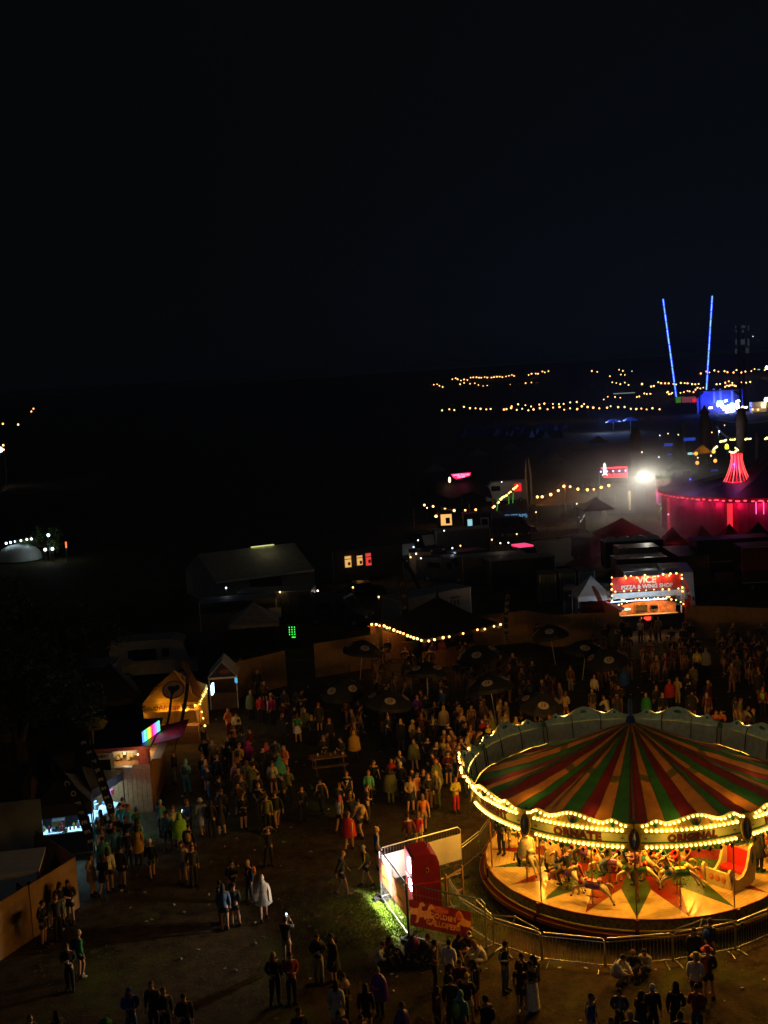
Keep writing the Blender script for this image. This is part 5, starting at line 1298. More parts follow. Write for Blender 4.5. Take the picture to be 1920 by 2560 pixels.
for i, (x, y, a, lab) in enumerate(ul):
    o = um if i == 0 else copy_tree(um)
    p = G(x, y, 2.40); q = Vector((p.x, p.y, 0)); q += q.normalized() * .95
    o.location = q; o.rotation_euler = (R(7 * math.sin(i * 2.3)), R(8 * math.cos(i * 3.1)), math.atan2(-q.x, q.y) + R(a)); o.scale = (.86 + .05 * math.sin(i * 1.7),) * 2 + (.97 + .04 * math.sin(i * 2.9),); o['label'] = 'black umbrella with a 13 badge, ' + lab
pt = thing('picnic_table', 'picnic table with cups and cans amid the dim crowd', 'table', G(822, 1925), R(12))
for k in range(4): MB().box((0, -.33 + .22 * k, .74), (1.8, .20, .04)).build('board', WOOD, pt)
for y in (-.75, .75): MB().box((0, y, .45), (1.8, .28, .04)).build('bench', WOOD, pt)
for x in (-.7, .7):
    MB().tube([(x, -.75, 0), (x, -.3, .74)], .035, 4).tube([(x, .75, 0), (x, .3, .74)], .035, 4).build('leg', WOOD, pt)
for i, (x, y) in enumerate(((-.5, .1), (.1, -.2), (.4, .15), (-.1, .25))):
    k = tag(MB().tube([(0, 0, 0), (0, 0, .13)], .035, 8).build('drink_can', STEEL if i % 2 else WPAINT), '%s can on the picnic table, %s' % ('silver' if i % 2 else 'white', ('left end', 'near edge', 'right end', 'far edge')[i]), 'can')
    k.location = pt.location + Matrix.Rotation(R(12), 3, 'Z') @ Vector((x, y, .762))
# ------------------------------------------------------------------ pizza stall
def P84(x, y, D=86): return GD(x, y, D)
s0, s1 = P84(1530, 1492), P84(1705, 1478)
VAa, VBb = Vector((s0.x, s0.y, 0)), Vector((s1.x, s1.y + .2, 0))
vz = gazebo('pizza_stall', 'white pizza stall with a red fascia sign ringed by warm bulbs', VAa, VBb, 3.2, 2.75, 3.3, WHITE, WPAINT, .42, (2,), mat('stall_inner', (.28, .22, .16), .7), cat='stall')
c, L, rz = span(VAa, VBb)
SR = mat('sign_red', (.48, .030, .022), .55, 0, .18, 3, .1)
sg = MB().box((0, -.12, 3.42), (L, .04, 1.06)).build('sign_board', SR, vz)
SW = mat('sign_white', (.62, .58, .52), .6, 0, .12, 6)
text('VICE', .66, SW, sg, (0, -.15, 3.62), extrude=.008, bold=.02); text('PIZZA & WING SHOP', .40, SW, sg, (0, -.15, 3.16), extrude=.008, bold=.014)
for i in range(5):
    x = -L * .32 + i * L * .155
    MB().tube([(x, -.14, 3.98), (x, -.55, 4.05), (x, -.60, 3.98)], .018, 5).build('lamp_arm', DARK, sg)
    MB().ball((x, -.58, 3.94), .06, 8, 5).build('bulb', FBULB, sg); lamp('POINT', sg, (x, -.38, 3.80), 15, (1, .45, .15), .05)
def inv(p): return Matrix.Translation((c.x, c.y, 0)) @ Matrix.Rotation(rz, 4, 'Z') @ Vector(p)
festoon('warm bulbs round the red pizza sign', [inv((-L / 2 - .05, -.22, 1.5)), inv((-L / 2 - .05, -.22, 4.0)), inv((L / 2, -.22, 4.0)), inv((L / 2 + .05, -.22, 1.4))], 22, .07, FBULB, 2.0, AMBER, 4)
festoon('warm bulbs along the bottom edge of the red pizza sign', [inv((-L / 2, -.22, 2.92)), inv((L / 2, -.22, 2.86))], 9, .06, FBULB)
# arched trailer front under the sign
tv = ob('trailer', None, vz, (0, -.55, 0), scale=(.96, 1, .93))
PT = mat('trailer_black', (.015, .015, .018), .3, 0, .2, 4)
hw = L * .53
arch = [(hw * math.cos(a) if abs(math.cos(a)) < .99 else hw * math.copysign(1, math.cos(a)), 1.75 + .78 * math.sin(a)) for a in [PI * i / 16 for i in range(17)]]
def arc(sx, sz, y0, y1, m_, z0, nm):
    o_ = [(x * sx, z0 + (z - 1.75) * sz) for x, z in arch]; m = MB()
    v = [(x, y0, z) for x, z in o_] + [(x, y1, z) for x, z in o_]
    m.add(v, [(i, i + 1, 18 + i, 17 + i) for i in range(16)]); return m.build(nm, m_, tv)
out_ = [(x, z) for x, z in arch]; inn = [(x * .93, 1.72 + (z - 1.75) * .80) for x, z in arch]
m = MB(); v = [(x, 0, z) for x, z in out_] + [(x, 0, z) for x, z in inn]; m.add(v, [(i, 17 + i, 18 + i, i + 1) for i in range(16)]); 
for s in (-1, 1): m.box((s * hw * .965, .02, .88), (hw * .07, .05, 1.75))
m.build('arch_front', PT, tv); arc(1, 1, 0, 1.9, PT, 1.75, 'arch_roof')
MB().box((0, .06, .62), (hw * 1.86, .08, 1.24)).build('counter_front', PT, tv)
MB().box((0, -.04, 1.27), (hw * 1.6, .42, .06)).build('counter', mat('counter_wood', (.45, .28, .10), .4, 0, .2, 8), tv)
for s_ in (-1, 1):
    MB().box((s_ * hw * 1.06, -.02, 1.2), (.34, .05, 2.2)).build('side_panel', SR, tv)
MB().box((L / 2 + .12, -.05, 1.95), (.30, .04, 1.9)).build('side_flap', WHITE, vz)
MB().box((0, 1.8, 1.5), (hw * 1.9, .05, 1.9)).build('back_wall', mat('oven_wall', (.50, .17, .05), .5, 0, .5, 3), tv)
MB().box((-hw * .12, 1.2, 1.55), (.9, .6, .6)).build('pizza_oven', mat('oven_brass', (.5, .33, .12), .25, .9, .2, 5), tv)
MB().box((hw * .22, .9, 1.55), (.5, .5, .5)).build('steel_case', MATS['polished_steel'] if 'polished_steel' in MATS else STEEL, tv)
MB().box((-hw * .10, -.09, .96), (.75, .05, .28)).build('menu_light', emat('menu_red', (1, .05, .02), 1.8), tv)
m = MB(); m.ball((-hw * .62, -.03, 1.78), (.30, .03, .09), 8, 4); m.ball((-hw * .76, -.03, 1.78), (.10, .03, .16), 8, 4); m.build('glow_guitar', emat('mint_glow', (.35, 1, .65), 1.6), tv)
arc_pts = [inv((x * .95, -.62, z * .93 + .02)) for x, z in arch]
festoon('warm bulbs tracing the arch of the pizza trailer', arc_pts, 17, .06, FBULB, 1.6, AMBER, 5)
MB().box((0, .9, 2.36), (hw * 1.4, .06, .05)).build('tube_light', emat('amber_fill_tube', (1, .5, .17), 5), tv)  # tube added to stand for the fill light inside the trailer
lamp('AREA', tv, (0, .9, 2.3), 170, (1, .50, .17), rot=(0, 0, 0), size=(hw * 1.4, .5))
lamp('POINT', tv, (hw * .5, .6, 2.1), 12, (.6, .8, 1), .06)
t = thing('work_light', 'glaring white work light at the left end of the pizza stall', 'lamp', inv((-L / 2 - .15, -.4, 0)), 0)
MB().tube([(0, 0, 0), (0, 0, 1.25)], .03, 5).build('stand', DARK, t); MB().ball((0, -.05, 1.35), (.12, .07, .12), 10, 6).build('lamp_head', emat('cool_flood', (.85, .9, 1), 18), t)
lamp('POINT', t, (0, -.25, 1.35), 22, (.75, .82, 1), .08)
MB().box((-L * .2, -1.6, 2.46), (4.0, .06, .05)).build('tube_light', emat('paleblue_fill_tube', (.55, .8, 1.0), 3), vz)  # added tube on brackets, source for the fill on the white valance
for x in (-1.9, 1.9): MB().tube([(-L * .2 + x, -1.6, 2.46), (-L * .2 + x, 0, 2.6)], .02, 4).build('bracket', STEEL, vz)
lamp('AREA', vz, (-L * .2, -1.62, 2.5), 85, (.55, .8, 1.0), rot=(R(95), 0, 0), size=(4.5, .2))
g0, g1 = P84(1447, 1540, 87), P84(1532, 1534, 87)
gazebo('white_gazebo', 'white gazebo with a lit blue white valance left of the pizza sign', (g0.x, g0.y, 0), (g1.x, g1.y, 0), 3.0, 2.45, 3.75, WHITE, WPAINT, .36)
RW = mat('flag_redwhite', (.50, .05, .05), .6, 0, .3, 2)
flagpx('red and white feather flag left of the pizza sign', 1515, 1590, 1487, 1466, RW, wid=.75, tip=mat('flag_pink', (.5, .22, .24), .6), curve=-.45)
flagpx('red feather flag with a white emblem right of the pizza sign', 1732, 1565, 1712, 1445, RW, wid=.6, curve=-.35, words='VC', wm=SW, wsize=.5)
t = thing('red_umbrella', 'dull red cafe umbrella left of the pizza counter', 'umbrella', G(1505, 1590), 0)
MB().lathe([(1.75, 1.95), (1.2, 2.2), (.6, 2.42), (.03, 2.6)], 8).build('canopy', mat('umb_red', (.22, .015, .018), .7, 0, .15, 4), t); MB().tube([(0, 0, 0), (0, 0, 2.6)], .025, 6).build('pole', STEEL, t)
# white delivery box van right of it
w0, w1 = GD(1656, 1535, 92), GD(1738, 1532, 92)
t = thing('box_van', 'white box van with reddish roof behind the fence right of the pizza stall', 'van', ((w0.x + w1.x) / 2, 92, 0), R(-8))
L = (w1 - w0).length
MB().prism([(-L / 2, 0, .4), (L / 2, 0, .4), (L / 2 - .12, 0, 2.95), (-L / 2 + .12, 0, 2.95)][::-1], (0, 4.6, 0)).build('body', WPAINT, t)
MB().box((0, 2.3, 2.98), (L - .2, 4.5, .06)).build('roof', mat('roof_grey', (.25, .25, .26), .4), t); MB().box((-L * .1, -.02, 1.7), (.03, .02, 2.2)).build('door_seam', DARK, t)
MB().box((-L * .2, 1.2, 3.1), (1.2, 1.0, .2)).build('roof_vent', WPAINT, t)
for s in (-1, 1): MB().box((s * L * .44, -.03, .9), (.12, .05, .3)).build('tail_light', mat('lens_red', (.3, .01, .01), .2), t)
for s in (-1, 1): wheel(t, (s * (L / 2 - .15), .8, .33)); wheel(t, (s * (L / 2 - .15), 3.8, .33))
added_lamp('POINT', t, (-L * .9, -1.2, 2.6), 45, (.7, .8, 1), .2)  # fill lamp and bulb added to brighten the white van
# dark red screen panel with a pale frame
r0, r1 = GD(1856, 1502, 98), GD(1985, 1500, 98)
t, L = box_body('red_trailer', 'dark red trailer side edged with a pale frame at the right edge', 'trailer', (r0.x, 98, 0), (r1.x, 98, 0), 2.4, .7, 3.0, mat('trailer_red', (.14, .010, .016), .5, 0, .2, 2), DARK)
for dz in (.72, 3.68): MB().box((0, -.03, dz), (L, .04, .07)).build('frame', WPAINT, t)
MB().box((-L * .34, -.03, 2.2), (.06, .02, 1.5), 0).build('stripe', mat('stripe_pink', (.4, .15, .12), .6), t, rot=(0, R(-18), 0))

# ------------------------------------------------------------------ roofs, containers and toilets behind the pizza stall
RT = mat('wet_roof', (.35, .36, .30), .22, .25, .25, 1.5, spec=.7)
for D, xl, xr_, yb, h, dp, lab, face in ((95, 1560, 1672, 1440, 2.7, 3.4, 'pale trailer with a shiny roof right behind the pizza sign', GREYP), (100, 1540, 1668, 1420, 2.9, 2.4, 'long flat roofed unit behind the shiny trailer', DARK),
                                        (104.5, 1547, 1648, 1400, 3.1, 2.5, 'cream unit with dark printed patches behind the flat roof', mat('unit_cream', (.36, .27, .20), .6, 0, .2, 2)), (110, 1512, 1660, 1370, 2.9, 2.2, 'low canopy topped unit in front of the red gazebo', DARK)):
    a, b = GD(xl, yb, D), GD(xr_, yb, D)
    t, L = box_body('catering_unit', lab, 'trailer', (a.x, D, 0), (b.x, D, 0), dp, .5, h - .5, face, RT)
    if 'patches' in lab:
        for i in range(9): MB().box((-L * .42 + (i % 5) * L * .2, -.012, 1.6 + .7 * (i // 5)), (.5, .02, .22)).build('printed_patch', mat('patch_dark', (.06, .05, .045), .6), t)
    if 'canopy' in lab:
        for i in range(4): MB().lathe([(.02, .38), (.5, .30), (.95, .0)], 4).build('awning_top', WPAINT, t, (-L * .36 + i * L * .24, 1.1, h + .05), (0, 0, R(45)))
a, b = GD(1662, 1395, 106), GD(1735, 1440, 106)
t, L = box_body('brown_container', 'brown storage container right of the cream unit', 'container', (a.x, 101, 0), (b.x, 101, 0), 6, .1, 2.6, mat('container_brown', (.16, .085, .035), .7, 0, .2, 3), DARK, False)
for i in range(10): MB().box((-L / 2 + (i + .5) * L / 10, -.03, 1.4), (L / 20, .05, 2.3)).build('rib', MATS['container_brown'], t)
a, b = GD(1735, 1480, 105), GD(1925, 1470, 105)
t, L = box_body('long_trailer', 'long black trailer in front of the magenta tent', 'trailer', (a.x, 104, 0), (b.x, 104, 0), 2.5, .6, 2.9, DARK, DARK)
MB().box((0, -.03, 1.6), (L * .9, .03, .08)).build('trim_rail', mat('rail_dull', (.3, .22, .18), .4), t)
for i, x in enumerate((1350, 1400, 1448)):
    a, b = GD(x, 1475, 97 + i * .3), GD(x + 40, 1475, 97 + i * .3)
    t, L = box_body('tank_unit', ('left of three dark panelled units left of the domed toilets', 'middle of three dark panelled units left of the domed toilets', 'right of three dark panelled units left of the domed toilets')[i], 'container', (a.x, a.y, 0), (b.x, b.y, 0), 2, .2, 2.3, mat('unit_green', (.10, .12, .10), .6, 0, .2, 3), DARK, False)
    for k in range(4): MB().box((-L / 2 + (k + .5) * L / 4, -.02, 1.3), (.05, .04, 2.0)).build('rib', DARK, t)
pl = thing('portable_toilet', '', 'toilet', (0, 0, 0), 0, 'domed toilets behind the white gazebo')
TP = mat('toilet_plastic', (.10, .10, .11), .5, 0, .2, 3)
MB().box((0, 0, 1.0), (1.1, 1.1, 2.0)).build('cabin', TP, pl); MB().lathe([(.60, 2.0), (.58, 2.12), (.40, 2.28), (.02, 2.34)], 12).build('dome_roof', mat('toilet_roof', (.22, .22, .23), .5), pl)
MB().box((0, -.56, 1.0), (.75, .03, 1.75)).build('door', DARK, pl); MB().box((0, -.58, 1.55), (.22, .02, .14)).build('vent', WPAINT, pl)
for i in range(4):
    o = pl if i == 0 else copy_tree(pl); p = GD(1425 + i * 40, 1470, 93); o.location = (p.x, 93, 0); o.rotation_euler = (0, 0, R(-12)); o['label'] = 'domed portable toilet behind the white gazebo, ' + ('leftmost', 'second from left', 'third from left', 'rightmost')[i] + ' of the row'

# ------------------------------------------------------------------ red gazebo and small red tents
RC = mat('red_canvas', (.30, .012, .035), .7, 0, .15, 3, .1, trans=.3)
p = GD(1512, 1352, 116); q = GD(1636, 1350, 116)
gz_r = gazebo('red_gazebo', 'deep red gazebo in the smoke beside the magenta tent', (p.x, 116, 0), (q.x, 116.5, 0), 4.2, 2.6, 4.1, RC, DARK, .3)
added_lamp('POINT', gz_r, (1.2, 2, 2.2), 60, (1, .1, .3), .2); added_lamp('POINT', gz_r, (3.5, -1.5, 4.6), 26, (1, .25, .4), .3)  # fill lamps with added bulbs to brighten the red canvas
for i, (x, y, lab) in enumerate(((1690, 1372, 'leftmost small red tent before the magenta wall'), (1765, 1378, 'middle small red tent before the magenta wall'), (1835, 1382, 'right small red tent before the magenta wall, glowing at its corner'), (1908, 1384, 'dark small tent at the right edge before the magenta wall'))):
    a = GD(x - 36, y, 113); b = GD(x + 36, y, 113)
    t = gazebo('red_tent', lab, (a.x, 113, 0), (b.x, 113, 0), 2.6, 2.0, 3.5, RC if i < 3 else BLACK, DARK, .2, sag=.35, group='small tents before the magenta wall', cat='tent')
    if i < 3: added_lamp('POINT', t, (.9 if i else 0, .2, 1.75), (6, 12, 26)[i], (1, .06, .04), .15)  # red fill lamps with added bulbs make the small tents glow

# ------------------------------------------------------------------ round show tent with red valance
TC = GD(1950, 1250, 137); TX, TY = TC.x, 137.0; RT_ = 13.5; EV = 4.5
rzT = math.atan2(-TX, TY) * -1 + 0
ct = thing('show_tent', 'big round dark tent with a glowing red fringe and magenta walls', 'tent', (TX, TY, 0), math.asin(TX / math.hypot(TX, TY)) * -1)
TB_ = mat('tent_navy', (.018, .022, .040), .55, 0, .3, 1.2, .3)
for k in range(16):
    a0, a1 = 2 * PI * k / 16, 2 * PI * (k + 1) / 16; m = MB(); v = []
    for r_, z in ((RT_ + .15, EV), (RT_ * .8, EV + .35), (RT_ * .5, EV + 1.3), (RT_ * .22, EV + 2.7), (.4, EV + 4.3)):
        for a in (a0, (a0 + a1) / 2, a1): v.append(cp(r_, a, z - (.18 if a not in (a0, a1) else 0)))
    m.add(v, [(r * 3 + k2, r * 3 + k2 + 1, r * 3 + 4 + k2, r * 3 + 3 + k2) for r in range(4) for k2 in range(2)])
    m.build('roof_panel', TB_, ct, smooth=True)
MAG = mat('tent_wall_magenta', (.34, .02, .13), .7, 0, .2, 1.5, .2); VAL = mat('valance_red', (.55, .03, .08), .6, 0, .2, 6)
for k in range(32):
    a0, a1 = 2 * PI * k / 32, 2 * PI * (k + 1) / 32
    if math.cos((a0 + a1) / 2) < -.2: continue
    m = MB(); N2 = 8; v = []
    for i in range(N2 + 1):
        a = a0 + (a1 - a0) * i / N2; r_ = RT_ - .25 + .05 * math.sin(i * PI * .75)
        v += [cp(r_, a, .02), cp(r_, a, EV - .5)]
    m.add(v, [(2 * i, 2 * i + 2, 2 * i + 3, 2 * i + 1) for i in range(N2)]); m.build('wall_panel', MAG, ct)
    m = MB(); v = []
    for i in range(13):
        a = a0 + (a1 - a0) * i / 12; v += [cp(RT_ + .16, a, EV + .02), cp(RT_ + .18, a, EV - (.42 if i % 3 else .22))]
    m.add(v, [(2 * i, 2 * i + 1, 2 * i + 3, 2 * i + 2)[::-1] for i in range(12)]); m.build('valance', VAL, ct)
RTUBE = emat('red_tube', (1, .06, .12), 3.2); PTUBE = emat('pink_tube', (1, .20, .75), 1.6)
for i in range(46):
    a = R(-98) + R(150) * i / 45
    MB().box((0, 0, 0), (.30 if i % 3 else .5, .06, .10)).build('light_bar', RTUBE, ct, cp(RT_ + .26, a, EV - .30 + .05 * (i % 2)), (0, 0, a))
    if i % 3 == 0: lamp('POINT', ct, cp(RT_ + .3, a, EV - .75), 48, (1, .05, .16), .25)
for i in range(12): MB().box((0, 0, 0), (.07, .05, 1.3)).build('light_tube', PTUBE, ct, cp(RT_ + .3, R(-86) + R(3.2) * (i % 4) + R(76) * (i // 4) * (1 if i > 3 else 0), EV - 1.0))
for a in (R(-22), R(-62)): MB().box((0, 0, EV / 2 - .3), (.55, .12, EV - .6)).build('lit_column', emat('column_red', (1, .03, .05), .9), ct, cp(RT_ + .1, a, 0), (0, 0, a))
# crown lamp of glowing red strands on the roof
ch = ob('crown_lamp', None, ct)
cr0 = GD(1843, 1206, 134); lw = Matrix.Rotation(-ct.rotation_euler.z, 4, 'Z') @ (cr0 - Vector((TX, TY, 0)))
ch.location = lw + Vector((0, 0, .05))
RS = emat('red_strand', (1, .012, .02), 1.5); RS2 = emat('red_core', (1, .13, .11), 1.5)
for k in range(20):
    a = 2 * PI * k / 20; pts = []
    for i in range(9):
        s = i / 8; r_ = .55 + .95 * (1 - s) ** 1.8 + (.06 if s > .9 else 0); pts.append((r_ * math.sin(a), -r_ * math.cos(a), 3.15 * s))
    MB().tube(pts, .055, 5).build('strand', RS2 if k % 2 else RS, ch)
MB().lathe([(1.5, 0), (1.42, .16), (1.3, .1)], 20).lathe([(.62, 3.05), (.64, 3.2), (.5, 3.2)], 16).build('ring', RS, ch)
lamp('POINT', ch, (0, 0, 1.2), 60, (1, .05, .08), .5)
added_lamp('POINT', ct, cp(12, R(-52), EV + 1.6), 110, (.05, .1, 1), .3); added_lamp('POINT', ct, cp(7.5, R(-40), EV + 3.0), 60, (.08, .12, 1), .3)  # blue lamps with bulbs added for the blue patch on the roof

# ------------------------------------------------------------------ rocket diner with neon sign, smoke and floodlight
DZ = 151.0
def PD(x, y): return GD(x, y, DZ)
e0, e1 = PD(1500, 1290), PD(1575, 1290)
dn = thing('rocket_diner', 'silver food trailer under a red neon rocket sign', 'food trailer', ((e0.x + e1.x) / 2, DZ, 0), R(-6)); L = (e1 - e0).length
cxd = dn.location.x
def ld(p): return Matrix.Rotation(R(6), 3, 'Z') @ (p - dn.location)
SIL = mat('silver_cladding', (.13, .16, .16), .4, .5, .35, 2)
for i in range(8): MB().box((L * .12 + (i - 3.5) * L * .15, .6, 2.3), (L * .15 - .03, .1, 3.4)).build('cladding_panel', SIL, dn)
MB().box((L * .12, 1.8, 2.2), (L * 1.2, 2.3, 3.6)).build('body', SIL, dn)
MB().box((-L * .18, .5, 1.9), (1.5, .08, 1.1)).build('serving_hatch', GLASS, dn); MB().box((-L * .18, .35, 1.32), (1.6, .35, .06)).build('serving_shelf', STEEL, dn); MB().box((L * .18, .5, 1.7), (.9, .06, 2.4)).build('door', DARK, dn)
MB().box((L * .5, .5, 2.0), (.35, .08, 2.4)).build('lit_doorway', emat('door_glow', (1, .8, .5), 1.6), dn)
RN = emat('neon_red', (1, .03, .06), 3.5)
sp = ld(PD(1535, 1180)); hwS = L * .42
MB().tube([(-hwS + sp.x, .0, sp.z + .55), (hwS + sp.x, 0, sp.z + .55), (hwS + sp.x, 0, sp.z - .75)], .10, 6).tube([(-hwS + sp.x + .3, 0, sp.z - .62), (hwS + sp.x - .2, 0, sp.z - .66)], .05, 6).build('neon_frame', RN, dn)
MB().box((sp.x, .12, sp.z - .1), (hwS * 1.9, .1, 1.3)).build('sign_board', mat('sign_dark_red', (.10, .012, .02), .5), dn)
text("Eddie Rocket's", .50, RN, dn, (sp.x + .1, .05, sp.z - .34), extrude=.01, bold=.012)
rk = MB().lathe([(.02, 1.5), (.16, 1.25), (.22, .8), (.18, .3), (.12, .0)], 10).build('neon_rocket', emat('neon_white', (.7, 1, .85), 2.6), dn, (-hwS * .72 + sp.x, -.05, sp.z - .25))
for s in (-1, 1): MB().prism([(0, 0, .35), (s * .38, 0, -.12), (s * .30, 0, -.15), (0, 0, .1)], (0, .06, 0)).build('fin', MATS['neon_white'], rk)
for i in range(5): MB().ball((-hwS + (i + .2) * hwS * .48 + sp.x - .2, -.08, sp.z + .12), .12, 8, 5).build('star_bulb', emat('star_violet', (.55, .4, 1), 5), dn)
MB().tube([(-hwS - .25 + sp.x, 0, 0), (-hwS - .25 + sp.x, 0, sp.z)], .05, 5).tube([(hwS + .1 + sp.x, 0, 0), (hwS + .1 + sp.x, 0, sp.z)], .05, 5).build('sign_post', STEEL, dn)
lamp('POINT', dn, (sp.x, -.8, sp.z), 40, (1, .08, .15), .3)
fp = PD(1605, 1183); t = thing('floodlight_mast', 'dazzling white floodlight on a mast right of the rocket sign', 'lamp', (fp.x, DZ - 1, 0), 0)
MB().tube([(0, .1, 0), (0, .1, fp.z)], .06, 6).tube([(0, .1, 2.8), (1.8, .1, 2.8)], .04, 5).tube([(1.8, .1, 0), (1.8, .1, 5.0)], .05, 5).build('mast', STEEL, t)
MB().box((0, .05, fp.z), (.5, .08, .5)).build('bracket', DARK, t); MB().ball((0, -.12, fp.z), (.22, .12, .22), 14, 8).build('lamp_head', HALO, t)
lamp('SPOT', t, (0, -.5, fp.z), 7000, (1, .95, .78), .15, rot=(R(-60), 0, R(-12)), spot=R(136))
# gate with green thatch and cream strips
g0, g1 = GD(1642, 1262, 146), GD(1682, 1255, 146)
t = thing('thatched_gate', 'cream striped gateway topped with bright green fringe', 'gateway', (g0.x + (g1 - g0).x / 2, 146, 0), 0); L = (g1 - g0).x; hg = GD(1660, 1192, 146).z
CS = mat('gate_cream', (.55, .42, .34), .7, 0, .2, 4)
for s in (-1, 1): MB().box((s * (L / 2 - .18), 0, hg / 2 - .2), (.42, .3, hg - .4)).build('post', CS, t)
for i in range(9): MB().box((-L / 2 + (i + .5) * L / 9, -.05, hg - .95), (L / 9 - .05, .08, 1.5)).build('strip', CS, t)
m = MB(); rg2 = random.Random(4)
for i in range(120):
    x = rg2.uniform(-L / 2 - .1, L / 2 + .1); m.add([(x - .04, rg2.uniform(-.3, .2), hg - .2), (x + .04, rg2.uniform(-.3, .2), hg - .2), (x + rg2.uniform(-.1, .1), -.3, hg + rg2.uniform(.1, .55))], [(0, 1, 2)])
tag(m.build('green_fringe', mat('fringe_green', (.12, .40, .03), .7, 0, .4, 8), t), kind='stuff')
added_lamp('POINT', t, (0, -2.2, 3.6), 60, (1, .85, .65), .2); added_lamp('POINT', t, (-L * .4, -.6, 1.2), 8, (.2, 1, .2), .1)
for i, (x, y, m_) in enumerate(((1650, 1265, 'door_glow'), (1653, 1275, 'yg_flood'))):
    MB().ball((0, 0, 0), .12, 8, 5).build('gate_bulb', MATS[m_], t, GD(x, y - 4, 145.5) - Vector(t.location))

# ------------------------------------------------------------------ amber tent with festoon, between
a = GD(1340, 1262, 147); b = GD(1500, 1258, 147)
st2 = gazebo('amber_tent', 'sagging tan tent with amber bulbs left of the rocket sign', (a.x, 147, 0), (b.x, 147, 0), 6, 2.6, 5.2, mat('tan_canvas', (.24, .16, .09), .7, 0, .2, 2, .15, trans=.3), WOOD, .2, sag=.9, cat='tent')
pts = [GD(x, y, 146.3) for x, y in ((1330, 1245), (1362, 1240), (1390, 1230), (1412, 1215), (1437, 1220), (1462, 1226), (1490, 1222), (1520, 1215), (1528, 1208))]
festoon('amber bulbs strung before the tan tent', pts, 11, .17, FBULB, 12, AMBER, 2)
t = thing('tent_pole', 'wooden post holding the amber bulbs before the tan tent', 'post', GD(1414, 1262, 146.4) * 1, 0); t.location.z = 0
MB().tube([(0, 0, 0), (0, 0, GD(1412, 1206, 146.4).z)], .08, 6).build('post', WOOD, t)
# big dark stretch tent on the left
a, b = GD(1040, 1300, 152), GD(1232, 1290, 152); zt_ = lambda x, y, D: GD(x, y, D).z
dt = thing('stretch_tent', 'big dark stretch tent edged with amber bulbs', 'tent', ((a.x + b.x) / 2, 152, 0), 0)
v = []; KX, KY = 12, 8; Ls = (b.x - a.x) * 1.05
for j in range(KY + 1):
    for i in range(KX + 1):
        u, w_ = i / KX, j / KY
        z = 2.3 + 2.9 * math.sin(PI * min(1, .12 + w_ * .8)) * (.55 + .45 * math.sin(PI * u)) + .8 * math.sin(PI * 2 * u) ** 2 * (1 - w_)
        v.append((-Ls / 2 + Ls * u, -.5 + 14 * w_ + 2.4 * u * (1 - w_), z))
MB().add(v, [(j * (KX + 1) + i, j * (KX + 1) + i + 1, (j + 1) * (KX + 1) + i + 1, (j + 1) * (KX + 1) + i) for j in range(KY) for i in range(KX)]).build('canopy', BLACK, dt, smooth=True)
for u in (.0, .35, .7, 1.0): MB().tube([(-Ls / 2 + Ls * u, -.5 + 2.4 * u, 0), (-Ls / 2 + Ls * u, -.4 + 2.4 * u, 2.5)], .06, 5).build('pole', WOOD, dt)
festoon('amber bulbs along the near edge of the dark stretch tent', [GD(x, y, 150) for x, y in ((1020, 1272), (1066, 1262), (1130, 1276), (1172, 1276), (1212, 1274), (1232, 1270))], 8, .15, FBULB, 7, AMBER, 2)
festoon('dense amber bulbs climbing the right edge of the dark stretch tent', [GD(x, y, 151) for x, y in ((1228, 1273), (1244, 1258), (1256, 1244), (1268, 1238), (1280, 1226), (1296, 1212))], 15, .14, FBULB, 9, AMBER, 3)
GP = emat('green_pole', (.1, .9, .08), .3)
for i, (x0, y0, x1, y1) in enumerate(((1239, 1300, 1245, 1245), (1278, 1262, 1283, 1232), (1271, 1268, 1272, 1240))):
    p, q = GD(x0, y0, 149.5), GD(x1, y1, 149.5); t = thing('lit_pole', 'green lit tent pole at the right edge of the stretch tent, ' + ('the tallest and leftmost', 'rightmost', 'middle')[i], 'pole', (p.x, p.y, 0), 0)
    MB().tube([(0, 0, 0), tuple(q - Vector((p.x, p.y, 0)))], .06, 5).build('pole', GP, t)
sgp = GD(1152, 1190, 156); t = thing('neon_sign', 'slanted pink neon sign above the dark stretch tent', 'sign', (sgp.x, 156, 0), 0)
MB().prism([(-1.3, 0, sgp.z + .30), (1.35, 0, sgp.z + .40), (1.2, 0, sgp.z - .05), (-.6, 0, sgp.z - .42), (-1.0, 0, sgp.z - .16)][::-1], (0, .15, 0)).build('board', emat('neon_pinkred', (1, .02, .14), 1.1), t)
NP = emat('neon_pink_text', (1, .5, .85), 1.4)
text('HAND PULLED', .33, NP, t, (0.05, -.06, sgp.z + .14), extrude=.01, bold=.008); text('BURGERS', .24, NP, t, (.05, -.06, sgp.z - .12), extrude=.01, bold=.008)
MB().ball((-1.5, -.1, sgp.z - .42), (.15, .12, .38), 8, 6).build('lamp', emat('warm_lantern', (1, .75, .35), 5), t); MB().tube([(0, .2, 0), (0, .2, sgp.z)], .08, 5).build('post', DARK, t)
lamp('POINT', t, (0, -.8, sgp.z), 20, (1, .1, .25), .3)
for i, (fx, fy, tx, ty) in enumerate(((1324, 1300, 1313, 1148), (1330, 1300, 1322, 1143))):
    flagpx('tall pale feather flag right of the stretch tent, ' + ('left', 'right') + ' of a pair' if False else 'tall pale feather flag right of the stretch tent, ' + ('left of a pair', 'right of a pair')[i], fx, fy, tx, ty, mat('flag_buff', (.34, .33, .26), .6, 0, .2, 2), wid=.8, curve=(-.25 if i else .25))
t = thing('small_white_van', 'white van roof with a red square behind the stretch tent', 'van', GD(1265, 1215, 175) * 1, 0); t.location.z = 0
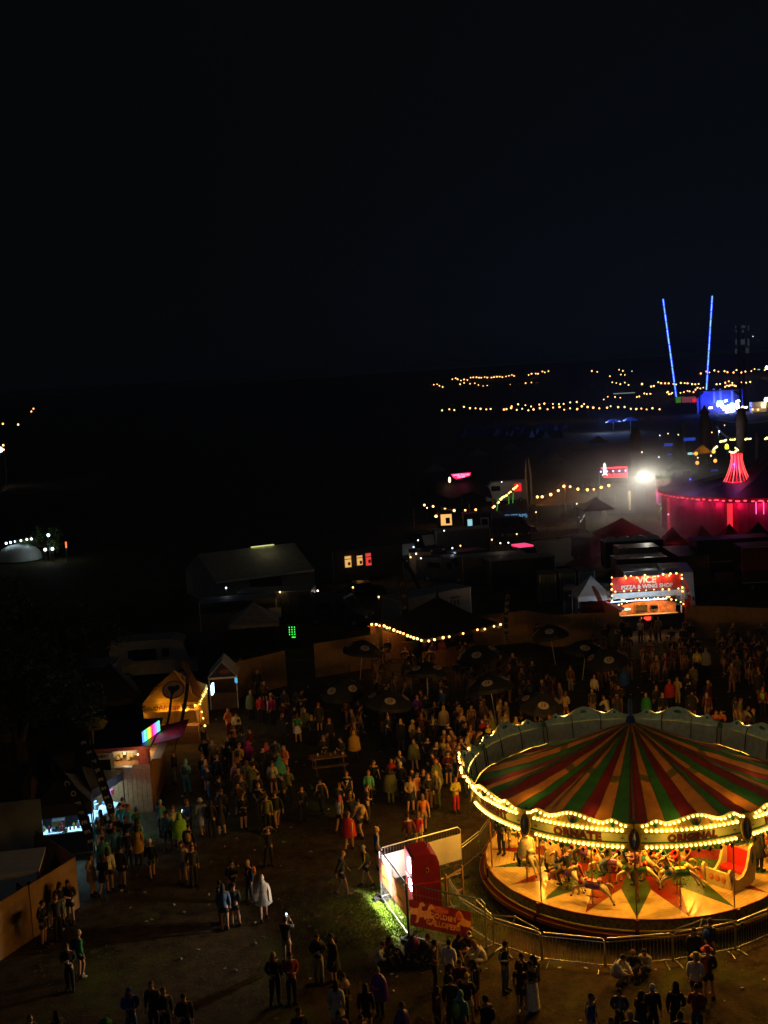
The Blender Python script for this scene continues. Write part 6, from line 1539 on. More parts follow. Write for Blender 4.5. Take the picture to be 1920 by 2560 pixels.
MB().prism([(-3.0, -1, .4), (-3.0, -1, 2.2), (-2.2, -1, 3.1), (3.0, -1, 3.2), (3.0, -1, .4)][::-1], (0, 2, 0)).build('body', WPAINT, t); MB().box((1.6, -1.06, 2.2), (1.0, .06, 1.1)).build('lit_panel', emat('panel_red', (1, .02, .02), 1.0), t)
MB().box((-1.6, -1.03, 2.2), (1.3, .04, .7)).build('window', GLASS, t)
for x in (-2, 2): wheel(t, (x, -.9, .35)); wheel(t, (x, .9, .35))
added_lamp('POINT', t, (-1, -4, 3.4), 14, (1, .9, .75), .2)  # added fill lamp with a bulb in front of the van
# cabin with a lit doorway and framed window
a, b = GD(1160, 1345, 138), GD(1232, 1345, 138)
t, L = box_body('office_cabin', 'dark cabin with a pale blue lit doorway and a framed window', 'cabin', (a.x, 138, 0), (b.x, 138, 0), 2.5, .1, 2.8, DARK, DARK, False)
q = MB().box((-L * .27, -.03, 1.35), (.62, .04, 2.1)).build('door', WPAINT, t); MB().box((-L * .27, -.06, 1.35), (.52, .02, 2.0)).build('lit_doorway', emat('door_blue', (.35, .75, .85), .9), q)
q = MB().box((L * .24, -.03, 1.95), (.95, .04, 1.0)).build('window', WPAINT, t); MB().box((L * .24, -.06, 1.95), (.72, .02, .74)).build('pane', GLASS, q)
a, b = GD(1096, 1342, 140), GD(1132, 1335, 140)
t, L = box_body('amber_kiosk', 'little amber lit kiosk left of the office cabin', 'kiosk', (a.x, 140, 0), (b.x, 140, 0), 2, .2, 3.0, DARK, DARK, False)
MB().box((L * .1, -.03, 2.2), (L * .75, .03, 1.3)).build('lit_hatch', emat('hatch_amber', (1, .5, .15), 1.1), t); MB().box((L * .2, -.06, 2.1), (.5, .02, .7)).build('silhouette', DARK, t); MB().ball((-L * .6, -.2, 2.7), .16, 8, 5).build('bulb', FBULB, t)
# blue neon name sign
q = GD(1289, 1290, 140); t = thing('blue_neon_sign', 'pale blue neon lettering between round brackets above a dark van', 'sign', (q.x, 140, 0), 0)
text('(SHIPFAM)', .62, emat('neon_blue', (.25, .6, 1), .9), t, (0, 0, q.z), extrude=.02, bold=-.012); MB().box((0, .12, q.z - .45), (2.6, .08, .08)).build('rail', STEEL, t)
for s in (-1, 1): MB().tube([(s * 1.2, .12, 0), (s * 1.2, .12, q.z - .42)], .05, 5).build('post', DARK, t)
lamp('POINT', t, (0, -1, q.z - .2), 7, (.3, .6, 1), .3)
dv_ = van('street_van', 'dark van under the blue neon lettering', (q.x - .5, 139, 0), R(12), DARK, 5.2, 2.0, 2.3)
pc_ = thing('pink_topped_car', 'odd dark car with a glowing pink roof edge and a green lit box', 'car', GD(1312, 1405, 118) * 1, R(-70)); pc_.location = (GD(1312, 1370, 118).x, 118, 0)
MB().prism([(x, -.85, z) for x, z in ((-2.0, .35), (-2.0, 1.0), (-1.5, 1.75), (.5, 1.8), (1.1, 1.05), (2.0, .9), (2.0, .35))], (0, 1.7, 0)).build('body', MATS['car_dark'], pc_)
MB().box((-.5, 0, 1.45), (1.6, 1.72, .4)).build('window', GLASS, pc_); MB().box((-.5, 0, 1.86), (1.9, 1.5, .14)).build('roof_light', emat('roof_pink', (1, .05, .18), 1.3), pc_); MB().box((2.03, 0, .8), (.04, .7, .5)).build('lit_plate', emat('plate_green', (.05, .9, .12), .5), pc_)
for x in (-1.3, 1.3):
    for y in (-.8, .8): wheel(pc_, (x, y, .3), .3)
added_lamp('POINT', pc_, (1.5, -2.5, 2.6), 8, (1, .9, .9), .2)  # added fill lamp and bulb beside the car
# vans parked on the left of it
for x, y, D, rz_, lab in ((1062, 1362, 128, R(-62), 'dark van with a pale windscreen left of the office cabin'), (1010, 1400, 122, R(-70), 'dark van with glinting headlights, left of the pale windscreen van')):
    p = GD(x, y, D); o = van('parked_van', lab, (p.x, D, 0), rz_, DARK, 5.2, 2.0, 2.4)
    if 'pale' in lab:
        for k in o.children:
            if k.name.startswith('windscreen'): k.data.materials[0] = mat('pale_lit_glass', (.35, .34, .33), .4, 0, .2, 6)  # lit windscreen put into the colour as paler glass
    added_lamp('POINT', o, (4.2, 0, 3.0), 6, (1, .9, .85), .2)  # fill lamp and bulb added ahead of each van
a, b = GD(1025, 1420, 112), GD(1078, 1410, 112)
t, L = box_body('pale_hatch_trailer', 'pinkish trailer with a dark hatch below the parked vans', 'trailer', (a.x, 112, 0), (b.x, 112, 0), 2, .6, 2.1, mat('trailer_pinkish', (.26, .19, .22), .6, 0, .1, 2), DARK)
MB().box((L * .12, -.02, 1.5), (L * .55, .03, .9)).build('hatch', DARK, t); added_lamp('POINT', t, (0, -2.5, 2.5), 3, (1, .8, .9), .2)  # the lamp and its bulb are added fill for the trailer side
# telehandler boom
b0, b1 = GD(1168, 1425, 112), GD(1282, 1378, 112)
t = thing('telehandler', 'telehandler with a long rusty orange boom raised to the right', 'telehandler', (b0.x + .5, 112, 0), 0)
OR_ = mat('boom_orange', (.26, .085, .02), .55, 0, .4, 3, .1)
o_ = t.location; p0 = b0 - o_; p1 = b1 - o_
d_ = (p1 - p0); ang = math.atan2(d_.z, d_.x)
MB().box(tuple((p0 + p1) / 2), (d_.length, .35, .45), mat4=Matrix.Rotation(-ang, 3, 'Y')).build('boom', OR_, t); MB().box(tuple(p1 - d_ * .15), (1.0, .37, .47), mat4=Matrix.Rotation(-ang, 3, 'Y')).build('boom_sleeve', GREYP, t)
MB().prism([tuple(p1 + Vector(v)) for v in ((0, -.2, .4), (.7, -.2, .1), (.9, -.2, -.9), (.5, -.2, -.8), (.2, -.2, -.2))][::-1], (0, .4, 0)).build('boom_head', OR_, t)
MB().box((.3, 0, 1.0), (3.2, 1.8, .9)).build('chassis', OR_, t); MB().prism([(-.4, -.6, 1.4), (1.0, -.6, 1.4), (.8, -.6, 2.5), (-.2, -.6, 2.5)], (0, 1.0, 0)).build('cab', GLASS, t)
for x in (-.9, 1.5):
    for y in (-.85, .85): wheel(t, (x, y, .55), .55)
added_lamp('POINT', t, (2.5, -2.5, 3.5), 6, (1, .7, .45), .2)  # added fill lamp with a bulb to bring out the boom
for i, (x, y) in enumerate(((1392, 1410), (1290, 1395))):
    p = GD(x, y, 108 + 8 * i); cr = thing('dark_car', ('dark car with a red tail light below the smoky yard', 'dark car in the gloom left of the red tail light')[i], 'car', (p.x, 108 + 8 * i, 0), R(20 + 40 * i))
    MB().prism([(xx, -.85, z) for xx, z in ((-2.1, .35), (-2.05, .85), (-1.3, .95), (-.7, 1.42), (.6, 1.45), (1.2, .98), (2.0, .85), (2.1, .35))], (0, 1.7, 0)).build('body', MATS['car_dark'], cr); MB().box((-.05, 0, 1.20), (1.5, 1.5, .38)).build('window', GLASS, cr)
    if i == 0: MB().box((0, -.88, .85), (.35, .05, .22)).build('tail_light', emat('tail_red', (1, .03, .02), 4), cr)
    for xx in (-1.3, 1.3):
        for yy in (-.8, .8): wheel(cr, (xx, yy, .3), .3)
for i, (x0, y0, x1, y1) in enumerate(((1330, 1352, 1396, 1346), (1396, 1346, 1450, 1336), (1450, 1352, 1464, 1328))):
    p, q = G(x0, y0), G(x1, y1); mesh_fence('temporary fence panel by the smoky yard, ' + ('left', 'middle', 'right, seen edge on')[i], p, q, 2.0, 'temporary fence panels by the smoky yard')
gm_ = thing('green_indicator_box', 'dark equipment box dotted with green lights', 'equipment', G(733, 1625), R(-5)); gm_.scale = (.68, .68, .80)
MB().box((0, .3, 1.2), (1.2, .5, 2.2)).build('housing', DARK, gm_)
me = MB().ball((0, 0, 0), .055, 6, 4).mesh('indicator_light', emat('indicator_green', (.05, 1, .08), 2.2), True)
for i in range(12): ob('indicator_light', me, gm_, (-.28 + .28 * (i % 3), .03, 2.1 - .22 * (i // 3)))
for i in range(3): ob('indicator_light', me, gm_, (.0 + .14 * i, .03, 1.18))
t = thing('sign_board', 'small pale blank board on a fence in the dark', 'sign', G(692, 1592), R(-4)); MB().box((0, 0, 1.9), (.95, .04, .75)).build('board', mat('board_pale', (.42, .42, .36), .6, 0, .1, 4), t); MB().tube([(0, .05, 0), (0, .05, 2.2)], .03, 5).build('post', STEEL, t)

# dark clutter of the service yards
CLT = [('van', 1190, 1432, 20, 'dark van parked below the orange boom'), ('van', 1120, 1452, -30, 'dark van left of the orange boom'), ('van', 1475, 1392, 60, 'dark van right of the red tail light'), ('van', 760, 1548, 15, 'dark van between the pale marquee and the green lights'), ('van', 850, 1560, -20, 'dark van right of the green lights'),
       ('box', 1240, 1462, 5, 'dark container below the orange boom'), ('box', 1310, 1470, 12, 'dark container left of the panelled units'), ('box', 690, 1560, -6, 'dark container behind the small blank board'), ('box', 600, 1585, 8, 'dark container behind the fence left of the green lights'), ('box', 1160, 1385, 10, 'dark container behind the orange boom'),
       ('tent', 1230, 1345, 0, 'dark gazebo right of the office cabin'), ('tent', 1290, 1335, 6, 'dark gazebo by the pink topped car'), ('tent', 640, 1640, 5, 'dark gazebo left of the plywood fence'), ('tent', 1500, 1320, 4, 'dark gazebo left of the red gazebo'),
       ('tent', 1090, 1210, 0, 'dark gazebo left of the pink neon sign'), ('tent', 1200, 1165, 4, 'dark gazebo behind the pink neon sign'), ('tent', 1390, 1180, 0, 'dark gazebo behind the tan tent'), ('tent', 1450, 1150, 9, 'dark gazebo far behind the rocket sign'), ('tent', 1285, 1150, 9, 'dark gazebo far behind the feather flags'), ('tent', 1700, 1210, 0, 'dark gazebo behind the round tent'), ('tent', 1500, 1130, 0, 'dark gazebo left of the reddish timber post')]
DK2 = mat('dim_canvas', (.16, .17, .18), .7, 0, .3, 2, .2); DK3 = mat('dim_paint', (.05, .055, .06), .4, .2, .3, 2)
for kd, x, y, a_, lab in CLT:
    p = G(x, y)
    if kd == 'van': van('service_van', lab, p, R(a_), DK3, 5.2, 2.0, 2.35)
    elif kd == 'box':
        d_ = Vector((math.cos(R(a_)), math.sin(R(a_)), 0)) * 3; t, L = box_body('storage_container', lab, 'container', p - d_, p + d_, 2.4, .1, 2.5, DK3, DK2, False)
        for i in range(8): MB().box((-L / 2 + (i + .5) * L / 8, -.025, 1.35), (L / 16, .04, 2.2)).build('rib', DK3, t)
    else:
        d_ = Vector((math.cos(R(a_)), math.sin(R(a_)), 0)) * 1.8; gazebo('dark_gazebo', lab, p - d_, p + d_, 3.4, 2.3, 3.6, DK2, DARK, .25)

rw_ = random.Random(12)
for (x0, y0, x1, y1), n_, lab, grp in (((1000, 1310, 1490, 1470), 13, 'tiny lamp glinting among the dark vehicles of the service yard', 'tiny lamps in the service yard'), ((560, 1500, 960, 1590), 5, 'tiny lamp in the dark behind the plywood fence at left', 'tiny lamps behind the left fence'), ((1640, 1080, 1910, 1195), 9, 'tiny lamp among the far tents right of the floodlight', 'tiny lamps among the far tents')):
    for i in range(n_):
        p = G(rw_.uniform(x0, x1), rw_.uniform(y0, y1)); h_ = rw_.uniform(1.6, 3.2); t = thing('yard_lamp', lab, 'lamp', p, 0, grp)
        MB().tube([(0, .06, 0), (0, .06, h_)], .03, 4).build('post', DARK, t)
        added_lamp('POINT', t, (0, -.04, h_), 5 if y0 > 1200 else 14, ((1, .6, .25), (1, .85, .6), (.7, .85, 1), (1, .5, .15))[i % 4], .1, .075 if y0 > 1200 else .13)
# ------------------------------------------------------------------ far field: slingshot ride, blue stage, tower, posts
SB = emat('blue_led', (.012, .05, 1.0), 1.8); SBW = emat('blue_led_core', (.30, .65, 1.0), 2.6)
sl_t = thing('slingshot_ride', 'pair of tall leaning poles outlined in bright blue light', 'fairground ride', (GD(1728, 1020, 540).x, 540, 0), 0)
for i, (bx, by, tx, ty) in enumerate(((1693, 1013, 1657, 747), (1763, 1014, 1780, 739))):
    p, q = GD(bx, by, 540) - sl_t.location, GD(tx, ty, 540) - sl_t.location
    MB().tube([p, q], .42, 6).build('tower_pole', mat('pole_bluegrey', (.05, .08, .25), .5), sl_t)
    rp_ = random.Random(i + 3); ns_ = 14
    for k in range(ns_):
        a_, b_ = p.lerp(q, (k + .04) / ns_), p.lerp(q, (k + .96) / ns_)
        for dx in (-.34, .34): MB().tube([a_ + Vector((dx, -.45, 0)), b_ + Vector((dx, -.45, 0))], .16 if rp_.random() > .2 else .10, 5).build('light_strip', SB, sl_t)
        MB().tube([a_ + Vector((-.05, -.6, 0)), b_ + Vector((-.05, -.6, 0))], .14 * rp_.uniform(.6, 1.1), 5).build('light_strip', SBW, sl_t)
    MB().tube([q, q + Vector((.2, 0, 3))], .12, 5).build('mast_tip', DARK, sl_t)
MB().box((0, 0, .8), (18, 5, 1.6)).build('base', DARK, sl_t)
for i, (x, y, w_, hh, c_, s_) in enumerate(((1702, 1030, 4.5, 3.2, (.12, .45, .05), .35), (1722, 1026, 6.5, 3.0, (.5, .10, .16), .35), (1735, 1034, 2.2, 2.0, (1, .02, .05), .9), (1747, 1028, 2.2, 2.2, (.05, .3, .9), .7))):
    p = GD(x, y, 520); t = thing('lit_booth', ('green lit', 'dull pink lit', 'red lit', 'blue lit')[i] + ' booth at the foot of the blue poles', 'booth', (p.x, 520 - i * .6, 0), 0)
    MB().box((0, 1.5, hh / 2 + .2), (w_, 3, hh)).build('cabin', DARK, t); MB().box((0, -.05, hh / 2 + .5), (w_ * .92, .1, hh * .8)).build('lit_front', emat('lit_' + 'abcd'[i], c_, s_), t)
stg = GD(1815, 1040, 420); bs = thing('blue_stage', 'distant stage drenched in blue light with a white glare', 'stage', (stg.x, 420, 0), 0)
zb = stg.z
BLW = mat('stage_blue_wall', (.035, .05, .26), .6, 0, .6, .35)
MB().prism([(-9, 4, zb - .5), (6, 4, zb - .5), (6, 4, zb + 6.5), (3, 4, zb + 9), (-6, 4, zb + 9), (-9, 4, zb + 6)], (0, .4, 0)).build('backdrop', BLW, bs); MB().box((-1, 2, zb + .2), (16, 6, 1.0)).build('platform', DARK, bs)
for x in (-9, 6): MB().tube([(x, 0, zb - 1), (x, 0, zb + 9)], .3, 5).build('tower', BLW, bs)
MB().tube([(-9, 0, zb + 9), (6, 0, zb + 9)], .3, 5).build('truss', DARK, bs)
rs_ = random.Random(9)
for i in range(34):
    MB().box((0, 0, 0), (rs_.uniform(.6, 2.2), .3, rs_.uniform(.5, 1.4))).build('stage_light', emat('stage_' + 'abc'[i % 3], ((.8, .85, 1), (.35, .75, 1), (.75, .6, 1))[i % 3], 9), bs, (rs_.gauss(.8, 2.6), -.5, zb + 2.8 + rs_.gauss(0, 1.4)), (0, rs_.uniform(-.3, .3), 0))
lamp('POINT', bs, (0, -1.5, zb + 4), 5200, (.05, .10, 1), .8); lamp('POINT', bs, (-6, 0, zb + 6), 2600, (.06, .10, 1), .8)
for i, x in enumerate((1785, 1801, 1830)):
    p = GD(x, 990, 424); MB().box((0, 0, 0), (.8, .3, 5)).build('light_column', emat('column_blue', (.06, .08, .7), .5), bs, p - bs.location)
lt = GD(1857, 1060, 285); lw_ = thing('speaker_tower', 'tall dark lattice mast hung with pale panels', 'tower', (lt.x, 285, 0), 0); zt2 = GD(1857, 812, 285).z
for x in (-.5, .5):
    for y in (-.5, .5): MB().tube([(x, y, 0), (x, y, zt2)], .08, 4).build('mast_leg', DARK, lw_)
m = MB()
for i in range(int(zt2)):
    s = 1 if i % 2 else -1; m.tube([(-.5 * s, -.5, i), (.5 * s, -.5, i + 1)], .04, 3).tube([(-.5, -.5 * s, i), (-.5, .5 * s, i + 1)], .04, 3)
m.build('lattice', DARK, lw_)
PP = mat('panel_pale', (.30, .32, .38), .5)
for x, y, w_, hh in ((1858, 817, .95, .7), (1857, 828, .5, .6), (1839, 817, .25, .7), (1840, 828, .25, .6), (1871, 820, .25, 1.2), (1857, 855, 1.0, 1.3), (1840, 855, .3, 1.4), (1871, 856, .45, 1.7), (1840, 878, .5, 1.2), (1868, 876, .8, 1.3)):
    q = GD(x, y, 284.2) - lw_.location; MB().box(tuple(q), (w_, .15, hh)).build('panel', PP, lw_)
added_lamp('POINT', lw_, (0, -9, zt2 - 3), 190, (.8, .85, 1), .5)  # fill lamp and bulb added in front to light the panels
# carved timber posts with a slack rope
TW = mat('timber_post', (.14, .085, .055), .8, 0, .3, 1.2, .2)
tpn = []
for i, (x, y0, y1, D, r_, lab) in enumerate(((1590, 1150, 1068, 205, .95, 'thick reddish timber post left of the others'), (1694, 1170, 1098, 190, .85, 'dark brown timber post above the amber tent'), (1710, 1160, 1052, 215, .45, 'slim timber post right of the dark brown one'), (1764, 1150, 1030, 220, 1.0, 'knobbly timber post topped with a pointed carving'), (1788, 1150, 1052, 218, .45, 'timber post holding the upper end of the pale rope'), (1855, 1160, 1020, 205, .95, 'tall timber post above the red crown lamp'), (1893, 1150, 1080, 210, .35, 'thin reddish timber post at the right'))):
    a, b = GD(x, y0, D), GD(x, y1, D); t = thing('timber_post', lab, 'post', (a.x, D, 0), 0, 'timber posts on the far lawn'); h = b.z
    MB().tube([(0, 0, 0), (0, 0, h * .4), (.1, 0, h * .8), (0, 0, h)], [r_, r_ * .9, r_ * 1.05, r_ * .6], 9).build('trunk', TW, t, smooth=True)
    if 'pointed' in lab: MB().lathe([(r_ * 1.1, h - .2), (r_ * .5, h + .5), (.05, h + 1.3)], 8).build('carving', TW, t)
    tpn.append((a.x, D, h))
def rope(label, p, q, s, mt, r_=.09):
    t = thing('slack_rope', label, 'rope', p, 0); q = Vector(q) - Vector(p)
    MB().tube([q * (i / 12) - Vector((0, 0, s * 4 * (i / 12) * (1 - i / 12))) for i in range(13)], r_, 5).build('rope', mt, t)
RP = mat('pale_rope', (.5, .52, .62), .6)
rope('pale rope sagging between the timber posts', GD(1791, 1065, 212), GD(1842, 1093, 212), .9, RP, .16)
rope('thin pale rope strung across to the right edge', GD(1792, 1048, 216), GD(1925, 1052, 216), .5, RP, .10)
for x, y, D, pw, cc, lab in ((1797, 1078, 203, 200, (.75, .8, 1), 'small white lamp by the timber post with the rope'), (1604, 1130, 199, 60, (1, .6, .4), 'small warm lamp by the thick reddish timber post')):
    q = GD(x, y, D); t = thing('added_post_lamp', lab, 'lamp', (q.x, D, 0), 0); MB().tube([(0, .1, 0), (0, .1, q.z)], .05, 4).build('post', DARK, t); added_lamp('POINT', t, (0, -.2, q.z), pw, cc, .2, .14)  # lamps on stands, added to light the timber posts
# little amber tent, yellow lamp and yellow bulbs
a, b = GD(1742, 1142, 195), GD(1782, 1140, 195)
t = gazebo('little_amber_tent', 'little amber tent with bulbs at its corners, far right', (a.x, 195, 0), (b.x, 195, 0), 2.6, GD(1760, 1131, 195).z, GD(1760, 1112, 195).z, mat('amber_canvas', (.5, .26, .04), .7, 0, .1, 3, 0, trans=.4), DARK, .2)
added_lamp('POINT', t, (0, 1, 4.0), 40, (1, .6, .15), .2)
q = GD(1817, 1117, 195); t = thing('yellow_lantern', 'glowing yellow lantern among yellow bulbs, far right', 'lamp', (q.x, 195, 0), 0)
MB().lathe([(.05, q.z + .5), (.25, q.z + .3), (.32, q.z - .1), (.28, q.z - .35), (.05, q.z - .4)], 10).build('lantern', emat('lantern_yellow', (1, .85, .05), 2.4), t); MB().tube([(0, 0, 0), (0, 0, q.z)], .06, 5).build('post', DARK, t)
YB_ = emat('yellow_bulb', (1, .85, .25), 4)
for i, (ps, n_) in enumerate((([(1800, 1105), (1812, 1101), (1838, 1098)], 9), ([(1783, 1124), (1793, 1116)], 4), ([(1822, 1128), (1832, 1133), (1846, 1125), (1836, 1118)], 9), ([(1862, 1098), (1878, 1098)], 4), ([(1911, 1097), (1922, 1094)], 3))):
    festoon('string of small yellow bulbs, ' + ('above the lantern', 'left of the lantern', 'coiled right of the lantern', 'right of the tall timber post', 'at the right edge')[i], [GD(x, y, 194) for x, y in ps], n_, .17, YB_)
for i, (x, y) in enumerate(((1740, 1134), (1784, 1129), (1743, 1157), (1788, 1152))):
    q = GD(x, y, 192); t = thing('orange_lamp', 'round orange lamp near the little amber tent, ' + ('upper left', 'upper right', 'lower left', 'lower right')[i], 'lamp', (q.x, 192, 0), 0)
    MB().ball((0, 0, q.z), .30, 10, 6).build('globe', emat('orange_globe', (1, .33, .05), 3), t); MB().tube([(0, 0, 0), (0, 0, q.z - .2)], .04, 4).build('post', DARK, t)
BP_ = emat('blue_panel', (.02, .08, .7), .6)
for i, (x, y, w_) in enumerate(((1673, 1112, 1.3), (1724, 1098, 1.5), (1674, 1136, .6), (1700, 1178, .7), (1690, 1189, .5), (1786, 1176, .8), (1770, 1128, 1.0))):
    q = GD(x, y, 200); t = thing('blue_glow_panel', 'small blue lit panel far right, ' + ('left of the slim post', 'tilted, below the pointed post', 'below the left one', 'above the tent roof, higher', 'above the tent roof, lower', 'left of the red crown lamp', 'on the little amber tent')[i], 'panel', (q.x, 200, 0), 0)
    MB().box((0, 0, q.z), (w_ * 1.3, .1, w_ * .35)).build('panel', BP_, t, rot=(0, 0, 0)); MB().tube([(0, .1, 0), (0, .1, q.z)], .05, 4).build('post', DARK, t)
q = GD(1727, 1134, 200); t = thing('teal_sign', 'tiny pale teal lit sign far right', 'sign', (q.x, 200, 0), 0); MB().box((0, 0, q.z), (1.0, .1, .35)).build('board', emat('teal_pale', (.4, .9, .8), 1.2), t); MB().tube([(0, .1, 0), (0, .1, q.z)], .05, 4).build('post', DARK, t)

# rows of small blue tents
tb = thing('ridge_tent', '', 'tent', (0, 0, 0), 0, 'rows of small tents on the dark slope')
NT = mat('tent_blue', (.045, .06, .17), .7, 0, .3, 1.5)
MB().add([(-1.3, -1.2, 0), (1.3, -1.2, 0), (0, -1.2, 2.2), (-1.3, 1.6, 0), (1.3, 1.6, 0), (0, 1.6, 2.0)], [(0, 1, 2), (4, 3, 5), (0, 2, 5, 3), (1, 4, 5, 2)]).build('flysheet', NT, tb)
MB().add([(-.5, -1.22, 0), (.5, -1.22, 0), (0, -1.22, 1.5)], [(0, 1, 2)]).build('door', DARK, tb)
first = True
for i in range(26):
    x = 1158 + (i % 13) * 20 + (7 if i > 12 else 0) + 3 * math.sin(i * 4.1); y = 1092 - (15 if i > 12 else 0) + 3 * math.sin(i * 2.7)
    p = G(x, y); o = tb if first else copy_tree(tb); first = False
    o.location = p; o.rotation_euler = (0, 0, R(28 + (i * 37) % 20)); o.scale = (1.0 + .1 * math.sin(i * 5),) * 3; o['label'] = 'small dark blue ridge tent in the rows on the slope below the long bulb string'
for i, (x, y) in enumerate(((1533, 1051), (1576, 1047))):
    q = GD(x, y, 338); t = thing('blue_canopy', 'small blue lit canopy below the long bulb string, ' + ('left and dimmer', 'right and brighter')[i], 'canopy', (q.x, 338, 0), 0)
    MB().lathe([(2.4, q.z - .5), (1.2, q.z + .1), (.05, q.z + .5)], 6).build('canopy', emat('blue_cloth_lit', (.01, .03, .35), .5), t); MB().tube([(0, 0, 0), (0, 0, q.z)], .08, 4).build('post', DARK, t); lamp('POINT', t, (-2.8, 0, q.z - .3), 2400, (.25, .4, 1), .5)  # cloth made to glow; lamp added to wash the tent rows blue

# ------------------------------------------------------------------ distant festoon strings on poles
FS = [('lowest long row of amber lights across the far field, left part', 420, [(1100, 1022), (1175, 1021), (1236, 1021)], 10, .26), ('lowest long row of amber lights across the far field, right part', 420, [(1255, 1020), (1290, 1023), (1420, 1020), (1530, 1018), (1655, 1026)], 27, .26),
      ('second amber row rising above the long low row', 440, [(1258, 1022), (1285, 1014), (1310, 1012), (1350, 1014), (1390, 1008), (1470, 1006)], 13, .25), ('upper left amber row on the dark hill', 800, [(1127, 949), (1160, 948), (1180, 946), (1230, 942), (1290, 937)], 22, .38), ('amber row on the hill right of the upper left row', 800, [(1316, 935), (1340, 932), (1376, 931)], 7, .38),
      ('scattered amber lights under the upper left row', 740, [(1070, 960), (1100, 964), (1112, 969)], 5, .34), ('amber lights in a loose line below the upper left row', 740, [(1145, 959), (1187, 961), (1215, 966), (1226, 963)], 7, .34), ('pair of amber clusters left of centre on the hill', 740, [(1268, 958), (1278, 964), (1326, 958), (1352, 957)], 6, .34),
      ('amber row at mid height crossing the blue poles', 600, [(1622, 966), (1645, 959), (1680, 957), (1720, 961), (1752, 958)], 14, .32), ('amber row at mid height right of the blue poles', 600, [(1785, 959), (1805, 956), (1850, 957), (1880, 956)], 9, .32), ('highest amber row at the right edge', 680, [(1748, 931), (1780, 927), (1840, 928), (1870, 929), (1915, 921)], 15, .36),
      ('amber cluster low between the blue poles', 560, [(1666, 979), (1674, 984), (1682, 980)], 6, .28), ('amber lights rising to the right between the blue poles', 560, [(1698, 981), (1720, 980), (1738, 977), (1744, 969), (1752, 972), (1762, 971)], 9, .28), ('amber cluster right of the blue poles', 560, [(1811, 964), (1818, 967), (1824, 964), (1842, 966)], 7, .28),
      ('amber lights at the far left of the right hill', 700, [(1460, 928), (1480, 927), (1497, 927)], 3, .34), ('four amber lights high in the middle of the hill', 700, [(1545, 927), (1560, 928)], 2, .36), ('short amber line above the middle of the hill', 700, [(1520, 941), (1540, 939), (1568, 937)], 4, .26), ('dim amber lights left of the blue poles', 640, [(1516, 957), (1547, 958), (1566, 960), (1578, 961)], 6, .30),
      ('amber lights low on the hill left of the blue poles', 560, [(1501, 998), (1518, 994), (1556, 992)], 4, .24), ('bright amber cluster left of the blue poles', 560, [(1590, 985), (1592, 990), (1611, 987), (1632, 986)], 5, .30), ('white amber lights at the left frame edge, upper', 420, [(2, 1062), (32, 1057), (52, 1058)], 3, .26), ('two amber lights right of the left frame edge', 430, [(76, 1031), (86, 1022)], 2, .20),
      ('amber lights by the blue stage', 400, [(1850, 1008), (1860, 1021), (1887, 1022), (1905, 1021), (1918, 1020)], 5, .28)]
for lab, D, ps, n_, r_ in FS: festoon(lab, [GD(x, y, D) for x, y in ps], n_, r_ * 1.22, FARB, posts=True)
BIGF = emat('far_flood', (1, .8, .45), 14)
for i, (x, y, D, r_) in enumerate(((1917, 919, 660, .9), (1916, 999, 400, .75), (0, 1124, 260, .55), (1605, 960, 600, .5), (8, 1113, 262, .22), (9, 1124, 262, .2))):
    q = GD(x, y, D); g = zt(q.x, q.y); t = thing('mast_light', 'single bright far light, ' + ('highest at the right edge', 'lower at the right edge', 'white, at the left edge', 'yellowish, left of the blue poles', 'small, above the white one at the left edge', 'small, beside the white one at the left edge')[i], 'lamp', (q.x, q.y, g), 0)
    MB().ball((0, 0, q.z - g), r_, 10, 6).build('lamp_head', BIGF if i < 2 else (MATS['cool_flood'] if i in (2,) else FARB), t); MB().tube([(0, .1, 0), (0, .1, q.z - g)], .07, 4).build('post', DARK, t)
for i, (x, y, D, w_, mtn) in enumerate(((1560, 983, 500, 9, 'far_strip'), (1580, 928, 700, 0.5, 'neon_white'), (1262, 964, 740, .8, 'neon_white'), (1897, 924, 640, 1.2, 'teal_pale'))):
    q = GD(x, y, D); g = zt(q.x, q.y); t = thing('far_light', ('faint pale strip of light on the hill', 'tiny white light on the hill', 'tiny cyan white light on the left of the hill', 'small teal sign at the upper right')[i], 'light', (q.x, q.y, g), 0)
    MB().box((0, 0, q.z - g), (w_, .3, .35)).build('lamp_head', emat('far_strip', (.35, .5, .45), .5) if mtn == 'far_strip' else MATS[mtn], t); MB().tube([(0, .2, 0), (0, .2, q.z - g)], .1, 4).build('post', DARK, t)
# far right pale kiosk by the lower bright light
q = GD(1898, 1010, 402); t = thing('far_kiosk', 'pale kiosk by the bright light at the right edge', 'kiosk', (q.x, 403, 0), 0); MB().box((0, 0, q.z - 1), (5, 3, 3.4)).build('cabin', WPAINT, t); MB().box((1.2, -1.55, q.z - .6), (1.6, .1, 1.6)).build('window', MATS['door_glow'], t); MB().box((0, 0, (q.z - 2.7) / 2), (4, 2.4, max(.2, q.z - 2.7))).build('plinth', DARK, t)
lamp('POINT', t, (2.4, -3, q.z + 1), 300, (1, .85, .5), .3)

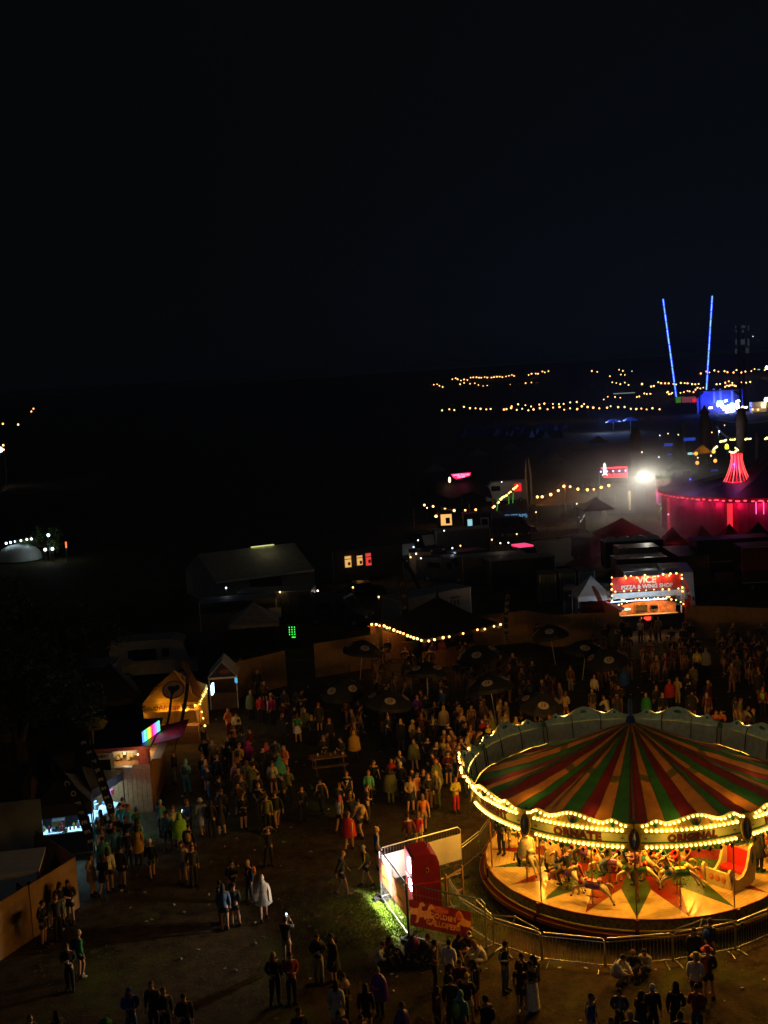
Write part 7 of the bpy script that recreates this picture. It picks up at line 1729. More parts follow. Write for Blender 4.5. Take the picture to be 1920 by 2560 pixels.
# ------------------------------------------------------------------ left distance: lit tree, white dome tent
def tree(nm, label, pos, h, r_, m_, n_=1800, leaf=.16, seed=1, squash=.8, trunkm=None, group=None):
    rt = random.Random(seed); t = thing(nm, label, 'tree', pos, 0, group); TM_ = trunkm or mat('bark', (.07, .05, .035), .9, 0, .3, 5, .3)
    m = MB().tube([(0, 0, 0), (.1, 0, h * .3), (-.05, .1, h * .55), (.1, 0, h * .8)], [r_ * .11, r_ * .085, r_ * .06, r_ * .02], 7)
    cl = []
    for i in range(11):
        a = rt.uniform(0, 2 * PI); q = rt.uniform(.35, .95) * r_; z = h * rt.uniform(.45, .98); e = Vector((math.cos(a) * q, math.sin(a) * q, z)); m.tube([(0, 0, h * rt.uniform(.3, .6)), e * .6 + Vector((0, 0, z * .35)), e], [r_ * .045, r_ * .03, .015], 5); cl.append((e, rt.uniform(.25, .45) * r_))
    m.build('trunk', TM_, t); vv, ff = [], []
    cl.append((Vector((0, 0, h * .85)), r_ * .5))
    for i in range(n_):
        e, cr_ = cl[i % len(cl)]; d = Vector((rt.gauss(0, 1), rt.gauss(0, 1), rt.gauss(0, .8))).normalized() * cr_ * rt.random() ** .45; p = e + d
        u = Vector((rt.gauss(0, 1), rt.gauss(0, 1), rt.gauss(0, .6))).normalized() * leaf * rt.uniform(.6, 1.3); w_ = u.cross(Vector((rt.gauss(0, 1), rt.gauss(0, 1), rt.gauss(0, 1)))).normalized() * leaf * .55
        o = len(vv); vv.extend([p - u, p - w_ * .8, p + u, p + w_ * .8]); ff.append((o, o + 1, o + 2, o + 3))
    tag(MB().add(vv, ff).build('crown', m_, t), kind='stuff'); return t
LF = mat('leaf_dark', (.05, .075, .025), .7, 0, .4, 1.2); LG = mat('leaf_lit', (.09, .16, .03), .7, 0, .4, 1.2)  # lit tree has lighter leaves, the bulb light put into their colour
tree('leafy_tree', 'dark leafy tree at the left edge in front of the burger van', G(60, 2010), 8.0, 3.7, LF, 5200, .16, 5)
tree('leafy_tree', 'dark tree further back at the left edge', G(20, 1850), 9.0, 4.2, LF, 3600, .2, 6)
tree('leafy_tree', 'dark leafy tree between the left trees and the pale motorhome', G(180, 1790), 7.0, 3.0, LF, 2600, .2, 8)
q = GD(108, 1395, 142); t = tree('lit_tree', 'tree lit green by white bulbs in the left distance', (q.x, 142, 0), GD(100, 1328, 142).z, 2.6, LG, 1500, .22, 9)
WB_ = emat('white_bulb', (.75, .85, 1), 6)
festoon('string of white bulbs over the pale dome in the left distance', [GD(x, y, 140) for x, y in ((8, 1361), (40, 1353), (84, 1346))], 6, .13, WB_, 3, (.5, .9, .8), 2)
for i, (x, y) in enumerate(((121, 1338), (113, 1374), (131, 1372))):
    q = GD(x, y, 138.5); t2 = thing('white_lamp', 'white bulb in the green lit tree, ' + ('topmost', 'lower left', 'lower right')[i], 'lamp', (q.x, 138.5, 0), 0); MB().ball((0, 0, q.z), .18, 8, 5).build('bulb', WB_, t2); MB().tube([(0, 0, 0), (0, 0, q.z)], .05, 4).build('post', DARK, t2); lamp('POINT', t2, (0, -.4, q.z), 14, (.7, 1, .8), .2)
q = GD(50, 1404, 141); dm = thing('dome_tent', 'pale dome tent under white bulbs in the left distance', 'tent', (q.x, 141, 0), 0)
MB().lathe([(2.4, 0), (2.3, .7), (1.85, 1.3), (1.1, 1.75), (.05, 1.95)], 16, c=(0, 0, .15), sx=1.1).build('shell', WHITE, dm, smooth=True)
MB().lathe([(2.4, 0), (2.4, .15)], 16, sx=1.1).build('skirt', DARK, dm)
q = GD(165, 1361, 138); t2 = thing('red_marker_light', 'tiny orange red marker light in the dark left distance', 'lamp', (q.x, 138, 0), 0); MB().tube([(0, 0, q.z - .4), (0, 0, q.z + .3)], .09, 6).build('light', emat('marker_red', (1, .15, .05), 2), t2); MB().tube([(0, 0, 0), (0, 0, q.z - .4)], .05, 4).build('post', DARK, t2)

# ------------------------------------------------------------------ smoke drifting in the floodlight
def smoke(nm, c_, r_, dens):
    m = bpy.data.materials.new(nm + '_volume'); m.use_nodes = True; n = m.node_tree.nodes; l = m.node_tree.links; n.remove(n['Principled BSDF'])
    pv = n.new('ShaderNodeVolumePrincipled'); pv.inputs['Color'].default_value = (.8, .8, .78, 1); pv.inputs['Anisotropy'].default_value = .2
    tc_ = n.new('ShaderNodeTexCoord'); ln_ = n.new('ShaderNodeVectorMath'); ln_.operation = 'LENGTH'; l.new(tc_.outputs['Object'], ln_.inputs[0])
    mr = n.new('ShaderNodeMapRange'); mr.interpolation_type = 'SMOOTHSTEP'; mr.inputs[1].default_value = .15; mr.inputs[2].default_value = .98; mr.inputs[3].default_value = dens; mr.inputs[4].default_value = 0.0; l.new(ln_.outputs['Value'], mr.inputs[0])
    nz_ = n.new('ShaderNodeTexNoise'); nz_.inputs['Scale'].default_value = 2.2; nz_.inputs['Detail'].default_value = 3; l.new(tc_.outputs['Object'], nz_.inputs['Vector'])
    mr2 = n.new('ShaderNodeMapRange'); mr2.inputs[1].default_value = .35; mr2.inputs[2].default_value = .65; l.new(nz_.outputs['Fac'], mr2.inputs[0])
    mu = n.new('ShaderNodeMath'); mu.operation = 'MULTIPLY'; l.new(mr.outputs[0], mu.inputs[0]); l.new(mr2.outputs[0], mu.inputs[1]); l.new(mu.outputs[0], pv.inputs['Density'])
    l.new(pv.outputs[0], n['Material Output'].inputs['Volume'])
    o = MB().ball((0, 0, 0), 1, 20, 12).build(nm, m); o.location = c_; o.scale = r_
    return tag(o, kind='stuff')
q = GD(1570, 1215, 146); smoke('smoke', q, (19, 12, 10), .10)
q = GD(1640, 1285, 129); smoke('smoke', q, (9, 6, 6.5), .34)

q = GD(1585, 1335, 114); smoke('smoke', q, (11, 5, 5), .22)
# night air: a thin even haze over the whole field
hm_ = bpy.data.materials.new('haze_volume'); hm_.use_nodes = True; hn = hm_.node_tree.nodes; hn.remove(hn['Principled BSDF'])
hv_ = hn.new('ShaderNodeVolumePrincipled'); hv_.inputs['Color'].default_value = (.55, .72, .95, 1); hv_.inputs['Density'].default_value = .0004; hv_.inputs['Anisotropy'].default_value = .3
hm_.node_tree.links.new(hv_.outputs[0], hn['Material Output'].inputs['Volume'])
tag(MB().box((0, 0, 0), (9000, 12200, 125)).build('haze', hm_, None, (0, 5990, 0)), kind='stuff')
# ------------------------------------------------------------------ the crowd: head position in the photo, facing, outfit | label
CROWD = '''
711 2287 160 photo jacket:black shorts:khaki short:dark phone:lit | person in black jacket and pale shorts holding up a glowing phone
791 2331 0 chat jacket:navy trousers:khaki short:dark cup:white scarf:navy | person in navy jacket and khaki trousers holding a white cup on the trampled grass
829 2337 -70 ease coat:charcoal jacket:charcoal short:dark | person in long charcoal coat beside the khaki trousers
682 2382 15 ease jacket:black trousers:black long:blond | person with long fair hair in all black next to the open red jacket
723 2379 10 chat jacket:crimson trousers:black short:dark | person in open red jacket and black trousers in the lower middle
745 2515 20 stand jacket:black trousers:black short:dark | dark haired person cut off by the bottom edge under the red jacket
855 2426 40 ease jacket:black trousers:black long:dark scarf:tan | person in black with a fluffy tan fur collar
838 2450 160 stand jacket:pale skirt:cream long:dark | person in long pale coat half hidden behind the fur collar
944 2411 -40 chat poncho:purple trousers:black bun:brown | person in bright purple poncho lit pink along one side
912 2458 170 stand jacket:black shorts:black long:dark | person with long dark hair in black seen from behind below the purple poncho
1002 2501 60 stand poncho:violet trousers:black short:brown | person in deep violet poncho at the bottom edge
846 2528 0 stand jacket:mauve skirt:mauve long:dark | person in patterned mauve top at the bottom edge
900 2532 30 stand jacket:maroon trousers:black short:dark | person in maroon top at the bottom edge left of the violet poncho
968 2340 60 sit jacket:black trousers:black long:dark | person in black sitting on the grass leaning over by the booth fence
951 2353 70 sit jacket:pale trousers:charcoal beanie:maroon | person in pale jacket and maroon beanie sitting on the grass
1027 2337 20 sit jacket:purple trousers:black long:dark | person in purple coat sitting below the booth banner
1041 2340 -50 sit jacket:pink trousers:black hood:pink | person in pink hooded top sitting below the booth banner
1060 2336 110 crouch jacket:charcoal trousers:black short:brown | person crouching by the foot of the black fence pole
1082 2343 80 ease jacket:brown trousers:black short:dark tanned | person in brown jacket standing left of the green vest
1121 2348 150 stand jacket:white vest:green trousers:black short:dark | person in green vest over white sleeves
1145 2333 30 sit jacket:black shorts:black long:dark | bare kneed person in black sitting left of the white cap
1170 2326 20 sit jacket:black shorts:black cap:white short:dark | bare kneed person in black with a white cap sitting by the barrier
1193 2347 -70 crouch jacket:cream trousers:cream long:ginger | person in cream hooded top crouching by the barrier
1121 2402 60 chat jacket:black shorts:white long:dark | person in black with a white hem among the lower group
1147 2394 10 chat jacket:maroon trousers:black short:dark | person in maroon jacket among the lower group
1186 2394 -110 chat jacket:black shorts:black long:dark stripe:white | person in black with white striped sleeve facing the lower group
1165 2429 175 ease jacket:black shorts:white beanie:yellow | person in black with a yellow beanie and white shorts seen from behind
1089 2461 80 stand jacket:maroon trousers:black hood:maroon | person in maroon hoodie at the bottom of the lower group
1125 2440 170 stand jacket:black trousers:black short:dark | dark person between the maroon hoodie and the yellow beanie
1149 2476 150 stand jacket:teal trousers:denim hood:cyan backpack:lime | person in teal jacket and pale blue hood with lime backpack
1215 2490 -130 stand jacket:black trousers:white short:dark beanie:pink backpack:black | person in bright pink beanie at the bottom edge
1259 2349 60 chat jacket:navy trousers:denim short:dark stripe:white | person in navy jacket with white shoulders looking at his hands
1305 2382 -30 chat jacket:black trousers:black short:dark | dark haired person in black at the back of the phone group
1328 2398 -60 chat tee:black longskirt:white short:dark | person in long white skirt and black top
1298 2402 160 ease tee:black shorts:charcoal long:dark shoes:white | person in dark top, shorts and white shoes with bare legs
1337 2392 -90 chat jacket:black shorts:black long:dark stripe:white | person with long dark hair in black and white jacket looking at a phone
1547 2383 60 crouch jacket:white trousers:khaki short:dark | person in white jacket crouching in front of the carousel barrier
1582 2370 -10 sit jacket:black trousers:black short:ginger | person in black sitting between the white and the beige jacket by the barrier
1612 2368 -30 sit jacket:beige trousers:charcoal short:dark | person in beige jacket over white shirt sitting by the barrier
1734 2314 5 stand coat:black jacket:black trousers:black long:dark | person in long black coat standing at the carousel barrier
1773 2290 150 stand jacket:charcoal trousers:denim short:brown backpack:royal | person with a blue backpack standing at the carousel barrier
1738 2387 165 ease jacket:white shorts:black sunhat:tan | person in white jacket with a straw hat seen from behind
1768 2370 -160 ease jacket:maroon shorts:navy sunhat:red beanie:green | person in red brimmed hat beside the straw hat
1476 2487 60 stand tee:royal trousers:white short:dark stripe:white | person in blue football shirt with white trim at the bottom edge
1547 2463 0 chat jacket:black trousers:black short:dark phone:lit | person in black with hand at mouth at the bottom edge
1599 2472 120 chat jacket:black skirt:charcoal long:dark phone:dark | person in black with long dark hair seen from the side at the bottom edge
1630 2461 20 stand jacket:black trousers:black cap:white | person in black sweatshirt with a white cap
1688 2461 178 ease jacket:black trousers:black short:dark hood:black | person in black puffer jacket seen from behind
1740 2457 170 chat jacket:crimson trousers:denim short:dark phone:lit | person in red jacket and jeans with a lit phone at the bottom edge
1528 2540 10 stand jacket:charcoal trousers:black short:brown | brown haired person at the bottom edge below the blue football shirt
1576 2531 0 stand jacket:black trousers:black short:blond | fair haired person at the bottom edge between two in black
1700 2532 180 stand jacket:charcoal trousers:black short:dark | person at the bottom edge in front of the black puffer jacket
555 2211 175 stand jacket:denim shorts:black long:dark shoes:brown | person in denim jacket with long dark hair and bare legs
548 2197 -120 stand jacket:black trousers:black short:dark | dark person behind the denim jacket
581 2203 170 ease jacket:black shorts:black short:dark | bare legged person in black right of the denim jacket
653 2190 180 walk poncho:clear shorts:paledenim hood:clear | person in see through white rain poncho with bare legs
576 2147 30 chat jacket:black trousers:black short:dark | person in black looking at a phone left of the orange bag
620 2147 -60 ease jacket:navy trousers:charcoal short:blond backpack:orange | fair haired person in navy with a small orange bag
453 2103 -30 ease jacket:beige shorts:paledenim long:dark | person in beige jacket and pale denim shorts standing alone
478 2110 20 stand jacket:charcoal trousers:black short:dark | dark person close behind the beige jacket
224 2132 60 ease coat:beige jacket:beige long:dark | bare legged person in pale dress coat near the plywood fence
253 2134 160 walk jacket:black skirt:black long:dark | person in black skirt with a white hem near the plywood fence
267 2122 170 stand jacket:white shorts:black long:dark | person in white jacket behind the black skirt
299 2113 150 stand jacket:black shorts:black short:dark | bare legged person in black right of the white jacket
374 2096 -170 walk jacket:black shorts:denim cap:white | person in black with denim shorts and white cap
340 2062 170 stand coat:mustard jacket:mustard trousers:black long:dark | person in long mustard coat by the coffee stall
316 2070 180 stand jacket:black trousers:black short:dark | dark person left of the mustard coat
668 2062 10 armsup jacket:black trousers:black short:dark | person in black holding both hands to his face
145 2205 40 chat jacket:black trousers:black long:dark | person in black leaning on the plywood fence
169 2198 -20 chat jacket:black shorts:black long:dark | bare legged person with long dark hair at the plywood fence end
137 2234 20 stand jacket:charcoal trousers:black short:brown stripe:lime | person in dark jacket with lime green sleeve
101 2250 60 chat jacket:black shorts:black short:dark phone:dark | person in black shorts holding a can against the plywood fence
193 2321 110 point jacket:green shorts:black short:blond backpack:navy shoes:khaki | person in green top stretching out one arm
166 2352 -10 chat jacket:black trousers:black short:brown cup:white | person in black holding a small white cup below the green top
321 2468 10 chat jacket:blue trousers:denim hood:blue | person in blue hoodie with the hood up
378 2456 -20 stand jacket:charcoal trousers:black short:brown | person in charcoal right of the blue hoodie, the left of three
407 2465 10 ease jacket:black trousers:black short:brown | middle of three people in black right of the blue hoodie
458 2482 0 ease jacket:black trousers:black beanie:black | person in black beanie right of the blue hoodie, the right of three
72 2530 30 stand jacket:black trousers:black short:brown | dark person at the bottom left corner
140 2526 -150 stand coat:black jacket:charcoal long:dark | person in shiny dark coat at the bottom left
263 2545 0 stand jacket:black trousers:black sunhat:green | person in green hat at the bottom edge
752 1960 20 ease jacket:black trousers:black short:dark | person in black standing alone in the dark middle
801 1943 -150 walk vest:charcoal trousers:navy short:dark | person in dark sleeveless top with bare arms
866 1925 0 ease tee:black trousers:black short:ginger number:white | person in black shirt with a big white number
920 1923 170 stand jacket:mint trousers:black short:ginger | person in mint green jacket
973 1921 180 stand poncho:olive trousers:olive long:dark | person in dull see through poncho
846 1986 150 walk vest:white shorts:black long:pink | person with long pink hair and bare shoulders
875 1985 -150 walk jacket:black trousers:black long:brown | person in black right of the pink hair
898 1998 -140 walk tee:tan shorts:black short:dark backpack:tan | person in black shorts with a pale jacket slung behind
868 2028 160 walk poncho:red shorts:black short:brown | person in bright red poncho walking
940 2069 100 stand tee:royal shorts:navy bun:blond stripe:white | fair haired person in royal blue football shirt behind the booth fence
850 2128 90 walk jacket:charcoal shorts:charcoal short:ginger shoes:khaki | person in dark jacket and shorts walking towards the ticket booth
912 2109 -80 walk jacket:navy shorts:navy short:grey stripe:yellow | grey haired person in navy with yellow sleeves passing the booth
1043 2027 160 walk tee:red shorts:beige long:brown | person in red shirt and beige shorts behind the booth
1056 1987 -170 walk tee:orange shorts:khaki long:brown | person in orange top with a green wristband
1020 2035 -160 walk jacket:maroon trousers:charcoal short:dark | person in dark maroon left of the red shirt
1024 1940 10 ease jacket:tan skirt:black long:brown | bare legged person in tan jacket and black skirt
1040 1931 40 chat tee:orange trousers:black short:brown | person in orange top behind the tan jacket
1058 1922 -10 stand jacket:black trousers:black short:ginger | person in black in the middle of the group left of the carousel
1069 1934 20 ease jacket:black trousers:brown short:ginger | person in black jacket and brown trousers left of the carousel
1092 1928 -60 ease jacket:khaki trousers:olive cap:yellow backpack:olive | person in khaki jacket and yellow cap left of the carousel
1137 1939 30 chat jacket:yellow trousers:red short:ginger | person in yellow top and red trousers next to the carousel boards
741 1783 180 ease tee:green skirt:white long:brown | person in green shirt and white skirt
795 1756 0 stand coat:charcoal jacket:charcoal cap:red | person in long dark coat and red cap
822 1796 20 stand jacket:black trousers:black beanie:orange | person in orange beanie by the picnic table
883 1824 170 stand poncho:mustard trousers:black hood:mustard | person in mustard rain cape by the picnic table
807 1838 20 chat jacket:black trousers:black short:ginger | person in black standing at the picnic table
852 1840 -60 chat jacket:charcoal trousers:brown short:dark | person in charcoal at the right end of the picnic table
894 1748 10 chat jacket:maroon trousers:charcoal short:ginger | person in maroon under the number thirteen umbrella
970 1788 -20 chat jacket:charcoal trousers:black short:ginger cup:white | person in charcoal by the umbrella pole
1029 1801 60 chat jacket:tan trousers:brown short:blond | person in tan jacket left of the bright yellow jacket
1047 1814 -20 stand jacket:black trousers:black short:ginger | red faced person in black left of the yellow jacket
1081 1797 160 ease jacket:black trousers:brown beanie:mint | person in black jacket with mint beanie
1108 1844 150 stand jacket:yellow trousers:black short:ginger vest:charcoal | person in bright yellow jacket with a dark strap
977 1898 10 chat jacket:black trousers:black short:ginger scarf:red | red faced person in black with a red scarf
1001 1907 -30 stand jacket:black trousers:black beanie:cream | person in black with cream beanie
711 1865 -60 chat jacket:orange trousers:maroon short:ginger | person in orange jacket and maroon trousers
697 1886 170 stand poncho:teal trousers:black hood:teal | person in teal rain cape beside the orange jacket
679 1901 160 ease jacket:cream shorts:brown short:brown | person in cream jacket with bare legs below the teal cape
663 1851 30 chat jacket:black trousers:black short:brown scarf:pink | person in black with a pink scarf
1063 1735 180 stand jacket:black trousers:khaki short:dark | person in black jacket and khaki trousers under the umbrellas
1042 1738 20 ease jacket:purple trousers:maroon short:ginger | person in purple top under the umbrellas
1103 1719 -50 stand jacket:blue trousers:black beanie:blue | person in blue beanie and jacket under the umbrellas
1108 1764 180 stand poncho:tan trousers:black hood:tan | person in tan rain cape under the umbrellas
1061 1854 40 crouch jacket:maroon trousers:maroon long:brown | person in maroon crouching near the yellow jacket
462 1900 160 ease jacket:cyan trousers:teal hood:cyan backpack:charcoal | person in pale cyan hood and jacket at the burger van
433 1876 -100 ease jacket:navy trousers:paledenim short:brown | person in jeans at the burger van hatch
505 1883 150 stand jacket:black trousers:black short:ginger | person in black behind the long fair hair
513 1895 180 stand jacket:blue shorts:black long:blond | person with long fair hair in a blue jacket and bare legs
530 1848 -20 stand jacket:camo trousers:denim short:brown | person in camouflage jacket and jeans in the burger queue
567 1838 10 chat jacket:black trousers:black short:ginger cup:white | person in black with white cup in the burger queue
596 1860 150 ease jacket:mustard trousers:black short:ginger backpack:black | person in mustard jacket in the burger queue
619 1855 170 stand jacket:magenta trousers:black hood:magenta | person in magenta hoodie in the burger queue
586 1901 -150 ease jacket:mauve trousers:olive short:ginger | person in mauve top and olive trousers
615 1904 170 walk jacket:olive skirt:olive long:brown | bare legged person in olive jacket with a white hem
631 1885 -160 stand jacket:black trousers:mint short:dark | person in pale mint trousers and black jacket
687 1842 180 stand jacket:denim trousers:denim short:dark backpack:charcoal | person in denim beside the orange jacket
399 1998 150 stand tee:cyan trousers:black beanie:cyan | person in cyan beanie and shirt lit blue by the coffee stall
430 2017 160 stand jacket:cream trousers:black short:brown | person in cream top behind the pale green jacket
415 2029 180 ease jacket:cyan trousers:charcoal short:dark stripe:white | person in pale cyan jacket lit along one side
447 2034 -160 stand poncho:lime shorts:black hood:lime | person in neon lime hooded cape
470 2062 165 stand jacket:black shorts:pink short:dark backpack:tan | bare legged person with a tan backpack right of the lime cape
468 1995 -120 chat jacket:blue trousers:navy short:ginger phone:lit | person in blue jacket holding a lit phone
501 1996 -160 walk coat:pale jacket:pale bucket:cream | person in pale grey coat and cream bucket hat
548 1995 180 ease coat:black jacket:black long:dark | bare legged person in black dress right of the bucket hat
525 1999 170 stand jacket:black trousers:black long:dark | person in black between the bucket hat and the black dress
604 1982 10 chat jacket:black shorts:black long:brown | bare legged person in black standing apart from the queue
664 1988 175 stand jacket:olive trousers:black short:brown | person in olive green jacket seen from behind
660 1974 10 chat jacket:black trousers:black short:ginger | person in black behind the olive jacket
688 1980 -160 walk jacket:black shorts:khaki short:brown | person in black with khaki shorts right of the olive jacket
338 2018 60 stand tee:teal trousers:blue pointhat:blue scarf:green | person in blue and green jester outfit with a pointed hat
649 1735 160 stand jacket:red trousers:black short:dark | person in red jacket below the blue and white gazebo
677 1740 -150 stand jacket:magenta trousers:black short:ginger stripe:white | person in magenta jacket with white sleeves
642 1674 10 stand jacket:navy trousers:black short:ginger | person in navy standing near the blue and white gazebo
568 1770 40 chat jacket:orange trousers:maroon short:ginger | person in orange top beside the yellow gazebo
589 1781 150 stand jacket:cream trousers:black short:dark | person in cream top beside the yellow gazebo
595 1797 170 stand jacket:navy trousers:blue short:dark | person in navy with green light beside the yellow gazebo
1412 1730 160 ease jacket:tan shorts:brown long:brown | bare legged person in tan jacket behind the carousel
1558 1669 170 stand poncho:blue trousers:navy hood:blue | person in blue rain cape behind the carousel
1485 1686 150 stand jacket:cream trousers:black short:ginger | person in cream jacket under the umbrella near the blue cape
1513 1740 -140 crouch jacket:cream trousers:black short:ginger | person in cream jacket crouching behind the carousel crest
1615 1728 -30 stand poncho:green trousers:black short:ginger | person in green rain cape behind the carousel pole
1248 1746 60 chat jacket:tan trousers:khaki short:ginger | person in tan jacket drinking left of the carousel crest
1425 1661 170 stand jacket:brown trousers:khaki short:brown | person in brown jacket in the dim umbrella area
1742 1622 170 stand jacket:yellow trousers:black short:brown bands:silver | steward in high visibility yellow jacket with reflective bands
1764 1620 180 stand poncho:grey trousers:black hood:grey | person in grey see through cape beside the steward
1673 1695 170 stand poncho:red trousers:black short:ginger | person in dull red cape behind the carousel
1693 1689 -20 chat jacket:tan trousers:tan short:ginger | person in tan right of the dull red cape
1718 1682 20 chat jacket:black trousers:black short:ginger cup:white | person in black with folded arms behind the carousel
1656 1730 10 stand jacket:black trousers:black short:ginger | person in black right of the green cape, facing the camera
1640 1712 20 stand jacket:charcoal trousers:black short:ginger | person in charcoal right of the green cape, further back
1907 1715 170 stand jacket:crimson trousers:black short:ginger backpack:lime | person in crimson jacket with a lime bag at the right edge
1895 1667 20 chat jacket:charcoal trousers:brown short:ginger | person in charcoal at the right edge above the crimson jacket
1909 1533 180 stand jacket:pale trousers:black short:dark | person in pale jacket in front of the plywood fence at right
1790 1776 10 sit jacket:orange trousers:black short:ginger | left of two people in orange behind the carousel crest
1804 1774 -20 sit jacket:orange trousers:black short:brown | right of two people in orange behind the carousel crest
1864 1765 110 crouch jacket:cream trousers:brown short:ginger | person in cream jacket bending down behind the carousel crest
1885 1772 -100 stand jacket:black trousers:black short:ginger | person in black facing the bending cream jacket
1152 1778 20 chat jacket:tan trousers:brown short:ginger | person in tan at the left tip of the carousel crest
1176 1812 160 stand jacket:orange trousers:black short:ginger backpack:mustard | person in orange behind the left end of the carousel crest
1204 1795 10 stand jacket:black trousers:black short:ginger scarf:red | person in black with red scarf behind the carousel crest
1220 1806 -30 stand jacket:black trousers:black short:ginger scarf:yellow | person in black with yellow scarf behind the carousel crest
1262 1779 150 stand jacket:khaki trousers:brown short:brown | person in khaki behind the left part of the carousel crest
1289 1789 170 stand poncho:mustard trousers:black hood:mustard | person in mustard cape just behind the carousel crest
1372 1788 160 stand jacket:orange trousers:maroon short:ginger | person in orange just behind the carousel crest
1343 1558 -150 walk jacket:black trousers:black short:dark | person in black walking along the plywood fence
968 1594 20 ease jacket:navy shorts:brown short:ginger | bare legged person under the festoon bulbs of the black tent, left of two
1104 1597 170 stand tee:pink shorts:pink long:ginger | person in pink under the festoon bulbs of the black tent
1080 1604 10 stand jacket:purple shorts:charcoal short:dark | bare legged person in purple left of the pink top
1150 1598 160 stand jacket:black shorts:black short:dark | bare legged person in black at the black tent bar
1163 1601 -150 stand vest:white jacket:black shorts:brown short:dark | person with a white bag at the black tent bar
1585 1222 20 stand jacket:beige skirt:white long:blond | person in white skirt below the bright floodlight
1600 1545 -10 stand tee:white trousers:navy cap:white | person in white serving inside the pizza trailer
1320 1410 170 stand jacket:charcoal trousers:black short:blond | left of two people standing by the pink topped car
1345 1404 -160 stand jacket:charcoal trousers:black short:dark backpack:navy | right of two people standing by the pink topped car
'''
for line in CROWD.strip().split('\n'):
    if not line.strip(): continue
    a, lab = line.split(' | ')
    px, py, face, spec = a.split(' ', 3)
    P = spec.split()[0]
    pos = heads(float(px), float(py), P)
    person(spec, lab.strip(), pos, float(face) + math.degrees(math.atan2(-pos.x, pos.y)))
# riders on the galloping horses
rid = [((0, 3), 'ride jacket:mauve trousers:black long:dark', 'rider in mauve between two middle carousel horses'), ((-1, 3), 'ride jacket:navy trousers:black short:brown', 'rider in navy on a horse left of the middle pole'), ((-2, 3), 'ride jacket:olive trousers:brown short:ginger', 'rider in olive behind the cream rain cape'), ((3, 3), 'ride jacket:black trousers:black long:brown', 'rider in black with long hair right of the chariot'), ((-1, 4), 'ride jacket:orange trousers:black short:dark', 'rider in orange close to the hub at left'), ((0, 4), 'ride jacket:charcoal trousers:black short:ginger', 'rider in charcoal close to the hub'), ((-1, 1), 'ride jacket:olive trousers:denim short:brown', 'rider in olive jacket on a middle carousel horse at left'), ((0, 2), 'ride jacket:crimson trousers:black long:blond', 'rider in crimson with fair hair on an innermost horse'), ((-2, 2), 'ride jacket:blue trousers:black short:dark', 'rider in blue on an innermost horse at left'), ((3, 1), 'ride jacket:mustard trousers:brown short:brown', 'rider in mustard on a middle horse at far right'), ((-4, 0), 'ride jacket:tan trousers:black long:brown', 'rider in tan on an outer horse at the back left'), ((2, 2), 'ride jacket:cream trousers:brown long:dark', 'rider in cream on an innermost horse at right'), ((-3, 2), 'ride jacket:red trousers:black short:dark', 'rider in red on an innermost horse at far left'), ((4, 0), 'ride jacket:teal trousers:black short:dark', 'rider in teal on an outer horse at the back right'),
       ((-2, 0), 'ride poncho:cream trousers:black hood:cream', 'rider in big cream rain cape on a carousel horse'), ((-2, 1), 'ride poncho:tan trousers:black short:dark', 'rider in tan rain cape on an inner carousel horse'),
       ((-3, 0), 'ride jacket:black trousers:black short:dark', 'rider in black on the leftmost carousel horse'), ((0, 1), 'ride jacket:red trousers:black short:dark', 'small rider in red jumper on a middle carousel horse'),
       ((2, 0), 'ride jacket:black trousers:black short:ginger', 'rider in black on the carousel horse behind the chariot'), ((3, 0), 'ride jacket:red trousers:black short:brown', 'rider in red at the right of the carousel'),
       ((-1, 2), 'ride jacket:black trousers:black short:dark', 'rider in black on an innermost carousel horse'), ((2, 1), 'ride jacket:orange trousers:black short:ginger', 'rider in orange on an inner carousel horse at right'), ((-3, 1), 'ride jacket:orange trousers:black short:ginger', 'rider in orange on an inner carousel horse at far left')]
cm = Matrix.Translation((CX, CY, 0)) @ Matrix.Rotation(CROT, 4, 'Z')
for (k, row), spec, lab in rid:
    for (kk, rr, r_, a, z) in seats:
        if (kk, rr) == (k, row):
            p = cm @ Vector(cp(r_, a, z - .10))
            person(spec, lab, p, math.degrees(CROT + a) - 90, None, .80 if 'small' in lab else .92)
for th, r_, spec, lab in ((R(-84), 5.0, 'stand jacket:black trousers:black short:dark', 'person in black standing on the carousel deck at the far left'), (R(72), 4.6, 'stand coat:black jacket:black trousers:black long:dark', 'person in long black coat standing on the carousel deck at right')):
    person(spec, lab, cm @ Vector(cp(r_, th, ZD)), math.degrees(CROT + th) + 60)

# dim figures nothing tells apart: one shared label for each knot of people
rf = random.Random(21)
DARKC = ['black', 'black', 'charcoal', 'navy', 'black', 'brown', 'olive', 'maroon', 'charcoal', 'black']
STUFF = {}
def stuff_person(spec, pos, face, s):
    parts = spec.split(); P = parts[0]; tm_ = Matrix.Translation(pos) @ Matrix.Rotation(R(face), 4, 'Z') @ Matrix.Scale(s, 4)
    def put(me, mname_mat):
        vs, fs = STUFF.setdefault(mname_mat, ([], [])); o = len(vs)
        vs.extend([tuple(tm_ @ v.co) for v in me.vertices]); fs.extend([tuple(i + o for i in p.vertices) for p in me.polygons])
    if ('lowraw', P) not in BODY:
        m_ = MB().add(*skin_mesh(POSES[P][0], BE, 'pel', 0)); c, rm = head_c(P); m_.ball(c, (.076, .094, .114), 10, 7, 0, rm); BODY[('lowraw', P)] = m_.mesh('low', [None])
    put(BODY[('lowraw', P)], SKIN[1])
    for it in parts[1:]:
        k, c_ = it.split(':'); put(garment(P, k), cloth(c_))
SPOS = []
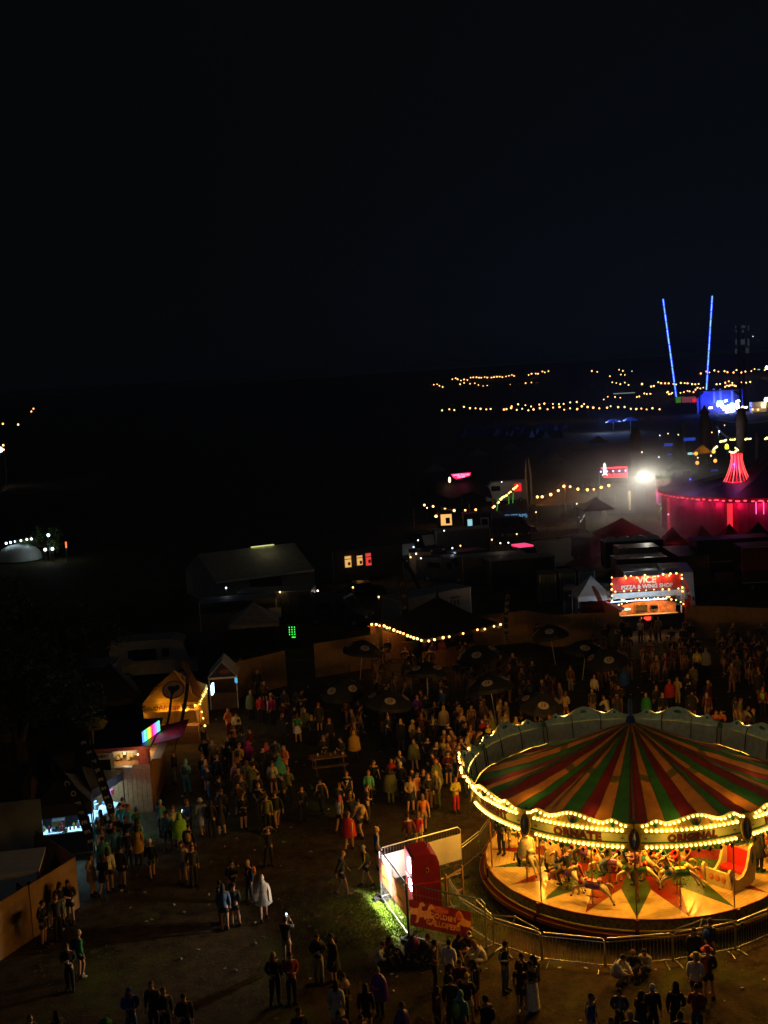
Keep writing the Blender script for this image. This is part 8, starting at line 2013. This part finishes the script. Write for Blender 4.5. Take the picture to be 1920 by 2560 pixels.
def fill(n_, poly, lab, group, faces, cols=DARKC, hair=('dark', 'dark', 'brown', 'ginger', 'blond'), ps=('stand', 'ease', 'chat', 'drink', 'walk', 'chat', 'hip', 'drink', 'hip', 'walk'), stuff=False, gap=.6):
    placed = []
    x0, x1 = min(p[0] for p in poly), max(p[0] for p in poly); y0, y1 = min(p[1] for p in poly), max(p[1] for p in poly)
    tries = 0
    while len(placed) < n_ and tries < 4000:
        tries += 1
        x, y = rf.uniform(x0, x1), rf.uniform(y0, y1)
        ins = False; j = len(poly) - 1
        for i in range(len(poly)):
            if (poly[i][1] > y) != (poly[j][1] > y) and x < (poly[j][0] - poly[i][0]) * (y - poly[i][1]) / (poly[j][1] - poly[i][1]) + poly[i][0]: ins = not ins
            j = i
        if not ins: continue
        P = rf.choice(ps); p = heads(x, y, P)
        if any((p - o.location).length < gap for o in PEOPLE) or any((p - q).length < gap for q in SPOS): continue
        f = rf.choice(faces) + rf.uniform(-25, 25)
        spec = '%s %s:%s %s:%s %s:%s' % (P, rf.choice(('jacket', 'jacket', 'jacket', 'jacket', 'tee', 'poncho')), rf.choice(cols), rf.choice(('trousers', 'trousers', 'trousers', 'trousers', 'shorts')), rf.choice(('black', 'charcoal', 'denim', 'navy')), rf.choice(('short', 'short', 'long', 'hood' if 'x' in lab else 'short')), rf.choice(hair))
        if rf.random() < .18: spec += ' backpack:' + rf.choice(cols)
        if stuff: stuff_person(spec, p, f, rf.uniform(.93, 1.04)); SPOS.append(p)
        else: person(spec, lab, p, f, group)
        placed.append(p)
# the dark middle ground: nearest figures one by one
fill(19, [(640, 1830), (830, 1950), (1010, 1830), (1130, 1800), (1140, 1900), (880, 1990), (620, 1930)], 'person in dark clothes in the loose crowd between the picnic table and the carousel', 'loose crowd left of the carousel', (0, 180, 90, -90, 30))
fill(11, [(490, 1880), (690, 1870), (700, 1960), (520, 1990)], 'person in dark clothes in the queue before the burger van', 'queue before the burger van', (180, 200, 140, -90, 0))
fill(8, [(480, 1800), (640, 1790), (660, 1860), (500, 1870)], 'person in dark clothes between the burger van and the yellow gazebo', 'people between the van and the yellow gazebo', (180, -90, 0))
fill(12, [(235, 2010), (330, 1985), (345, 2060), (250, 2095)], 'person lit blue in the crush at the coffee counter', 'people crowding the coffee counter', (180, 200, 160), ['blue', 'cyan', 'black', 'white', 'crimson', 'navy', 'teal'], gap=.5)
fill(12, [(1130, 1780), (1200, 1795), (1215, 1850), (1140, 1930), (1100, 1860)], 'person with warm lit face close behind the left boards of the carousel', 'people close behind the left boards', (20, -20, 60), ['black', 'brown', 'orange', 'charcoal', 'tan'], ('ginger', 'brown', 'dark'), gap=.5)
fill(11, [(610, 1690), (790, 1700), (830, 1800), (640, 1790)], 'person in dark clothes in the gloom right of the yellow gazebo', 'dark figures right of the yellow gazebo', (0, 180, 90))
# everyone further off, past counting: one mass
fill(44, [(1460, 1545), (1730, 1530), (1770, 1600), (1700, 1650), (1480, 1650)], '', '', (180, 180, 170, 0), stuff=True, gap=.5)
fill(26, [(1790, 1560), (1918, 1545), (1918, 1640), (1800, 1640)], '', '', (180, 0, 90), stuff=True, gap=.5)
fill(48, [(830, 1700), (1330, 1650), (1420, 1700), (1200, 1795), (900, 1800)], '', '', (0, 180, 90, -90), stuff=True, gap=.55)
fill(13, [(1420, 1660), (1900, 1650), (1900, 1760), (1640, 1720), (1450, 1740)], '', '', (0, 180, 90), stuff=True, gap=.55)
fill(22, [(900, 1620), (1280, 1600), (1290, 1650), (940, 1690)], '', '', (0, 180, 90), stuff=True, gap=.55)
fill(20, [(1390, 1215), (1480, 1200), (1570, 1230), (1500, 1275), (1380, 1285)], '', '', (0, 180, 90), ['black', 'tan', 'green', 'charcoal', 'maroon'], stuff=True, gap=.7)
cm_ = MB(); mm_ = []
for mt_, (vs, fs) in STUFF.items(): cm_.add(vs, fs, len(mm_)); mm_.append(mt_)
tag(cm_.build('crowd', mm_, smooth=True), kind='stuff')
# trodden litter
lm_ = MB(); rl = random.Random(17)
for i in range(420):
    y = rl.uniform(33, 75); x = rl.uniform(-.33, .34) * y; 
    if (Vector((x, y)) - Vector((CX, CY))).length < 7: continue
    a = rl.uniform(0, PI)
    if i % 3: lm_.box((x, y, .012), (rl.uniform(.06, .16), rl.uniform(.04, .10), .012), i % 2, a)
    else: lm_.tube([(x, y, .035), (x + .11 * math.cos(a), y + .11 * math.sin(a), .035)], [.035, .028], 7, 0)
tag(lm_.build('litter', [mat('litter_white', (.5, .5, .46), .6), mat('litter_brown', (.3, .2, .1), .7)]), kind='stuff')
